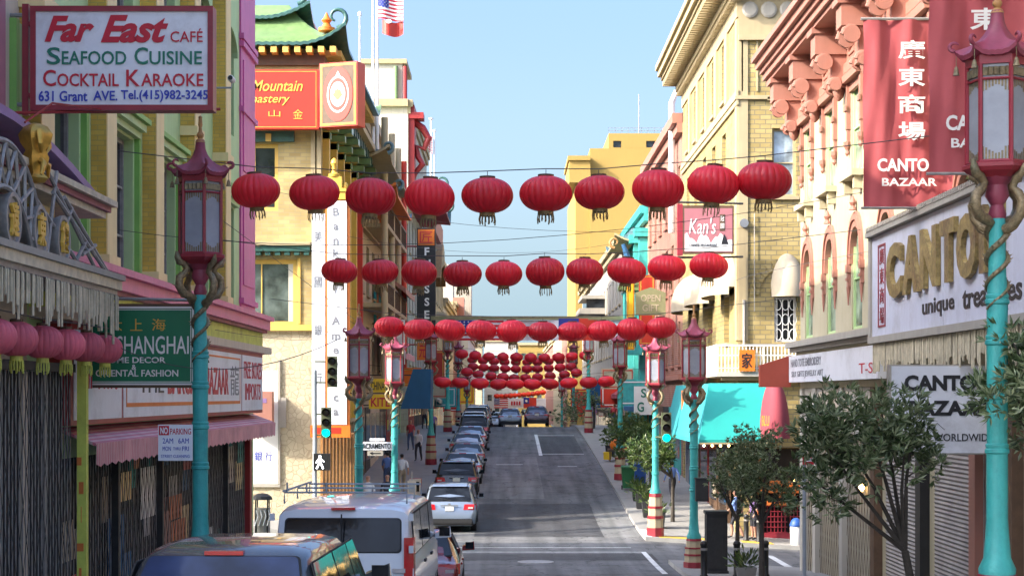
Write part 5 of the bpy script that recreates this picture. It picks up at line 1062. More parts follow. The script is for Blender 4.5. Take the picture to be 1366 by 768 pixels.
# shopfront under it
mb = MB().use("dark_void"); fbox(mb, PF, 9.05, 24.9, -5, -1.95, -.28, -.24); fbox(mb, P, 64.7, 82.9, -5.2, -1.65, -.33, -.28); mb.build("shop_recess", b)
mb = MB().use("orange_wood")
for u0, u1 in ((9.1, 12.3), (12.5, 15.6), (15.8, 19)):
    fbox(mb, PF, u0, u1, -3.55, -3.1, -.2, .05); fbox(mb, PF, u0, u1, -4.0, -3.9, -.2, .05); fbox(mb, PF, u0, u0 + .12, -6, -2, -.2, .06); fbox(mb, PF, u1 - .12, u1, -6, -2, -.2, .06)
    for i in range(6): fbox(mb, PF, u0 + .3 + i * .5, u0 + .38 + i * .5, -3.9, -3.55, -.2, .03)
mb.build("orange_shopfront", b)
mb = MB().use("red_frame")
for u0 in (9.2, 10.3, 11.4, 12.6, 13.7):
    for i in range(8): fbox(mb, PF, u0 + i * .13, u0 + i * .13 + .03, -5.0, -4.0, -.12, -.08)
    for i in range(6): fbox(mb, PF, u0, u0 + 1.0, -5 + i * .19, -4.97 + i * .19, -.079, -.05)
fbox(mb, PF, 9.1, 15, -5.9, -5.0, -.15, .04); mb.build("red_lattice", b)
mb = MB().use("lamp_warm"); mb.lathe([(.02, -.13), (.13, 0), (.02, .13)], 10, (xx(1077), yf - .3, -2.9)); mb.lathe([(.02, -.1), (.1, 0), (.02, .1)], 10, (xx(1060), yf - .3, -3.1)); mb.build("lamp_globe", b)
shopfront(b, P, 66, 83, -5.0, -1.7, 31)
mb = MB().use("steel"); mb.lathe([(.16, 0), (.16, .12), (.12, .16)], 14, (xx(992), yf - .18, zz(298)), "y"); o = mb.build("alarm_bell"); tag(o, "round white alarm bell on the yellow brick wall", "alarm bell")
mb = MB().use("stone_grey"); mb.tube([(8.6, 63.4, zz(400)), (8.6, 63.4, zz(460)), (9.3, 63.4, zz(462)), (9.3, 63.4, zz(495))], .05, 6); mb.tube([(xx(1006), 63.42, zz(285)), (xx(1006), 63.42, zz(415))], .02, 5); mb.build("conduit", b)
# pink restaurant sign
s_ = wthing("pink_restaurant_sign", "pink and white restaurant sign with looping white script in dark frame", "sign", (7.1, 62, 6)); y0 = 62.0; P_ = FF(y0); P = P_
mb = MB().use("wood_dark"); mb.box(X(911, y0), X(979, y0), y0, y0 + .3, Z(338, y0), Z(274, y0)); mb.use("red_frame"); mb.box(X(904, y0), X(911, y0) - .003, y0 + .02, y0 + .28, Z(340, y0), Z(272, y0)); mb.use("iron_dark"); mb.tube([(X(904, y0), y0 + .15, Z(269, y0)), (8.4, y0 + .15, Z(271, y0))], .04, 5); mb.tube([(X(904, y0), y0 + .15, Z(343, y0)), (8.4, y0 + .15, Z(342, y0))], .04, 5); mb.build("frame", s_)
mat("sign_pink", (0.36, 0.135, 0.15), 0.5, 0.08, 2)
mb = MB().use("sign_pink"); mb.box(X(913, y0), X(977, y0), y0 - .012, y0 - .001, Z(336, y0), Z(278, y0)); mb.use("white_paint"); n = 20
mb.prism([(X(913.5, y0), Z(335, y0)), (X(976.5, y0), Z(335, y0))] + [(X(976.5 - 63 * i / n, y0), Z(317 + 5 * sin(i * .9) + 3 * cos(i * 2.1), y0)) for i in range(n + 1)], .013, .017, P); mb.build("panel", s_)
mb = MB(); tx("Kan's", "white_paint", 919, 955, 291, 312, d=.014, shear=.2); tx("CHINESE RESTAURANT", "black_letter", 919, 957, 325, 329, d=.018); mb.use("wood_dark"); fbox(mb, P, X(960, y0), X(967, y0), Z(308, y0), Z(286, y0), .013, .02); tx("冠", "white_paint", 961, 966, 288, 295, d=.02); tx("園", "white_paint", 961, 966, 298, 305, d=.02); mb.use("black_letter"); mb.prism([(X(962, y0), Z(326, y0)), (X(972, y0), Z(326, y0)), (X(969, y0), Z(318, y0)), (X(966, y0), Z(312, y0)), (X(964, y0), Z(318, y0))], .018, .022, P); mb.build("lettering", s_)
# further buildings of the east side
b, P = street_building("salmon_brick_building", "salmon red brick building with white vent pipe past the yellow brick corner", "R", 8.4, 83.6, 104, 13.4, "brick_red", [(1.5, 3.6), (5.2, 7.6), (8.8, 11.2)], bay=3.2, frame="stone_trim", trim="salmon")
mb = MB().use("white_paint"); mb.tube([(8.1, 86, 8), (8.1, 86, 14.4), (8.3, 86, 14.9), (8.9, 86, 14.9), (9.1, 86, 14.5)], .16, 8); mb.build("vent_pipe", b); shopfront(b, P, 84, 104, -3.9, -.6, 41)
b, P = street_building("turquoise_building", "ornate building with turquoise columns and curled tile eave", "R", 8.4, 104, 128, 11.2, "stone_trim", [(-.2, 2.2), (3.6, 6.0), (7.4, 9.8)], bay=3.6, trim="turquoise", frame="turquoise", ww=1.7)
for (u, d, z0, z1) in ((104.4, .5, -2.2, 9.5), (109, .5, -2.2, 9.5), (114, .5, -2.2, 9.5)): mb = MB().use("turquoise"); fbox(mb, P, u, u + .9, z0, z1, 0, d); fbox(mb, P, u - .2, u + 1.1, z1, z1 + .5, 0, d + .3); mb.build("column", b)
mb = MB().use("turquoise"); mb.box(6.9, 8.0, 103.2, 104.2, 2.4, 6.2)
for i in range(6): mb.box(6.88 + i * .2, 6.96 + i * .2, 103.15, 103.19, 2.5, 6.1)
mb.use("tile_green"); mb.box(6.6, 8.3, 103.0, 104.4, 6.2, 6.5); mb.lathe([(.8, 0), (.75, .5), (.5, .9), (.1, 1.2)], 12, (7.45, 103.7, 6.5)); mb.build("column_shop_sign", b, smooth=40)
mb = MB(); pagoda(mb, 7.6, 8.5, 110, 118, 9.6, 1.0, .9, .55, inset=.3, ribs=.2, tile="tile_slate", under="stone_trim", rows=7); curl(mb.use("wood_carved"), 6.7, 109, 9.2, .35, -1); mb.build("tile_eave", b, smooth=60)
mb = MB().use("blue_cloth"); mb.tube([(7.3, 104, 6.5), (7.25, 104, 8.0), (6.9, 104, 9.0)], [.25, .22, .12], 8); mb.build("blue_post", b)
shopfront(b, P, 104, 128, -2.8, -.4, 42)
b, P = street_building("street_building", "grey stuccoed building with small balcony past the turquoise columns", "R", 8.4, 128, 196, 11.5, "stone_grey", [(-.5, 1.8), (3.2, 5.6), (6.8, 9.0)], bay=4, ww=1.7); shopfront(b, P, 128, 196, -6, -1.5, 43, 4)
mb = MB().use("stone_grey"); fbox(mb, P, 150, 158, 7.0, 7.5, 0, 2.2); fbox(mb, P, 150, 158, 8.3, 8.6, 0, 2.0); mb.use("glass_dark"); fbox(mb, P, 150.3, 157.7, 7.5, 8.3, 0, 1.6); mb.build("balcony", b)
b = wthing("yellow_tower_block", "tall stepped yellow stuccoed block rising behind the lanterns", "building", (12, 200, -7)); yq = 200; k = yq / FP; PY = FF(yq)
def xq(px): return (px - VX) * k
def zq(py): return (VY - py) * k
mb = MB().use("building_yellow"); hs = [(xq(818), xq(829), zq(199), zq(188)), (xq(862), xq(874), zq(201), zq(188)), (xq(895), xq(905), zq(201), zq(188))]
mass(mb, xq(787), xq(950), yq, yq + 30, -12, zq(198), skip=("S",)); wall_holes(mb, PY, xq(787), xq(950), -12, zq(198), []); mass(mb, xq(812), xq(950), yq + .01, yq + 28, zq(198) + .01, zq(178), skip=("S",)); wall_holes(mb, FF(yq + .01), xq(812), xq(950), zq(198) + .01, zq(178), [(h[0], h[1], max(h[2], zq(198) + .1), h[3]) for h in hs], .3)
mb.box(xq(768), xq(787) - .01, yq + .5, yq + 28, -12, zq(246)); mb.box(xq(757), xq(787) - .01, yq - 1.5, yq + 12, zq(216), zq(210)); mb.box(xq(759), xq(787) - .01, yq - 1.2, yq + 12, zq(245), zq(216.2)); mb.build("wall", b)
mb = MB().use("glass_dark")
for h in hs: fbox(mb, FF(yq), h[0] + .05, h[1] - .05, h[2], h[3], -.29, -.25)
mb.build("window", b)
mb = MB().use("steel")
for i in range(14): mb.box(xq(812) + i * .75, xq(812) + i * .75 + .06, yq + .3, yq + .36, zq(178), zq(170))
mb.box(xq(812), xq(950), yq + .3, yq + .36, zq(170.6), zq(170)); mb.box(xq(812), xq(950), yq + .3, yq + .36, zq(174.3), zq(173.8)); mb.tube([(xq(855), yq + 3, zq(178)), (xq(855), yq + 3, zq(120))], .06, 5); mb.build("roof_railing", b)
for i, (y0_, y1_, zt, wm, lab) in enumerate(((230, 270, 9.5, "brick_red", "red brick building behind the stepped yellow block"), (270, 320, 10.5, "cream_plain", "cream building far down the east side of the street"), (320, 390, 10, "salmon", "salmon building at the far east end of the street"))):
    b, P = street_building("street_building", lab, "R", 8.4, y0_, y1_, zt, wm, [(-3, -.8), (1, 3.2), (5, 7.2)], bay=4, seed=i, ww=1.6, front_win=False); shopfront(b, P, y0_, y1_, -10, -5.5, 60 + i, 5)
# signs on the east side
s_ = wthing("green_letter_sign", "white sign with tall dark green letters above the street trees", "sign", (7.6, 88, -.4)); y0 = 88; P = FF(y0)
mb = MB().use("white_paint"); mb.box(X(846, y0), X(872, y0), y0, y0 + .2, Z(553, y0), Z(515, y0)); mb.build("board", s_); mb = MB(); tx("S", "green_letter", 855, 862, 518, 530, d=.004, bold=.02); tx("G", "green_letter", 850, 859, 536, 549, d=.004, bold=.02); mb.build("lettering", s_)
s_ = wthing("open_sign", "olive green board sign with pale letters over a pointed top", "sign", (7.3, 86, 4)); y0 = 86; P = FF(y0)
mb = MB().use("olive_sign"); mb.prism([(X(848, y0), Z(420, y0)), (X(888, y0), Z(420, y0)), (X(888, y0), Z(390, y0)), (X(868, y0), Z(383, y0)), (X(848, y0), Z(390, y0))], y0, y0 + .3, lambda u, v, q: (u, q, v)); mb.build("board", s_); mb = MB(); tx("OPEN", "cream_cloth", 855, 881, 393, 402, d=.004, bold=.01); tx("GIFT", "cream_cloth", 857, 879, 406, 415, d=.004, bold=.01); mb.build("lettering", s_)
plain_sign("R", 90, 6.8, 7.6, 2.6, 6.2, "red_sign", "gold_paint", "tall red sign with gold border beside the olive board sign")
plain_sign("R", 92, 6.3, 6.7, 2.4, 6.4, "yellow_sign", "red_sign", "narrow yellow sign with red border beside the tall red sign")
plain_sign("R", 98, 6.2, 8.0, -.6, .9, "turquoise", "white_paint", "turquoise sign with white border behind the sunlit lamp")
plain_sign("R", 70, 7.0, 8.3, -1.2, .2, "orange_wood", "red_dark", "brown orange sign panel below the cream dome awnings")
plain_sign("R", 110, 5.9, 8.0, .4, 1.7, "cream_cloth", "red_sign", "cream sign with red border below the turquoise columns")
plain_sign("R", 118, 6.3, 7.8, -.8, 1.2, "red_sign", "white_paint", "red sign with white border below the turquoise columns")
plain_sign("R", 138, 6.3, 8.0, -1, 1.2, "blue_cloth", "white_paint", "blue sign with white border near the crest, east side")
plain_sign("R", 165, 6, 8.0, -2, .6, "red_sign", "gold_paint", "red sign with gold border past the crest, east side")
for i, (y, m, lab) in enumerate(((97, "blue_cloth", "blue shop awning low on the east side past the white sign"), (112, "maroon_cloth", "maroon shop awning on the east side near the crest"))):
    mb = MB().use(m); P = FR(8.4); z = zg(y) + 2.7; mb.mesh([P(u, zz_, d) for u in (y, y + 8) for zz_, d in ((z + .9, 0), (z, 1.4), (z - .25, 1.4))], [(0, 3, 4, 1), (1, 4, 5, 2), (0, 1, 2), (3, 5, 4)]); o = mb.build("shop_awning"); tag(o, lab, "awning")
for i, (y, m, lab) in enumerate(((101, "maroon_cloth", "maroon shop awning on the west side past the blue awning"), (116, "teal_cloth_side", "teal shop awning under the white tower"), (144, "cream_cloth", "cream shop awning near the crest, west side"))):
    mb = MB().use(m); P = FL(-7); z = zg(y) + 2.7; mb.mesh([P(u, zz_, d) for u in (y, y + 10) for zz_, d in ((z + .9, 0), (z, 1.4), (z - .25, 1.4))], [(0, 3, 4, 1), (1, 4, 5, 2), (0, 1, 2), (3, 5, 4)]); o = mb.build("shop_awning"); tag(o, lab, "awning")
# ================================================================== DRAGON LAMP POSTS
def hexring(r, z, n=6, rot=pi / 6): return [(r * cos(2 * pi * i / n + rot), r * sin(2 * pi * i / n + rot), z) for i in range(n)]
def make_lamp(pf=1.0):
    t = thing("street_lamp", "x", "street lamp", (0, 0, 0), 0, "dragon lamp posts along the street")
    mb = MB()
    for (r0, z0, r1, z1, m) in ((.30, 0, .30, .30, "red_frame"), (.27, .30, .27, .62, "cream_plain"), (.285, .62, .285, .72, "red_frame"), (.25, .72, .25, .98, "cream_plain"), (.265, .98, .265, 1.06, "red_frame"), (.235, 1.06, .215, 1.38, "cream_plain"), (.225, 1.38, .21, 1.5, "red_frame")):
        mb.use(m); mb.lathe([(r0, z0 * pf if z0 or pf == 1 else -.35), (r1, z1 * pf)], 8, rot=pi / 8)
    mb.build("pedestal", t)
    prof = [(r, z - 1.5 * (1 - pf)) for r, z in [(.20, 1.5), (.205, 1.56), (.15, 1.68), (.128, 1.95), (.118, 2.1)]]
    for z in (2.15, 2.75, 3.35, 3.8): prof += [(.117, z), (.135, z + .015), (.135, z + .05), (.120, z + .065), (.128, z + .09), (.128, z + .105), (.112, z + .12)]
    prof += [(.095, 4.2), (.088, 4.75)]
    MB().use("turquoise").lathe(prof, 18).build("pole", t, smooth=35)
    for s in (1, -1):        # two dragons coil up the shaft and bow outwards under the lantern
        pts = []; rr = []
        for i in range(46):
            a = i * .22 + (0 if s > 0 else pi); q = i / 45; pts.append(((.125 - .02 * q) * cos(a), (.125 - .02 * q) * sin(a), 3.75 + .95 * q)); rr.append(.012 + .03 * q)
        a = 45 * .22 + (0 if s > 0 else pi)
        for (r, z, k) in ((.2, 4.73, .062), (.31, 4.76, .066), (.39, 4.87, .064), (.38, 5.0, .06), (.29, 5.06, .055), (.24, 5.13, .05), (.30, 5.2, .05), (.38, 5.22, .055), (.42, 5.3, .045), (.43, 5.38, .02)): pts.append((r * cos(a), r * sin(a), z)); rr.append(k)
        mb = MB().use("bronze"); mb.tube(pts, rr, 7)
        for i in range(4, 54, 2): p = Vector(pts[i]); d = Vector((p.x, p.y, 0)).normalized() * rr[i]; mb.tube([p + d * .8, p + d * 2.0 + Vector((0, 0, .02))], [.014, .003], 4)
        mb.build("dragon", t, smooth=60)
        pts = []; a += pi / 2
        for (r, z) in ((.1, 4.62), (.2, 4.66), (.3, 4.78), (.33, 4.92), (.27, 5.02), (.2, 5.08), (.24, 5.18), (.33, 5.24), (.36, 5.34)): pts.append((r * cos(a), r * sin(a), z))
        mb = MB().use("bronze"); mb.tube(pts, [.06, .062, .06, .056, .05, .046, .045, .045, .015], 7); mb.build("dragon_scroll", t, smooth=60)
    MB().use("roof_pink").lathe([(.09, 4.75), (.1, 4.8), (.07, 4.9), (.13, 5.0), (.11, 5.12), (.2, 5.22)], 12).build("stem", t, smooth=40)
    mb = MB().use("red_frame"); mb.rings([hexring(r, z) for r, z in ((.2, 5.2), (.33, 5.26), (.375, 5.3), (.375, 5.34), (.33, 5.36))]); mb.rings([hexring(r, z) for r, z in ((.345, 6.42), (.345, 6.52), (.28, 6.53))])
    for p, q in zip(hexring(.322, 5.34), hexring(.322, 6.44)): mb.tube([p, q], .026, 6)
    for i in range(6): mb.tube([hexring(.322, 6.26)[i], hexring(.322, 6.26)[(i + 1) % 6]], .016, 5)
    for h in (5.36,): 
        for i in range(6): mb.tube([hexring(.322, h)[i], hexring(.322, h)[(i + 1) % 6]], .02, 5)
    house = mb.build("lantern_frame", t)
    H = hexring(.305, 0)
    for i in range(6):
        a, c = Vector(H[i]), Vector(H[(i + 1) % 6]); MB().use("milk_glass").hexa([(a.x, a.y, 5.37), (c.x, c.y, 5.37), (c.x * .97, c.y * .97, 5.37), (a.x * .97, a.y * .97, 5.37), (a.x, a.y, 6.42), (c.x, c.y, 6.42), (c.x * .97, c.y * .97, 6.42), (a.x * .97, a.y * .97, 6.42)]).build("pane", house)
        mb = MB().use("bronze"); rnd = random.Random(3)
        top = MB().use("bronze")
        for k in range(9):      # pierced metal fret at the foot and head of each pane
            u = (k + .5) / 9; p = a.lerp(c, u) * 1.012; hh = .05 + .10 * abs(u - .5) * 2 + rnd.uniform(0, .03)
            e = (c - a).normalized() * .011
            mb.hexa([(p.x - e.x, p.y - e.y, 5.375), (p.x + e.x, p.y + e.y, 5.375), (p.x * .99 + e.x, p.y * .99 + e.y, 5.375), (p.x * .99 - e.x, p.y * .99 - e.y, 5.375), (p.x - e.x, p.y - e.y, 5.375 + hh), (p.x + e.x, p.y + e.y, 5.375 + hh), (p.x * .99 + e.x, p.y * .99 + e.y, 5.375 + hh), (p.x * .99 - e.x, p.y * .99 - e.y, 5.375 + hh)])
            hh *= .9; top.hexa([(p.x - e.x, p.y - e.y, 6.255 - hh), (p.x + e.x, p.y + e.y, 6.255 - hh), (p.x * .99 + e.x, p.y * .99 + e.y, 6.255 - hh), (p.x * .99 - e.x, p.y * .99 - e.y, 6.255 - hh), (p.x - e.x, p.y - e.y, 6.255), (p.x + e.x, p.y + e.y, 6.255), (p.x * .99 + e.x, p.y * .99 + e.y, 6.255), (p.x * .99 - e.x, p.y * .99 - e.y, 6.255)])
        for k in range(5): p = a.lerp(c, (k + .5) / 5) * 1.01; top.cbox((p.x, p.y, 6.34), .05, .05, .09)
        mb.build("fretwork", house); top.build("fretwork", house)
    n = 72; R = []      # ribbed concave roof with turned-up corners
    for k in range(9):
        q = k / 8; ring = []
        for i in range(n):
            a = 2 * pi * i / n + pi / 6; ph = (a - pi / 6) % (pi / 3) - pi / 6; hexr = cos(pi / 6) / cos(ph); cr = (abs(ph) / (pi / 6)) ** 4
            r = (.065 + .36 * q ** 1.5) * (hexr * (1 + .1 * cr * q) * q + (1 - q)); z = 7.05 - .50 * q ** .62 + .085 * cr * q ** 3 + (.008 if i % 2 else 0) * (q > .1)
            ring.append((r * cos(a), r * sin(a), z))
        R.append(ring)
    R.append([(x * .96, y * .96, z - .05) for x, y, z in R[-1]]); R.append([(x * .6, y * .6, 6.5) for x, y, z in R[-2]])
    mb = MB().use("roof_pink"); mb.rings(R)
    for x, y, z in hexring(.41, 6.61):
        v = Vector((x, y, 0)).normalized(); mb.tube([Vector((x, y, z)) + v * (.05 + .055 * sin(j * .6)) + Vector((0, 0, .02 + .045 * (1 - cos(j * .6)))) for j in range(8)], [.026, .025, .024, .022, .02, .018, .015, .01], 6)
    roof = mb.build("lamp_roof", t, smooth=50)
    for x, y, z in hexring(.44, 6.57): mb = MB().use("bronze"); mb.tube([(x, y, z), (x, y, z - .12)], .005, 4); mb.lathe([(.04, -.21), (.033, -.19), (.024, -.14), (.012, -.115)], 8, (x, y, z)); mb.build("bell", roof)
    MB().use("wood_carved").lathe([(.075, 7.02), (.06, 7.06), (.03, 7.08), (.05, 7.11), (.055, 7.14), (.03, 7.18), (.022, 7.24), (.034, 7.28), (.03, 7.33), (.026, 7.38), (.03, 7.40), (.01, 7.42)], 12).build("finial", t, smooth=50)
    return t
LAMPS = [(-4.58, 26.0, "turquoise dragon lamp post against the yellow and green building"), (5.42, 19.3, "turquoise dragon lamp post before the cloth banners, its lantern at the top edge"),
         (-4.2, 49.3, "dragon lamp post with twisted turquoise shaft in front of the bank's timber doorway"), (5.27, 49.3, "shaded dragon lamp post beside the teal awning, utility cabinet at its foot"),
         (5.2, 61.3, "sunlit dragon lamp post with red and cream pedestal carrying the green traffic light"), (-4.0, 61.8, "dragon lamp post behind the KITE sign with a street name plate"),
         (-3.95, 90, "dragon lamp post beside the blue canvas awning"), (5.3, 82, "dragon lamp post among the street trees, before the white sign with green letters"),
         (-3.95, 115, "dragon lamp post west of the hill, just below the crest"), (5.3, 114, "dragon lamp post by the clipped tree near the crest, east side"),
         (-3.95, 140, "dragon lamp post over the crest, west side"), (5.3, 140, "sunlit dragon lamp post at the crest with cream pedestal"), (-3.95, 170, "dragon lamp post far past the crest, west side"), (5.3, 170, "dragon lamp post far past the crest, east side")]
lamp0 = make_lamp(); lampn = make_lamp(.55); _near = 0
for i, (x, y, lab) in enumerate(LAMPS):
    if y < 50: o = lampn if i == 0 else copy_tree(lampn)
    else: o = lamp0 if i == 4 else copy_tree(lamp0)
    o.location = (x, y, zs(x, y) + .13 + (.28 if y < 30 else 0)); o.rotation_euler = (0, 0, (.35, .2, .1, .5, .3, .8, 1.1, .6)[i % 8]); o["label"] = lab

# ================================================================== RED LANTERNS
def make_lantern(name, cm, w=.88, h=.60, fine=True, cap="wood_dark", tas="tassel_gold"):
    t = thing(name, "x", "lantern", (0, 0, 0), 0, "x"); n = 88 if fine else 24; R = []
    for k in range(19 if fine else 11):
        a = -1.33 + 2.66 * k / (18 if fine else 10); ring = []
        for i in range(n):
            ph = 2 * pi * i / n; rib = 1 + (.045 * abs(cos(11 * ph)) ** .55 - .03 if fine else 0)
            ring.append((w / 2 * cos(a) ** .82 * rib * cos(ph), w / 2 * cos(a) ** .82 * rib * sin(ph), h / 2 * sin(a) / sin(1.33)))
        R.append(ring)
    MB().use(cm).rings(R).build("lantern_shade", t, smooth=30)
    MB().use(cap).lathe([(w * .155, h / 2 - .02), (w * .155, h / 2 + .035), (w * .12, h / 2 + .04)], 16).build("cap", t)
    MB().use(tas).lathe([(w * .15, -h / 2 + .02), (w * .155, -h / 2 - .06), (w * .13, -h / 2 - .065)], 16).build("base_ring", t)
    if fine:
        mb = MB().use(tas)
        for i in range(14): a = 2 * pi * i / 14; x, y = w * .145 * cos(a), w * .145 * sin(a); L = .10 + .06 * ((i * 7) % 5) / 4; mb.tube([(x, y, -h / 2 - .06), (x * 1.1, y * 1.1, -h / 2 - .06 - L * .5), (x * 1.02, y * 1.02, -h / 2 - .06 - L)], [.011, .009, .012], 4)
        mb.build("tassel", t)
        mb = MB().use("cable"); mb.tube([(0, 0, h / 2 + .02), (0, 0, h / 2 + .12)], .006, 4); mb.build("hook", t)
    return t
L0 = make_lantern("paper_lantern", "lantern_red"); L1 = make_lantern("paper_lantern", "lantern_red", fine=False); L2 = make_lantern("paper_lantern", "lantern_orange", fine=False)
_used = set(); ORD = ["first", "second", "third", "fourth", "fifth", "sixth", "seventh", "eighth", "ninth", "tenth", "eleventh", "twelfth"]
def hang(proto, loc, rz, label, group, scale=None):
    if id(proto) in _used: return copy_tree(proto, loc, rz, label, group, scale=scale)
    _used.add(id(proto)); proto.location = loc; proto.rotation_euler = (0, 0, rz); proto["label"] = label; proto["group"] = group
    if scale: proto.scale = scale
    return proto
rnd = random.Random(4)
ROWS = [
 (30, [342, 420, 494, 573, 650, 728, 800, 878, 951, 1019], [255, 258, 262, 263, 260, 259, 256, 252, 247, 242], L0, "biggest string"),
 (41, [453, 507, 559, 617, 672, 727, 780, 836, 890, 945], [362, 363, 364, 366, 365, 363, 362, 361, 357, 355], L0, "second string back"),
 (51, [519, 559, 600, 642, 683, 724, 764, 804, 843, 882], [436, 439, 440, 441, 442, 442, 442, 441, 439, 437], L0, "third string back"),
 (84, [590.5, 614, 640, 665, 687, 710, 733, 759, 785, 809], [509.5, 510, 511, 512, 512, 512, 511.5, 510.5, 510, 508.5], L1, "long low string below the banner"),
 (123, [616, 634, 652, 671, 689, 708, 726, 745, 763, 781], [472, 474, 475.5, 476, 476.5, 477, 477, 476.5, 475, 474], L1, "uppermost far string"),
 (150, [630, 644, 659, 673, 688, 703, 717, 732, 747, 762], [480, 481, 482, 482.5, 483, 483, 483, 482, 481, 480], L1, "far string under the uppermost one"),
 (138, [631, 645, 659, 674, 688, 703, 717, 732, 747, 762], [489, 490, 491, 491.5, 492, 492, 492, 491, 490, 489], L1, "far string in mid cluster"),
 (132, [623, 638, 655, 671, 686, 701, 717, 734, 753, 769], [496, 499, 501.5, 503, 504, 504, 503, 501.5, 499.5, 497], L1, "far string above the low one"),
 (230, [663, 669, 675, 681, 687, 693, 699, 705, 711, 717, 724], [528, 528, 527.8, 527.5, 527, 526.5, 526, 525.5, 525, 524, 523], L2, "orange red string at the far banner")]
for D, pxs, pys, proto, rname in ROWS:
    g = "red paper lanterns on the strings across the street"; pts = []
    for i, (px, py) in enumerate(zip(pxs, pys)):
        yy = D + rnd.uniform(-.12, .12); loc = (X(px, D), yy, Z(py, D)); sc = rnd.uniform(.96, 1.04)
        o = hang(proto, loc, rnd.uniform(0, 6), f"red paper lantern, {ORD[i]} from the left on the {rname}", g, (sc * rnd.uniform(.97, 1.03), sc * rnd.uniform(.97, 1.03), sc * rnd.uniform(.93, 1.06) * (.86 if D == 84 else 1)))
        o.rotation_euler = (rnd.uniform(-.07, .07), rnd.uniform(-.09, .09), rnd.uniform(0, 6)); pts.append((loc[0], yy, loc[2] + .42 * sc))
    xl, xr = (-6.9, 8.3) if D < 95 else (-4.1, 5.4)
    A = (xl, D, pts[0][2] + .12 * abs(pts[0][0] - xl)); B_ = (xr, D, pts[-1][2] + .12 * abs(xr - pts[-1][0]))
    c = MB().use("cable").tube([A] + pts + [B_], .009, 5).build("lantern_cable"); tag(c, f"thin dark cable carrying the {rname}", "cable")
LP = make_lantern("paper_lantern", "lantern_pink", .54, .43, tas="lime")
for i, px in enumerate((-8, 22, 57, 88, 115, 140)):
    D = -6.2 * FP / (px - VX); hang(LP, (-6.2, D, .71), i, f"pinkish red lantern under the marquee, {ORD[i]} of six counting toward the green sign", "pink lanterns under the marquee")
o = MB().use("cable").tube([(-6.2, 20, 1.06), (-6.2, 23, 1.02), (-6.2, 27.1, 1.04)], .01, 5).build("lantern_cable"); tag(o, "short cable holding the pinkish lanterns under the marquee", "cable")
for (pts, lab) in ((((-6.9, 30.5, 2.9), (0, 30.5, 2.72), (8.3, 33.5, 4.2)), "slack overhead wire crossing just above the foremost lantern string"), (((-6.9, 27, 1.35), (-4.9, 27.4, .42), (-3, 31, 1.0)), "slack wire looping past the green projecting sign"), (((-6.8, 40, 4.2), (-5.2, 62, 2.5), (-6.6, 66, 3.2)), "wire running from the painted building to the bank sign"), (((-6.7, 40, 1.5), (-6, 55, 1.8), (-6.9, 66, 3.0)), "low wire across the side street beside the stone wall"), (((8.3, 40, 3.3), (8.2, 55, 3.9), (8.35, 64, 4.2)), "wire running along the cream facade toward the brick corner"), (((-6.8, 44, 5.4), (0, 47, 4.5), (8.3, 50, 4.9)), "fine wire crossing above the second lantern string"), (((-6.8, 62, 5.9), (1, 66, 5.4), (8.3, 70, 7.2)), "fine wire crossing high beyond the crossing")):
    A, M_, B_ = (Vector(p) for p in pts); o = MB().use("cable").tube([A * (1 - t) ** 2 + (M_ * 2 - (A + B_) / 2) * 2 * t * (1 - t) + B_ * t * t for t in [i / 14 for i in range(15)]], .007, 4).build("overhead_wire"); tag(o, lab, "wire")
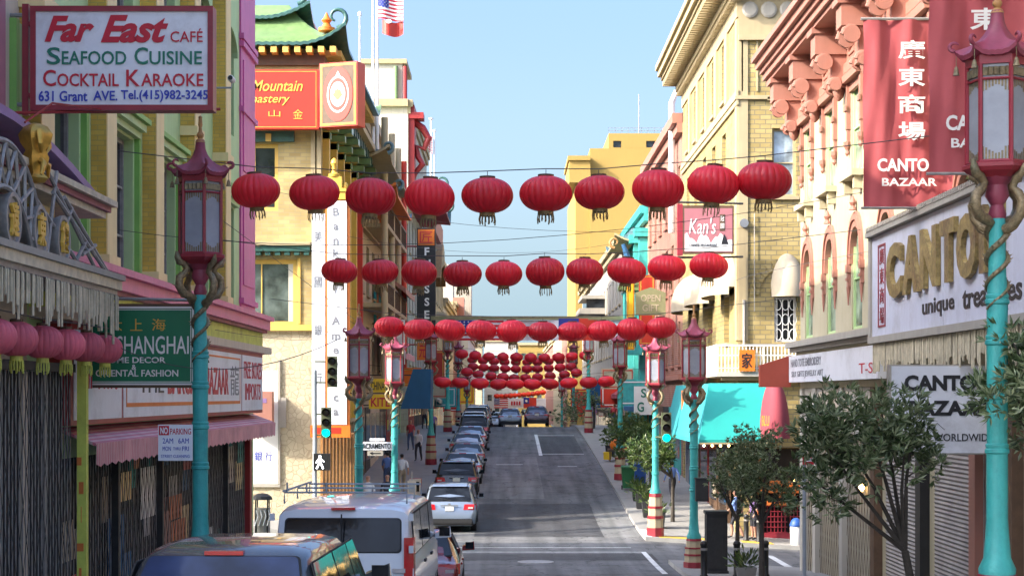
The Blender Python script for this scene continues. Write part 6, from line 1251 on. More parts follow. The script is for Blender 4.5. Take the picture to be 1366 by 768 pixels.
# flag banners across the street
def flag_banner(D, px0, px1, py0, py1, label, bar=True):
    b = wthing("flag_banner", label, "banner", (0, D, Z(py1, D)), None); P = FF(D); x0, x1, z0, z1 = X(px0, D), X(px1, D), Z(py1, D), Z(py0, D); wd = x1 - x0
    mb = MB().use("board_white"); n = 24
    def S(u, z): return P(u, z, .10 * sin((u - x0) * 1.1))
    mb.rings([[S(x0 + wd * i / n, z) for i in range(n + 1)] for z in (z0, z1)], cap=False, closed=False); mb.build("cloth", b, smooth=60)
    mb = MB()
    for i in range(9):
        if i % 2: continue
        mb.use("red_letter"); a, c = z0 + (z1 - z0) * i / 9, z0 + (z1 - z0) * (i + 1) / 9; k0 = .0 if i < 4 else .11
        mb.rings([[P(x0 + wd * (k0 + (.27 - k0) * q / 8), z, .10 * sin(wd * (k0 + (.27 - k0) * q / 8) * 1.1) + .02) for q in range(9)] for z in (a, c)], cap=False, closed=False)
    mb.use("blue_flag"); mb.rings([[P(x0 + wd * .11 * q / 4, z, .10 * sin(wd * .11 * q / 4 * 1.1) + .02) for q in range(5)] for z in (z0 + (z1 - z0) * .38, z1)], cap=False, closed=False)
    mb.use("white_paint")
    for i in range(5):
        for j in range(4): cx, cz = x0 + wd * .11 * (i + .5) / 5, z0 + (z1 - z0) * (.42 + .56 * (j + .5) / 4); r = (z1 - z0) * .045; mb.prism([(cx - r, cz), (cx, cz - r), (cx + r, cz), (cx, cz + r)], .11, .135, P)
    mb.build("striped_flag", b)
    mb = MB().use("red_sign"); mb.rings([[P(x0 + wd * (.57 + .25 * q / 8), z, .10 * sin(wd * (.57 + .25 * q / 8) * 1.1) + .02) for q in range(9)] for z in (z0, z1 + .1)], cap=False, closed=False)
    mb.use("blue_flag"); mb.rings([[P(x0 + wd * (.57 + .11 * q / 4), z, .10 * sin(wd * (.57 + .11 * q / 4) * 1.1) + .04) for q in range(5)] for z in (z0 + (z1 - z0) * .45, z1 + .1)], cap=False, closed=False)
    cx, cz, r = x0 + wd * .625, z0 + (z1 - z0) * .74, (z1 - z0) * .17; mb.use("white_paint"); mb.prism([(cx + (r if a % 2 == 0 else r * .6) * cos(a * pi / 12), cz + (r if a % 2 == 0 else r * .6) * sin(a * pi / 12)) for a in range(24)], .13, .16, P); mb.build("sun_flag", b)
    mb = MB().use("red_letter"); 
    for i in range(4): cx = x0 + wd * (.33 + .05 * i); mb.prism([(cx, z0 + .3 * (z1 - z0)), (cx + wd * .03, z0 + .3 * (z1 - z0)), (cx + wd * .03, z0 + .7 * (z1 - z0)), (cx, z0 + .7 * (z1 - z0))], .12, .14, P)
    mb.build("red_motif", b)
    if bar: mb = MB().use("olive_sign"); mb.box(x0 - 1.4, x1 + 1.8, D - .08, D + .12, z1 + .02, z1 + .24); mb.build("top_bar", b)
    mb = MB().use("cable"); mb.tube([(-6.9, D, z1 + .4), (x0, D, z1 + .1)], .015, 4); mb.tube([(8.3, D, z1 + .4), (x1, D, z1 + .1)], .015, 4); mb.build("tie_rope", b)
flag_banner(104, 606, 850, 427, 454, "wide banner of flags across the street behind the third lantern string")
flag_banner(232, 659, 728, 531, 544, "small far banner of flags over the road beyond the crest", False)
# ================================================================== VEHICLES
def carpaint(name, col, rough=.25, metal=.3): return mat(name, col, rough, .05, 1.0, metal=metal, coat=.7)
carpaint("paint_navy", (.085, .09, .10)); carpaint("paint_white_car", (.62, .65, .70), .35, 0); carpaint("paint_silver", (.26, .31, .38), .3, .6); carpaint("paint_black", (.012, .012, .014)); carpaint("paint_grey", (.16, .18, .20), .3, .5); carpaint("paint_red_car", (.20, .012, .015), .25, .2); carpaint("paint_blue_car", (.05, .012, .018)); carpaint("paint_pale", (.42, .45, .48), .3, .4); carpaint("paint_tan", (.30, .26, .2), .3, .4)
mat("tail_red", (.50, .008, .012), .15, .12, 6, coat=.5); mat("tail_clear", (.55, .5, .48), .15, .1); mat("plastic_dark", (.022, .022, .024), .6, .2, 6); mat("plate", (.70, .68, .60), .4, .08)
def car(label, cat, paint, L, W, H, belt, style, x, y, rz=0.0, gm="car_glass", name="parked_car", group="cars parked nose to tail along the west kerb", rack=False, detail=True):
    t = thing(name, label, cat, (x, y, zs(x, y) + .004), rz, group); w = W / 2; wt = w * {"suv": .80, "van": .90, "minivan": .80, "sedan": .74}[style]
    hood = belt + (.03 if style != "van" else .05); g = {"suv": .52, "van": .20, "minivan": .50, "sedan": .95}[style]; y0 = {"suv": .14, "van": .10, "minivan": .16, "sedan": .72}[style]
    wsb = {"van": .84, "minivan": .82, "suv": .74, "sedan": .72}[style] * L; wst = {"van": .70, "minivan": .60, "suv": .56, "sedan": .52}[style] * L
    S = [(0, .42, .60, w * .80, w * .70), (.045, .32, .80, w * .93, w * .86), (.09, .27, .92, w * .975, w * .9)]
    S += [(y0 * .9 if style == "sedan" else y0, .24, belt + .02, w, w * .9), (y0 + g * .35, .22, belt + (H - belt) * .40, w, wt + (w * .9 - wt) * .6), (y0 + g, .20, H - .06, w, wt), (y0 + g + .35, .2, H - .01, w, wt), ((y0 + g + wst) / 2, .2, H, w, wt), (wst, .2, H - .04, w, wt), ((wst + wsb) / 2, .2, (H + hood) / 2 - .0, w, wt + (w * .88 - wt) * .5), (wsb, .2, hood, w, w * .88), (L * .93, .24, hood - .10, w * .96, w * .82), (L * .985, .3, hood - .25, w * .88, w * .74), (L, .42, .66, w * .78, w * .66)]
    R = []
    for (yy, zb, zt, wb, wtop) in S:
        be = min(belt, zt - .06); zm = (zb + be) / 2; half = [(wb * .80, zb), (wb * .96, zb + .10), (wb, zm), (wb * .99, be - .06), (wb * .955, be), (wtop, max(zt - .10, be + .015)), (wtop * .93, zt - .045), (wtop * .72, zt - .008)]
        R.append([(px, yy, z) for px, z in half] + [(0, yy, zt)] + [(-px, yy, z) for px, z in reversed(half)] + [(0, yy, zb)])
    body = MB().use(paint).rings(R).build("body", t, smooth=38)
    # rear glass on the slope of the tailgate
    A, B_ = Vector((0, y0, belt + .02)), Vector((0, y0 + g, H - .06)); ax = (B_ - A); nrm = Vector((0, -ax.z, ax.y)).normalized()
    def RG(u, v, d): p = A + ax * v + nrm * d; return (u, p.y, p.z)
    va, vb = ((.10, .92) if style != "van" else (.16, .80)); ua, ub = w * .80, wt * .88
    def rr(ua, ub, va, vb, r=.06):
        q = []; hh = ax.length
        for (cu, cv, a0) in ((ub - r, vb - r / hh, 0), (-(ub - r), vb - r / hh, 90), (-(ua - r), va + r / hh, 180), (ua - r, va + r / hh, 270)): q += [(cu + r * cos(radians(a0 + k * 22.5)), cv + r / hh * sin(radians(a0 + k * 22.5))) for k in range(5)]
        return q
    mb = MB().use("rubber"); mb.prism(rr(ua + .02, ub + .02, va - .02, vb + .02), .0, .014, RG); gl = mb.build("rear_window", t)
    MB().use(gm).prism(rr(ua, ub, va, vb), .015, .022, RG).build("pane", gl)
    if detail:
        mb = MB().use("plastic_dark"); p0, p1 = RG(.05, va + .02, .03), RG(-w * .45, va + .14, .03); mb.tube([p0, p1], .012, 5); mb.build("wiper", t)
    # side glass
    for s in (1, -1):
        q0, q1 = Vector((w * .955, 0, belt)), Vector((wt, 0, H - .10)); sv = q1 - q0; nn = Vector((sv.z, 0, -sv.x)).normalized()
        def SG(u, v, d): p = q0 + sv * v + nn * d; return (s * p.x, u, p.z)
        yb = y0 + g; edges = [(yb - .05, L * .36), (L * .36 + .07, wst - .02), (wst + .04, (wst + wsb) / 2 + .1)] if style != "sedan" else [(yb + .0, L * .46), (L * .46 + .07, wst + .05)]
        if style == "van": edges = [(yb + .35, L * .34), (L * .36, L * .6), (L * .63, wst + .25)]
        for k, (a, c) in enumerate(edges):
            lo = .10; a2, c2 = a - (.14 if k == 0 and style != "van" else 0) , c + (.2 if k == len(edges) - 1 else 0)
            mb = MB().use("rubber"); mb.prism([(a2 - .02, lo - .03), (c2 + .02, lo - .03), (c + .02, .93), (a - .02, .93)], 0, .010, SG); sw = mb.build("side_window", t); MB().use("car_glass").prism([(a2, lo), (c2, lo), (c, .90), (a, .90)], .011, .018, SG).build("pane", sw)
        # lights
        mb = MB().use("tail_red")
        if style == "van": zr, hr = 1.25, .62; mb.rings([[(s * w * .86, -.0 + .05, zr - hr / 2), (s * w * .99, .10, zr - hr / 2), (s * w * 1.005, .24, zr - hr / 2), (s * w * .86, .24, zr - hr / 2)], [(s * w * .86, .055, zr + hr / 2), (s * w * .985, .11, zr + hr / 2), (s * w * 1.0, .24, zr + hr / 2), (s * w * .86, .24, zr + hr / 2)]])
        else: zr, hr = belt - .12, .20; mb.rings([[(s * w * .52, .045, zr - hr / 2), (s * w * .92, .055, zr - hr / 2), (s * w * 1.012, .26, zr - hr / 2), (s * w * .6, .26, zr - hr / 2)], [(s * w * .56, .075, zr + hr / 2), (s * w * .92, .085, zr + hr / 2), (s * w * 1.005, .36, zr + hr / 2), (s * w * .6, .26, zr + hr / 2)]])
        tl = mb.build("taillight", t)
        if detail: mb = MB().use("tail_clear"); mb.box(*sorted((s * w * .70, s * w * .88)), .035 if style != "van" else .045, .08, zr - .06 - (.12 if style == "van" else 0), zr + .0 - (.12 if style == "van" else 0)); mb.build("reversing_lamp", tl)
        mb = MB().use(paint); yy = wsb - .35; mb.rings([[(s * (w * .98), yy, belt + .0), (s * (w + .24), yy - .02, belt + .02), (s * (w + .24), yy + .12, belt + .03), (s * (w * .98), yy + .1, belt + .02)], [(s * (w * .98), yy, belt + .08), (s * (w + .23), yy - .02, belt + .20), (s * (w + .22), yy + .1, belt + .19), (s * (w * .98), yy + .1, belt + .1)]]); mr = mb.build("side_mirror", t, smooth=30)
        mb = MB().use("car_glass"); mb.box(*sorted((s * (w + .05), s * (w + .22))), yy - .028, yy - .021, belt + .04, belt + .18); mb.build("pane", mr)
        if detail:
            for hy in (L * .34, L * .56): mb = MB().use("plastic_dark" if style == "van" else paint); mb.box(*sorted((s * w * .985, s * (w + .025))), hy, hy + .2, belt - .16, belt - .12); mb.build("handle", t)
    for (yy, s) in ((.19 * L, 1), (.19 * L, -1), (.80 * L, 1), (.80 * L, -1)):
        rad = .34 if H > 1.55 else .31
        mb = MB().use("rubber"); prof = [(rad - .09, -.1), (rad - .02, -.11), (rad, -.07), (rad, .07), (rad - .02, .11), (rad - .09, .1)]; mb.lathe(prof, 24, (s * (w - .115), yy, rad), "x"); wh = mb.build("wheel", t, smooth=40)
        mb = MB().use("steel"); mb.lathe([(rad - .1, -.02), (rad - .1, .09), (rad - .12, .10), (.06, .075), (.05, .09), (.01, .09)] if s > 0 else [(.01, -.09), (.05, -.09), (.06, -.075), (rad - .12, -.10), (rad - .1, -.09), (rad - .1, .02)], 16, (s * (w - .115), yy, rad), "x"); mb.build("rim", wh, smooth=40)
        mb = MB().use("plastic_dark"); n = 14; mb.rings([[(s * (w * .99 + e), yy + (rad + .07) * cos(pi * k / n), rad + (rad + .07) * sin(pi * k / n) - .03) for k in range(n + 1)] for e in (-.25, .008)] + [[(s * (w * .99 + .008), yy + (rad + .03) * cos(pi * k / n), rad + (rad + .03) * sin(pi * k / n) - .03) for k in range(n + 1)]], cap=False, closed=False); mb.build("wheel_arch", t)
    mb = MB().use("plastic_dark"); mb.rings([[(-w * .82, .02, .28), (w * .82, .02, .28), (w * .9, .2, .28), (-w * .9, .2, .28)], [(-w * .84, -.012, .36), (w * .84, -.012, .36), (w * .955, .2, .36), (-w * .955, .2, .36)], [(-w * .84, -.014, .50), (w * .84, -.014, .50), (w * .95, .2, .50), (-w * .95, .2, .50)], [(-w * .82, .03, .53), (w * .82, .03, .53), (w * .9, .2, .53), (-w * .9, .2, .53)]]); mb.build("bumper", t)
    zp = .80 if style != "sedan" else .82
    mb = MB().use("plate"); mb.box(-.155 - (.35 if style == "van" else 0), .155 - (.35 if style == "van" else 0), .022, .04, zp, zp + .16); mb.build("licence_plate", t)
    if detail and style != "van": mb = MB().use("steel"); mb.box(-.32, .32, .03, .06, zp + .18, zp + .215); mb.lathe([(.05, -.01), (.05, .012)], 12, (0, .06, belt - .03), "y"); mb.build("tailgate_trim", t)
    mb = MB().use("tail_red"); zc = H - .075; mb.box(-.17, .17, y0 + g - .06, y0 + g + .03, zc, zc + .035); mb.build("brake_light", t)
    if style == "van":
        mb = MB().use("rubber"); mb.box(-.008, .008, .03, .07, .5, H - .12); mb.build("door_seam", t); mb = MB().use("plastic_dark"); mb.box(.05, .35, .01, .06, 1.0, 1.05); mb.build("handle", t)
        for z in (.8, 1.35, 1.8):
            for s in (1, -1): mb = MB().use(paint); mb.box(*sorted((s * w * .93, s * w * .99)), .03, .12, z, z + .1); mb.build("hinge", t)
        if rack:
            mb = MB().use("pole_grey")
            for yy in (.5, 1.7, 2.9): mb.tube([(-w * .86, yy, H), (-w * .86, yy, H + .16), (w * .86, yy, H + .16), (w * .86, yy, H)], .016, 6)
            mb.tube([(-w * .86, .4, H + .18), (-w * .86, 3.1, H + .18)], .016, 6)
            for k in range(3): mb.tube([(-w * .82 + .28 * k, .5, H + .16), (-w * .82 + .28 * k, .5, H + .30)], .015, 5)
            mb.build("roof_rack", t)
    if style in ("suv", "minivan") and y > 20:
        mb = MB().use("plastic_dark")
        for s in (1, -1): mb.tube([(s * wt * .84, y0 + g + .3, H - .04), (s * wt * .84, y0 + g + .4, H + .04), (s * wt * .84, wst - .3, H + .04), (s * wt * .84, wst - .2, H - .03)], .016, 5)
        mb.build("roof_rail", t)
        mb = MB().use(paint); mb.rings([[(-wt * .82, y0 + g - .12, H - .075), (wt * .82, y0 + g - .12, H - .075), (wt * .85, y0 + g + .1, H - .05), (-wt * .85, y0 + g + .1, H - .05)], [(-wt * .80, y0 + g - .11, H - .05), (wt * .80, y0 + g - .11, H - .05), (wt * .83, y0 + g + .1, H - .012), (-wt * .83, y0 + g + .1, H - .012)]]); mb.build("spoiler", t, smooth=30)
    return t
car("grey estate car with blue reflecting rear window, parked right behind the white van", "car", "paint_navy", 4.7, 1.88, 1.56, .98, "suv", -2.5, 14.6, radians(-2.5), gm="car_glass_sky")
car("white delivery van with roof rack and wide black rear window", "van", "paint_white_car", 5.4, 2.04, 2.01, 1.22, "van", -2.33, 24.4, radians(-2.0), name="delivery_van", rack=True)
car("dark red car mostly hidden in front of the white van", "car", "paint_red_car", 4.5, 1.8, 1.46, .92, "sedan", -1.83, 33.6)
car("silver blue minivan with red tail lights just past the crossing", "minivan", "paint_silver", 5.0, 1.95, 1.74, 1.06, "minivan", -2.12, 63.6, name="parked_minivan")
pk = [("black SUV parked right ahead of the silver blue minivan", "paint_black", "suv", 1.68), ("pale grey hatchback parked ahead of the black SUV", "paint_pale", "sedan", 1.48), ("dark grey saloon parked third ahead of the silver blue minivan", "paint_grey", "sedan", 1.45), ("pale wagon parked fourth ahead of the silver blue minivan", "paint_pale", "sedan", 1.5), ("silver saloon parked fifth ahead of the silver blue minivan", "paint_silver", "sedan", 1.46), ("black SUV with tall roof parked below the crest", "paint_black", "suv", 1.74), ("white car parked last before the crest", "paint_white_car", "suv", 1.6), ("tan car parked right on the crest, west side", "paint_tan", "suv", 1.65), ("grey car parked past the crest, west side", "paint_grey", "suv", 1.62)]
for i, (lab, pt, st, H) in enumerate(pk): car(lab, "car", pt, 4.5, 1.84, H, .95 if st == "sedan" else 1.0, st, -2.18 + .06 * (i % 3), 74.5 + 6.3 * i, detail=i < 5)
car("dark car with maroon tint driving over the crest", "car", "paint_blue_car", 4.6, 1.82, 1.5, .94, "sedan", 2.15, 127.5, group=None, name="moving_car", detail=False)
car("grey dark car beside the maroon tinted one on the crest", "car", "paint_grey", 4.6, 1.8, 1.48, .94, "sedan", .2, 133, group=None, name="moving_car", detail=False)
car("small pale car farther off, seen over the crest beside the parked row", "car", "paint_pale", 4.4, 1.75, 1.5, .94, "suv", -1.1, 140, group=None, name="moving_car", detail=False)

# ================================================================== PEOPLE
_PB = {}
def figure(pose):
    if pose in _PB: return _PB[pose]
    J = {"pel": (0, 0, .95, .135), "bel": (0, .0, 1.08, .125), "che": (0, .01, 1.30, .15), "nk0": (0, .0, 1.46, .075), "nk1": (0, .01, 1.53, .055), "chin": (0, .035, 1.58, .07), "head": (0, .015, 1.66, .098), "top": (0, -.005, 1.73, .075)}
    E = [("pel", "bel", "torso"), ("bel", "che", "torso"), ("che", "nk0", "torso"), ("nk0", "nk1", "neck"), ("nk1", "chin", "head"), ("chin", "head", "head"), ("head", "top", "head")]
    for s, n in ((1, "r"), (-1, "l")):
        if pose == "sit": hip, kn, an, toe = (.1 * s, 0, .92), (.13 * s, .42, .90), (.13 * s, .40, .48), (.13 * s, .55, .43)
        elif pose == "walk": k = .22 * s; hip, kn, an, toe = (.095 * s, .02 * s, .88), (.1 * s, .13 * s + .05, .49), (.1 * s, k - .06, .09), (.11 * s, k + .1, .045)
        else: hip, kn, an, toe = (.1 * s, 0, .88), (.115 * s, .015, .49), (.12 * s, -.02, .09), (.14 * s, .14, .045)
        J["hip" + n] = (*hip, .10); J["kn" + n] = (*kn, .066); J["cf" + n] = (kn[0], kn[1] * .6 + an[1] * .4 - .02, kn[2] * .62 + an[2] * .38, .062); J["an" + n] = (*an, .042); J["toe" + n] = (*toe, .036)
        E += [("pel", "hip" + n, "torso"), ("hip" + n, "kn" + n, "thigh"), ("kn" + n, "cf" + n, "shin"), ("cf" + n, "an" + n, "shin"), ("an" + n, "toe" + n, "foot")]
        sw = -.5 * s if pose == "walk" else .06
        J["sh" + n] = (.19 * s, 0, 1.41, .062); el = (.25 * s, -.03 + sw * .3, 1.13); ha = (.25 * s, .08 + sw * .55, .90) if pose != "phone" or s < 0 else (.1 * s, .26, 1.22)
        if pose == "sit": el = (.24 * s, .02, 1.14); ha = (.16 * s, .26, 1.02)
        J["el" + n] = (*el, .045); J["wr" + n] = (*ha, .030); d = (Vector(ha) - Vector(el)).normalized() * .09; J["hd" + n] = (ha[0] + d.x, ha[1] + d.y, ha[2] + d.z, .034)
        E += [("che", "sh" + n, "torso"), ("sh" + n, "el" + n, "uparm"), ("el" + n, "wr" + n, "arm"), ("wr" + n, "hd" + n, "hand")]
    names = list(J); me = bpy.data.meshes.new("skel"); me.from_pydata([J[n][:3] for n in names], [(names.index(a), names.index(c)) for a, c, _ in E], [])
    o = bpy.data.objects.new("skel", me); COL.objects.link(o); o.modifiers.new("s", "SKIN"); sb = o.modifiers.new("u", "SUBSURF"); sb.levels = sb.render_levels = 1
    if not me.skin_vertices: 
        bm_ = bmesh.new(); bm_.from_mesh(me); bm_.verts.layers.skin.verify(); bm_.to_mesh(me); bm_.free()
    for i, n in enumerate(names): me.skin_vertices[0].data[i].radius = (J[n][3], J[n][3]); me.skin_vertices[0].data[i].use_root = (n == "pel")
    dg = bpy.context.evaluated_depsgraph_get(); dg.update(); m2 = bpy.data.meshes.new_from_object(o.evaluated_get(dg))
    V = [tuple(v.co) for v in m2.vertices]; Fs = [tuple(p.vertices) for p in m2.polygons]; kinds = []
    def near(c):
        best = None
        for a, d, kd in E:
            A, D = Vector(J[a][:3]), Vector(J[d][:3]); t = max(0, min(1, (c - A).dot(D - A) / max(1e-9, (D - A).length_squared))); r = J[a][3] * (1 - t) + J[d][3] * t; dist = (c - A.lerp(D, t)).length / r
            if best is None or dist < best[0]: best = (dist, kd)
        return best[1]
    for f in Fs:
        c = sum((Vector(V[i]) for i in f), Vector()) / len(f); kd = near(c)
        if kd == "head" and (c.y < .02 and c.z > 1.57 or c.z > 1.72): kd = "hair"
        kinds.append(kd)
    bpy.data.objects.remove(o); _PB[pose] = (V, Fs, kinds); return _PB[pose]
def person(label, pose, x, y, rz, shirt, trousers, hair="hair_dark", shorts=False, sleeves=False, z=None, hgt=1.0, bag=None):
    V, Fs, kinds = figure(pose); mb = MB(); m = {"torso": shirt, "uparm": shirt, "arm": shirt if sleeves else "skin", "hand": "skin", "neck": "skin", "head": "skin", "hair": hair, "thigh": trousers, "shin": "skin" if shorts else trousers, "foot": "black_paint"}
    for v in V: mb.v.append(v)
    for f, kd in zip(Fs, kinds):
        c = sum(V[i][2] for i in f) / len(f); mm = m[kd]
        if kd == "torso" and c < 1.0: mm = trousers
        mb.use(mm); mb.f.append(f); mb.m.append(mb.cur)
    o = mb.build("person", smooth=80, loc=(x, y, (zs(x, y) + .135) if z is None else z)); o.rotation_euler = (0, 0, rz); o.scale = (hgt,) * 3; tag(o, label, "person")
    h = MB().use("skin"); h.lathe([(.001, -.012), (.013, 0), (.001, .035)], 6, (0, .112, 1.615)); h.use("hair_dark")
    for s in (1, -1): h.cbox((.036 * s, .092, 1.655), .028, .02, .012)
    h.cbox((0, .098, 1.572), .04, .012, .008); h.build("face", o)
    if bag: b_ = MB().use(bag); b_.rings([[(-.13, -.30, z), (.13, -.30, z), (.13, -.14, z), (-.13, -.14, z)] for z in (1.02, 1.12, 1.38, 1.42)]); bb = b_.build("backpack", smooth=30, loc=o.location); bb.rotation_euler = (0, 0, rz); tag(bb, "dark backpack", "backpack")
    return o
mat("cloth_blue", (.12, .2, .45), .8, .15, 8); mat("cloth_white", (.6, .6, .62), .8, .1, 8); mat("cloth_dark", (.03, .03, .04), .8, .2, 8); mat("cloth_denim", (.07, .10, .18), .8, .2, 8); mat("cloth_red", (.4, .04, .05), .8, .2, 8); mat("cloth_tan", (.4, .3, .2), .8, .2, 8); mat("cloth_purple", (.2, .12, .3), .8, .2, 8)
person("person in pale blue top and dark shorts walking on the far corner under the tree", "walk", 8.15, 62.2, radians(75), "cloth_blue", "cloth_dark", shorts=True)
person("person in patterned blue shirt and black shorts standing behind the tree crown", "stand", 8.75, 62.0, radians(110), "cloth_purple", "cloth_dark", shorts=True)
person("person in white top with dark hair on the west corner pavement", "stand", -5.3, 66.2, radians(190), "cloth_white", "cloth_dark")
person("person in black top with dark hair beside the white topped person on the west corner", "stand", -4.6, 66.8, radians(175), "cloth_dark", "cloth_denim", sleeves=True)
person("person in pale dress walking up the west pavement below the blue awning", "walk", -4.6, 76, radians(10), "cloth_white", "cloth_tan")
person("person in blue clothes beside the pale dressed walker on the west pavement", "walk", -5.3, 77, radians(-8), "cloth_blue", "cloth_denim")
rnd = random.Random(17); sh = ["cloth_dark", "cloth_white", "cloth_red", "cloth_purple", "cloth_tan", "cloth_blue"]; shn = ["black", "white", "red", "purple", "tan", "blue"]
spots = [("L", -5.6, 83, "in the shade of the blue awning"), ("L", -4.7, 92, "by the lamp past the blue awning"), ("L", -5.5, 99, "before the balcony building's shops"), ("L", -4.6, 108, "before the narrow green shop"), ("L", -5.6, 118, "under the white tower"), ("R", 6.9, 73, "on the pavement behind the sunlit lamp"), ("R", 7.3, 90, "under the white sign with green letters"), ("R", 6.6, 104, "by the turquoise columns"), ("R", 7.2, 118, "near the crest on the east pavement"), ("R", 6.2, 126, "at the crest beside the clipped tree")]
for i, (sd, x, y, where) in enumerate(spots): person(f"person in {shn[i % 6]} top walking {where}", "walk" if i % 3 else "stand", x, y, rnd.choice([0, pi]) + rnd.uniform(-.3, .3), sh[i % 6], rnd.choice(["cloth_dark", "cloth_denim"]), sleeves=bool(i % 2), hgt=rnd.uniform(.94, 1.03))

# ================================================================== TREES AND PLANTERS
def tree(name, label, x, y, trunk_h, c, rad, ncl, per, leaf, seed, zbase=None, lean=(0, 0), group=None, m="laurel_leaf", stakes=False, fork=.55):
    rnd = random.Random(seed); z0 = (zs(x, y) + .12) if zbase is None else zbase; t = thing(name, label, "tree", (x, y, z0), 0, group)
    cx, cy, cz = c[0] - x, c[1] - y, c[2] - z0; fz = trunk_h * fork
    mb = MB().use("bark"); P0 = Vector((0, 0, 0)); P1 = Vector((lean[0] * .4, lean[1] * .4, fz * .5)); P2 = Vector((lean[0] * .8, lean[1] * .8, fz)); r0 = .05 * (1 + trunk_h * .12)
    mb.tube([P0, P1, P2], [r0 * 1.25, r0, r0 * .85], 8); tips = []
    for k in range(7):
        a = k * 2.4 + rnd.uniform(-.3, .3); q = rnd.uniform(.35, .8); e = Vector((cx + rad[0] * q * cos(a), cy + rad[1] * q * sin(a), cz + rad[2] * rnd.uniform(-.5, .7))); m_ = P2.lerp(e, .5) + Vector((rnd.uniform(-.1, .1), rnd.uniform(-.1, .1), .08)); mb.tube([P2, m_, e], [r0 * .6, r0 * .38, r0 * .14], 6); tips.append((m_, e))
        for j in range(3): f = m_.lerp(e, rnd.random()) ; g_ = f + Vector((rnd.uniform(-1, 1) * rad[0], rnd.uniform(-1, 1) * rad[1], rnd.uniform(-.3, .9) * rad[2])) * .4; mb.tube([f, g_], [r0 * .22, r0 * .08], 5); tips.append((f, g_))
    mb.build("trunk", t, smooth=50)
    mb = MB().use(m); lobes = [(Vector((cx, cy, cz)) + Vector((rnd.uniform(-1, 1) * rad[0], rnd.uniform(-1, 1) * rad[1], rnd.uniform(-1, 1) * rad[2])) * .74, rnd.uniform(.26, .52)) for _ in range(13)] + [(g_, .3) for f, g_ in tips[::2]]
    for k in range(ncl):
        L, q = lobes[k % len(lobes)]; d = Vector((rnd.gauss(0, 1), rnd.gauss(0, 1), rnd.gauss(0, 1))).normalized() * rnd.random() ** .4; o_ = L + Vector((d.x * rad[0], d.y * rad[1], d.z * rad[2])) * q
        ax = (d * .8 + Vector((rnd.uniform(-.6, .6), rnd.uniform(-.6, .6), rnd.uniform(0, .9)))).normalized()
        for j in range(per):
            v = (ax + Vector((rnd.gauss(0, .6), rnd.gauss(0, .6), rnd.gauss(0, .45)))).normalized(); s_ = v.orthogonal().normalized(); s_ = (Matrix.Rotation(rnd.uniform(0, 2 * pi), 3, v) @ s_); n_ = v.cross(s_); l = leaf * rnd.uniform(.6, 1.2); wd = l * .14
            b_ = o_ + v * .01; mb.poly([b_, b_ + v * l * .45 + s_ * wd + n_ * wd * .5, b_ + v * l, b_ + v * l * .45 - s_ * wd + n_ * wd * .5])
    mb.build("crown", t)
    if stakes:
        mb = MB().use("bark"); mb.tube([(.2, 0, 0), (.2, 0, trunk_h * .55)], .025, 6); mb.build("stake", t)
    return t
tree("street_tree", "glossy leaved street tree with open crown in front of the roller shutters", 6.28, 26.5, 2.9, (5.30, 26.3, Z(592, 26.5)), (1.12, 1.0, .98), 900, 7, .16, 1, lean=(-.3, 0), fork=.42)
tree("street_tree", "street tree with leaves round the foremost east lamp post", 6.6, 19.6, 3.2, (5.95, 19.3, Z(500, 19)), (.95, .8, .62), 700, 7, .14, 2, lean=(-.2, 0))
tree("street_tree", "slender street tree with round crown before the orange shopfront", 6.05, 41.5, 2.4, (6.15, 41.5, Z(632, 41)), (.92, .9, 1.12), 900, 8, .12, 3, fork=.6)
tree("street_tree", "small thin stemmed street tree right of the utility cabinet", 6.0, 45.5, 2.2, (5.95, 45.5, Z(632, 45.5)), (.75, .75, .8), 560, 8, .12, 4, fork=.65)
for i, (x, y, px, py, r, lab) in enumerate(((6.3, 66.5, 866, 606, .95, "bushy street tree just past the sunlit lamp post"), (6.2, 75.5, 842, 590, 1.15, "bushy street tree next beyond the crossing on the east kerb"), (6.1, 87, 832, 572, 1.2, "bushy street tree halfway up the hill on the east kerb"), (5.9, 119, 775, 545, 1.9, "dark clipped street tree near the hill crest"))):
    tree("street_tree", lab, x, y, 3.0, (X(px, y), y, Z(py, y)), (r, r, r * .75), 420, 7, .2, 10 + i, m="shrub_leaf" if i < 3 else "laurel_leaf")
def planter(x, y, lab, m="plastic_dark", s=.55, h=.6, plant=True, seed=1):
    t = thing("planter", lab, "planter", (x, y, zs(x, y) + .13), 0, None); mb = MB().use(m); mb.rings([[(-s * .4, -s * .4, 0), (s * .4, -s * .4, 0), (s * .4, s * .4, 0), (-s * .4, s * .4, 0)], [(-s / 2, -s / 2, h), (s / 2, -s / 2, h), (s / 2, s / 2, h), (-s / 2, s / 2, h)], [(-s * .44, -s * .44, h), (s * .44, -s * .44, h), (s * .44, s * .44, h), (-s * .44, s * .44, h)], [(-s * .42, -s * .42, h - .08), (s * .42, -s * .42, h - .08), (s * .42, s * .42, h - .08), (-s * .42, s * .42, h - .08)]]); mb.build("tub", t)
    if plant:
        rnd = random.Random(seed); mb = MB().use("shrub_leaf")
        for k in range(130):
            d = Vector((rnd.gauss(0, .5), rnd.gauss(0, .5), abs(rnd.gauss(.4, .4)))); o_ = Vector((0, 0, h - .05)) + d * .35; v = (d.normalized() + Vector((rnd.gauss(0, .4), rnd.gauss(0, .4), .3))).normalized(); s_ = v.orthogonal().normalized(); mb.poly([o_, o_ + v * .09 + s_ * .03, o_ + v * .2, o_ + v * .09 - s_ * .03])
        mb.build("leaves", t)
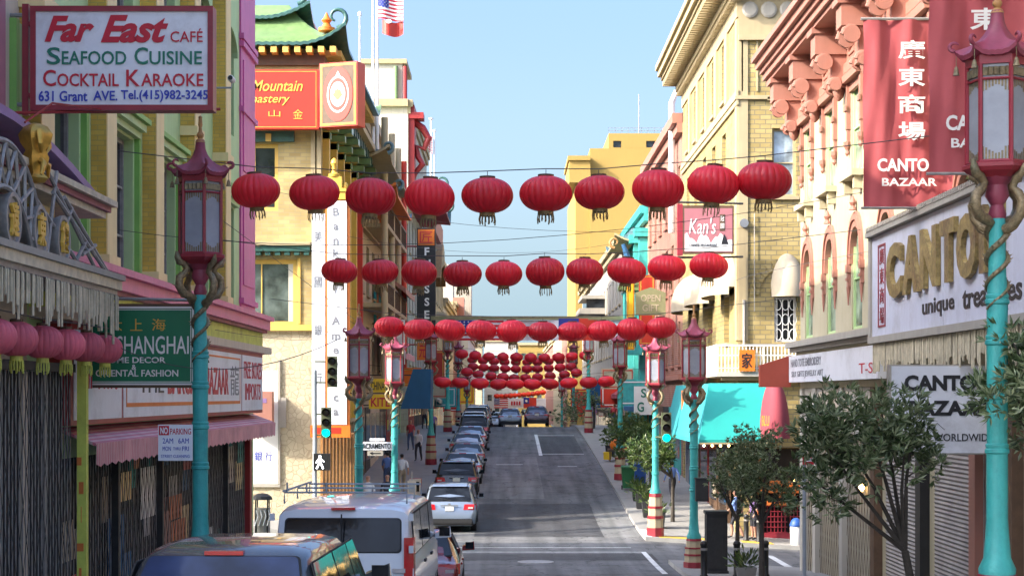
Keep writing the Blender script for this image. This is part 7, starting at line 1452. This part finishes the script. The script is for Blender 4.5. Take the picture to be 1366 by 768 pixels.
for i, (x, y, lab) in enumerate(((5.55, 64.5, "dark planter with low shrub right behind the sunlit lamp post"), (5.5, 67.8, "dark planter at the kerb below the bushy trees"), (5.45, 70.6, "dark planter third up the hill from the sunlit lamp"), (5.5, 73.2, "dark planter near the green wheeled bin"), (5.6, 95, "dark planter halfway up the east pavement"))): planter(x, y, lab, seed=i)
planter(6.1, 44.6, "green low plant tub at the foot of the utility cabinet", "concrete", .5, .3, seed=9)

# ================================================================== STREET FURNITURE
mat("bin_green", (.02, .14, .05), .5, .15, 4); mat("bin_blue", (.02, .08, .30), .5, .15, 4)
def wheeled_bin(x, y, m, lab):
    t = thing("wheeled_bin", lab, "bin", (x, y, zs(x, y) + .13)); mb = MB().use(m); mb.rings([[(-.22, -.24, .08), (.22, -.24, .08), (.22, .22, .08), (-.22, .22, .08)], [(-.29, -.33, .98), (.29, -.33, .98), (.29, .33, .98), (-.29, .33, .98)]]); mb.build("body", t); mb = MB().use(m); mb.rings([[(-.31, -.36, .99), (.31, -.36, .99), (.31, .36, .99), (-.31, .36, .99)], [(-.29, -.33, 1.05), (.29, -.33, 1.05), (.29, .38, 1.08), (-.29, .38, 1.08)]]); mb.tube([(-.25, .4, 1.0), (.25, .4, 1.0)], .02, 6); mb.build("lid", t)
    for s in (-1, 1): MB().use("rubber").lathe([(.1, -.025), (.1, .025)], 12, (.25 * s, .22, .1), "x").build("wheel", t)
wheeled_bin(5.35, 77.5, "bin_green", "green wheeled bin on the east kerb beside the street trees"); wheeled_bin(6.0, 79, "bin_blue", "blue wheeled bin beside the green one on the east pavement")
t = thing("market_stall", "low pavement stall with orange, red and yellow covered goods on the hill", "stall", (6.0, 92, zs(6, 92) + .13)); mb = MB().use("wood_dark"); mb.box(-.7, .7, -.6, .6, .55, .65)
for sx_ in (-.65, .6):
    for sy_ in (-.55, .5): mb.box(sx_, sx_ + .06, sy_, sy_ + .06, 0, .549)
mb.build("table", t); mb = MB().use("orange"); mb.lathe([(.35, 0), (.42, .2), (.3, .45), (.1, .6)], 12, (-.2, 0, .65)); mb.build("orange_cover", t, smooth=50); mb = MB().use("yellow_sign"); mb.box(-.95, -.55, -.5, -.1, .1, .5); mb.build("yellow_crate", t); mb = MB().use("red_sign"); mb.box(-.1, .65, -.55, .5, .66, .74); mb.build("red_cover", t)
t = thing("utility_cabinet", "tall black utility cabinet standing beside the shaded lamp post", "cabinet", (5.62, 47.0, zs(5.62, 47) + .13)); mb = MB().use("plastic_dark"); mb.box(-.28, .28, -.25, .25, .08, 1.60); mb.use("iron_dark"); mb.box(-.31, .31, -.28, .28, 1.601, 1.68); mb.box(-.31, .31, -.28, .28, 0, .079); mb.build("body", t); mb = MB().use("iron_dark"); mb.box(-.24, .24, -.262, -.251, .15, 1.5); mb.box(.14, .17, -.28, -.263, .8, .95); mb.build("door", t)
def bollard(x, y, lab):
    o = MB().use("black_paint").lathe([(.11, 0), (.11, .05), (.085, .08), (.085, .82), (.10, .84), (.10, .88), (.07, .93), (.01, .95)], 14).build("bollard", loc=(x, y, zs(x, y) + .13), smooth=40); tag(o, lab, "bollard", "black bollards of the near east corner"); MB().use("iron_grey").lathe([(.089, .70), (.089, .76)], 14).build("band", o)
bollard(X(937 + 2, 45), 45, "black bollard touching the front of the utility cabinet"); bollard(X(983, 45.2), 45.2, "black bollard below the small thin stemmed tree"); bollard(X(1021, 45.4), 45.4, "black bollard under the slender tree with round crown")
bollard(X(995.5, 61.6), 61.6, "thin grey black bollard between the two corner pedestrians"); bollard(X(1012.5, 61.4), 61.4, "bollard just beside the corner pedestrians, toward the litter bin")
t = thing("litter_bin", "white litter bin with blue domed top on the far corner pavement", "litter bin", (X(1062, 61.2), 61.2, zs(X(1062, 61.2), 61.2) + .13)); MB().use("white_paint").lathe([(.2, 0), (.21, .03), (.21, .62), (.2, .65)], 16).build("body", t, smooth=40); MB().use("bin_blue").lathe([(.23, .65), (.23, .72), (.17, .86), (.08, .93), (.02, .95)], 16).build("lid", t, smooth=40)
t = thing("sidewalk_bin", "dark hooded waste bin with patterned sides by the rough stone wall", "litter bin", (X(350, 56), 56, zs(X(350, 56), 56) + .13)); z = t.location.z; mb = MB().use("iron_dark"); mb.lathe([(.33, 1.32), (.30, 1.42), (.18, 1.5), (.02, 1.53)], 12)
for k in range(4): a = pi / 4 + k * pi / 2; mb.tube([(.27 * cos(a), .27 * sin(a), 0), (.27 * cos(a), .27 * sin(a), 1.33)], .025, 6)
mb.build("hood", t); mb = MB().use("stone_grey"); mb.lathe([(.25, .05), (.26, 1.05)], 12); mb.build("drum", t, smooth=40); mb = MB().use("white_paint")
for k in range(4): mb.tube([(-.2 + .13 * k, -.27, .5), (-.1 + .13 * k, -.275, .8), (-.16 + .13 * k, -.27, 1.0)], .02, 5)
mb.build("pattern", t)
t = thing("pavement_dispenser", "stacked newspaper boxes on the west kerb beyond the minivan", "newspaper box", (-3.75, 71, zs(-3.75, 71) + .13)); 
for k, m in enumerate(("beige", "red_dark")): mb = MB().use(m); mb.box(-.25 + .0, .22, -.2 + k * .55, .25 + k * .55, .35, 1.15); mb.box(-.05, .02, 0 + k * .55, .07 + k * .55, 0, .349); mb.use("glass_dark"); mb.box(-.2, .17, -.21 + k * .55, -.201 + k * .55, .65, 1.05); mb.build("box", t)
t = thing("parking_meter", "grey parking pay station with pale face on the west kerb", "parking meter", (-3.7, 67.5, zs(-3.7, 67.5) + .13)); mb = MB().use("beige"); mb.box(-.16, .16, -.14, .14, .3, 1.45); mb.use("steel"); mb.box(-.09, .09, -.09, .09, 0, .299); mb.box(-.12, .12, -.15, -.141, 1.0, 1.35); mb.tube([(0, 0, 1.45), (0, 0, 1.8)], .02, 6); mb.build("housing", t)
# traffic signals
def signal(name, lab, x, y, ztop, lit, back=False):
    t = thing(name, lab, "traffic light", (x, y, ztop)); mb = MB().use("signal_olive"); mb.box(-.17, .17, -.02, .16, -1.06, 0); mb.build("housing", t)
    for k in range(3):
        zc = -.18 - .35 * k; mb = MB().use("lens_green" if (lit and k == 2) else "lens_off"); mb.lathe([(.13, -.021), (.13, -.04), (.08, -.06), (.01, -.065)], 18, (0, 0, zc), "y"); ln = mb.build("lens", t, smooth=60)
        mb = MB().use("signal_olive"); n = 14; A = [(.15 * cos(a), -.02, zc + .15 * sin(a)) for a in [radians(-20) + radians(220) * i / n for i in range(n + 1)]]; B_ = [(p[0], -.22 + .06 * (1 - (p[2] - zc) / .15), p[2]) for p in A]; mb.rings([A, B_], cap=False, closed=False); mb.build("visor", t)
    return t
signal("traffic_light", "traffic light showing green on the sunlit lamp post", X(889, 60.8), 60.8, Z(550, 60.8), True); mb = MB().use("signal_olive"); mb.tube([(5.2, 61.2, Z(556, 60.8)), (X(884, 60.8), 60.9, Z(556, 60.8))], .03, 6); mb.tube([(5.2, 61.2, Z(583, 60.8)), (X(884, 60.8), 60.9, Z(583, 60.8))], .03, 6); o = mb.build("signal_bracket"); tag(o, "pair of short arms holding the traffic light to the sunlit lamp post", "bracket")
xs_ = X(420, 60.4)
o = MB().use("pole_grey").lathe([(.11, 0), (.11, .2), (.075, .25), (.07, 5.6), (.01, 5.65)], 12).build("signal_pole", loc=(xs_, 60.4, zs(xs_, 60.4) + .13), smooth=40); tag(o, "grey signal pole in front of the white bank sign", "pole")
signal("traffic_light", "traffic light showing green on the grey pole in front of the bank sign", X(435, 60.2), 60.2, Z(543, 60.2), True); signal("traffic_light", "unlit olive traffic light higher on the grey pole before the bank sign", X(443, 60), 60.0, Z(475, 60), False)
mb = MB().use("signal_olive"); 
for py in (552, 580, 482, 510, 612): mb.tube([(xs_, 60.4, Z(py, 60.3)), (X(434, 60.3), 60.35, Z(py, 60.3))], .028, 6)
o = mb.build("signal_bracket"); tag(o, "short olive arms tying the signals to the grey pole", "bracket")
t = thing("pedestrian_signal", "pedestrian signal showing a white walking figure beside the grey pole", "pedestrian signal", (X(429, 60.2), 60.2, Z(627, 60.2))); mb = MB().use("black_paint"); mb.box(-.28, .28, 0, .2, 0, .58); mb.build("housing", t); mb = MB().use("lens_white"); q = lambda u, v, d: (-.06 + u, -.012 + d, v)
mb.lathe([(.01, -.02), (.045, -.015), (.045, -.008), (.01, -.004)], 10, (-.06, 0, .48), "y")
for poly in ([(-.05, .42), (.05, .42), (.06, .24), (-.05, .24)], [(-.05, .25), (0, .25), (-.08, .06), (-.14, .06)], [(0, .25), (.06, .25), (.14, .07), (.09, .05)], [(-.05, .41), (-.03, .37), (-.12, .25), (-.15, .27)], [(.04, .41), (.05, .36), (.14, .28), (.15, .31)]): mb.prism(poly, 0, .006, q)
mb.build("walking_figure", t)
# signs on posts
t = thing("street_name_sign", "white street name plate with arrow plate on the lamp behind the KITE sign", "sign", (-4.6, 61.6, -1.8)); WORLD.add(t.name); y0 = 61.55; P = FF(y0)
mb = MB().use("board_white"); mb.box(X(479, y0), X(523, y0), y0, y0 + .03, Z(600, y0), Z(589, y0)); mb.box(X(493, y0), X(513, y0), y0, y0 + .03, Z(588, y0), Z(584, y0)); mb.use("steel"); mb.tube([(X(523, y0), y0 + .02, Z(594, y0)), (-4.0, 61.7, Z(594, y0))], .02, 5); mb.build("plate", t)
mb = MB().use("stone_grey"); mb.box(X(490, y0), X(511, y0), y0, y0 + .03, Z(607.5, y0), Z(601, y0)); mb.build("arrow_plate", t)
mb = MB(); tx("SACRAMENTO", "black_letter", 480.5, 521.5, 591, 598, d=.004, bold=.01); mb.use("black_letter"); mb.prism([(X(493, y0), Z(604.2, y0)), (X(497, y0), Z(602, y0)), (X(497, y0), Z(603.6, y0)), (X(508, y0), Z(603.6, y0)), (X(508, y0), Z(604.8, y0)), (X(497, y0), Z(604.8, y0)), (X(497, y0), Z(606.4, y0))], .004, .012, P); mb.build("lettering", t)
t = thing("no_parking_sign", "pale no parking sign with red corner strapped to the lamp post", "sign", (-4.9, 25.8, -1)); WORLD.add(t.name); y0 = 25.8; P = FF(y0)
mb = MB().use("board_white"); mb.box(X(211, y0), X(257, y0), y0, y0 + .008, Z(614, y0), Z(566, y0)); mb.build("plate", t)
mb = MB().use("red_letter"); fbox(mb, P, X(212, y0), X(225.5, y0), Z(580, y0), Z(567.5, y0), .001, .004); tx("NO", "board_white", 214, 224, 569.5, 578.5, d=.005, th=.003, bold=.03); tx("PARKING", "red_letter", 227, 255, 571, 579, d=.002, th=.003, bold=.01)
for body, p0, p1, q0, q1 in (("2AM", 217, 231, 584, 591), ("6AM", 238, 252, 584, 591), ("MON", 217, 228, 595, 601), ("THRU", 231, 241, 596, 600), ("FRI", 243, 252, 595, 601), ("STREET CLEANING", 215, 253, 606, 610)): tx(body, "blue_letter", p0, p1, q0, q1, d=.002, th=.003)
mb.build("lettering", t)
mb = MB().use("pole_grey"); o = mb.lathe([(.04, 0), (.04, 3.1), (.01, 3.12)], 10).build("sign_post", loc=(X(1073, 36), 36, zs(6.1, 36) + .13)); tag(o, "slim blue grey sign post in front of the lattice shop gate", "sign post")
t = thing("curb_sign", "small red and white kerbside sign on the slim blue grey post", "sign", (X(1079, 35.9), 35.9, Z(619, 35.9))); mb = MB().use("red_letter"); mb.box(-.13, .11, 0, .01, .0, .19); mb.build("plate", t); mb = MB().use("board_white"); mb.box(-.09, .08, -.004, -.001, .06, .13); mb.build("mark", t)
t = thing("control_box", "dark signal control box strapped to the shaded lamp post", "box", (X(935, 49), 49.0, Z(668, 49))); mb = MB().use("plastic_dark"); mb.box(-.15, .2, -.12, .15, 0, .62); mb.use("iron_dark"); mb.box(-.17, .22, -.14, .17, .621, .66); mb.build("housing", t); mb = MB().use("iron_dark"); mb.box(-.12, .17, -.13, -.121, .05, .56); mb.build("door", t)
t = thing("security_camera", "small white security camera on a bracket beside the restaurant sign", "camera", (X(309, 33), 33, Z(106, 33))); mb = MB().use("white_paint"); mb.lathe([(.05, -.16), (.06, -.14), (.06, .12), (.04, .14)], 12, (0, 0, 0), "y"); mb.use("black_paint"); mb.lathe([(.045, -.165), (.045, -.161)], 12, (0, 0, 0), "y"); mb.build("housing", t); mb = MB().use("pole_grey"); mb.tube([(0, 0, -.06), (0, 0, -.16), (-1.3, .05, -.16)], .018, 6); mb.build("bracket", t)
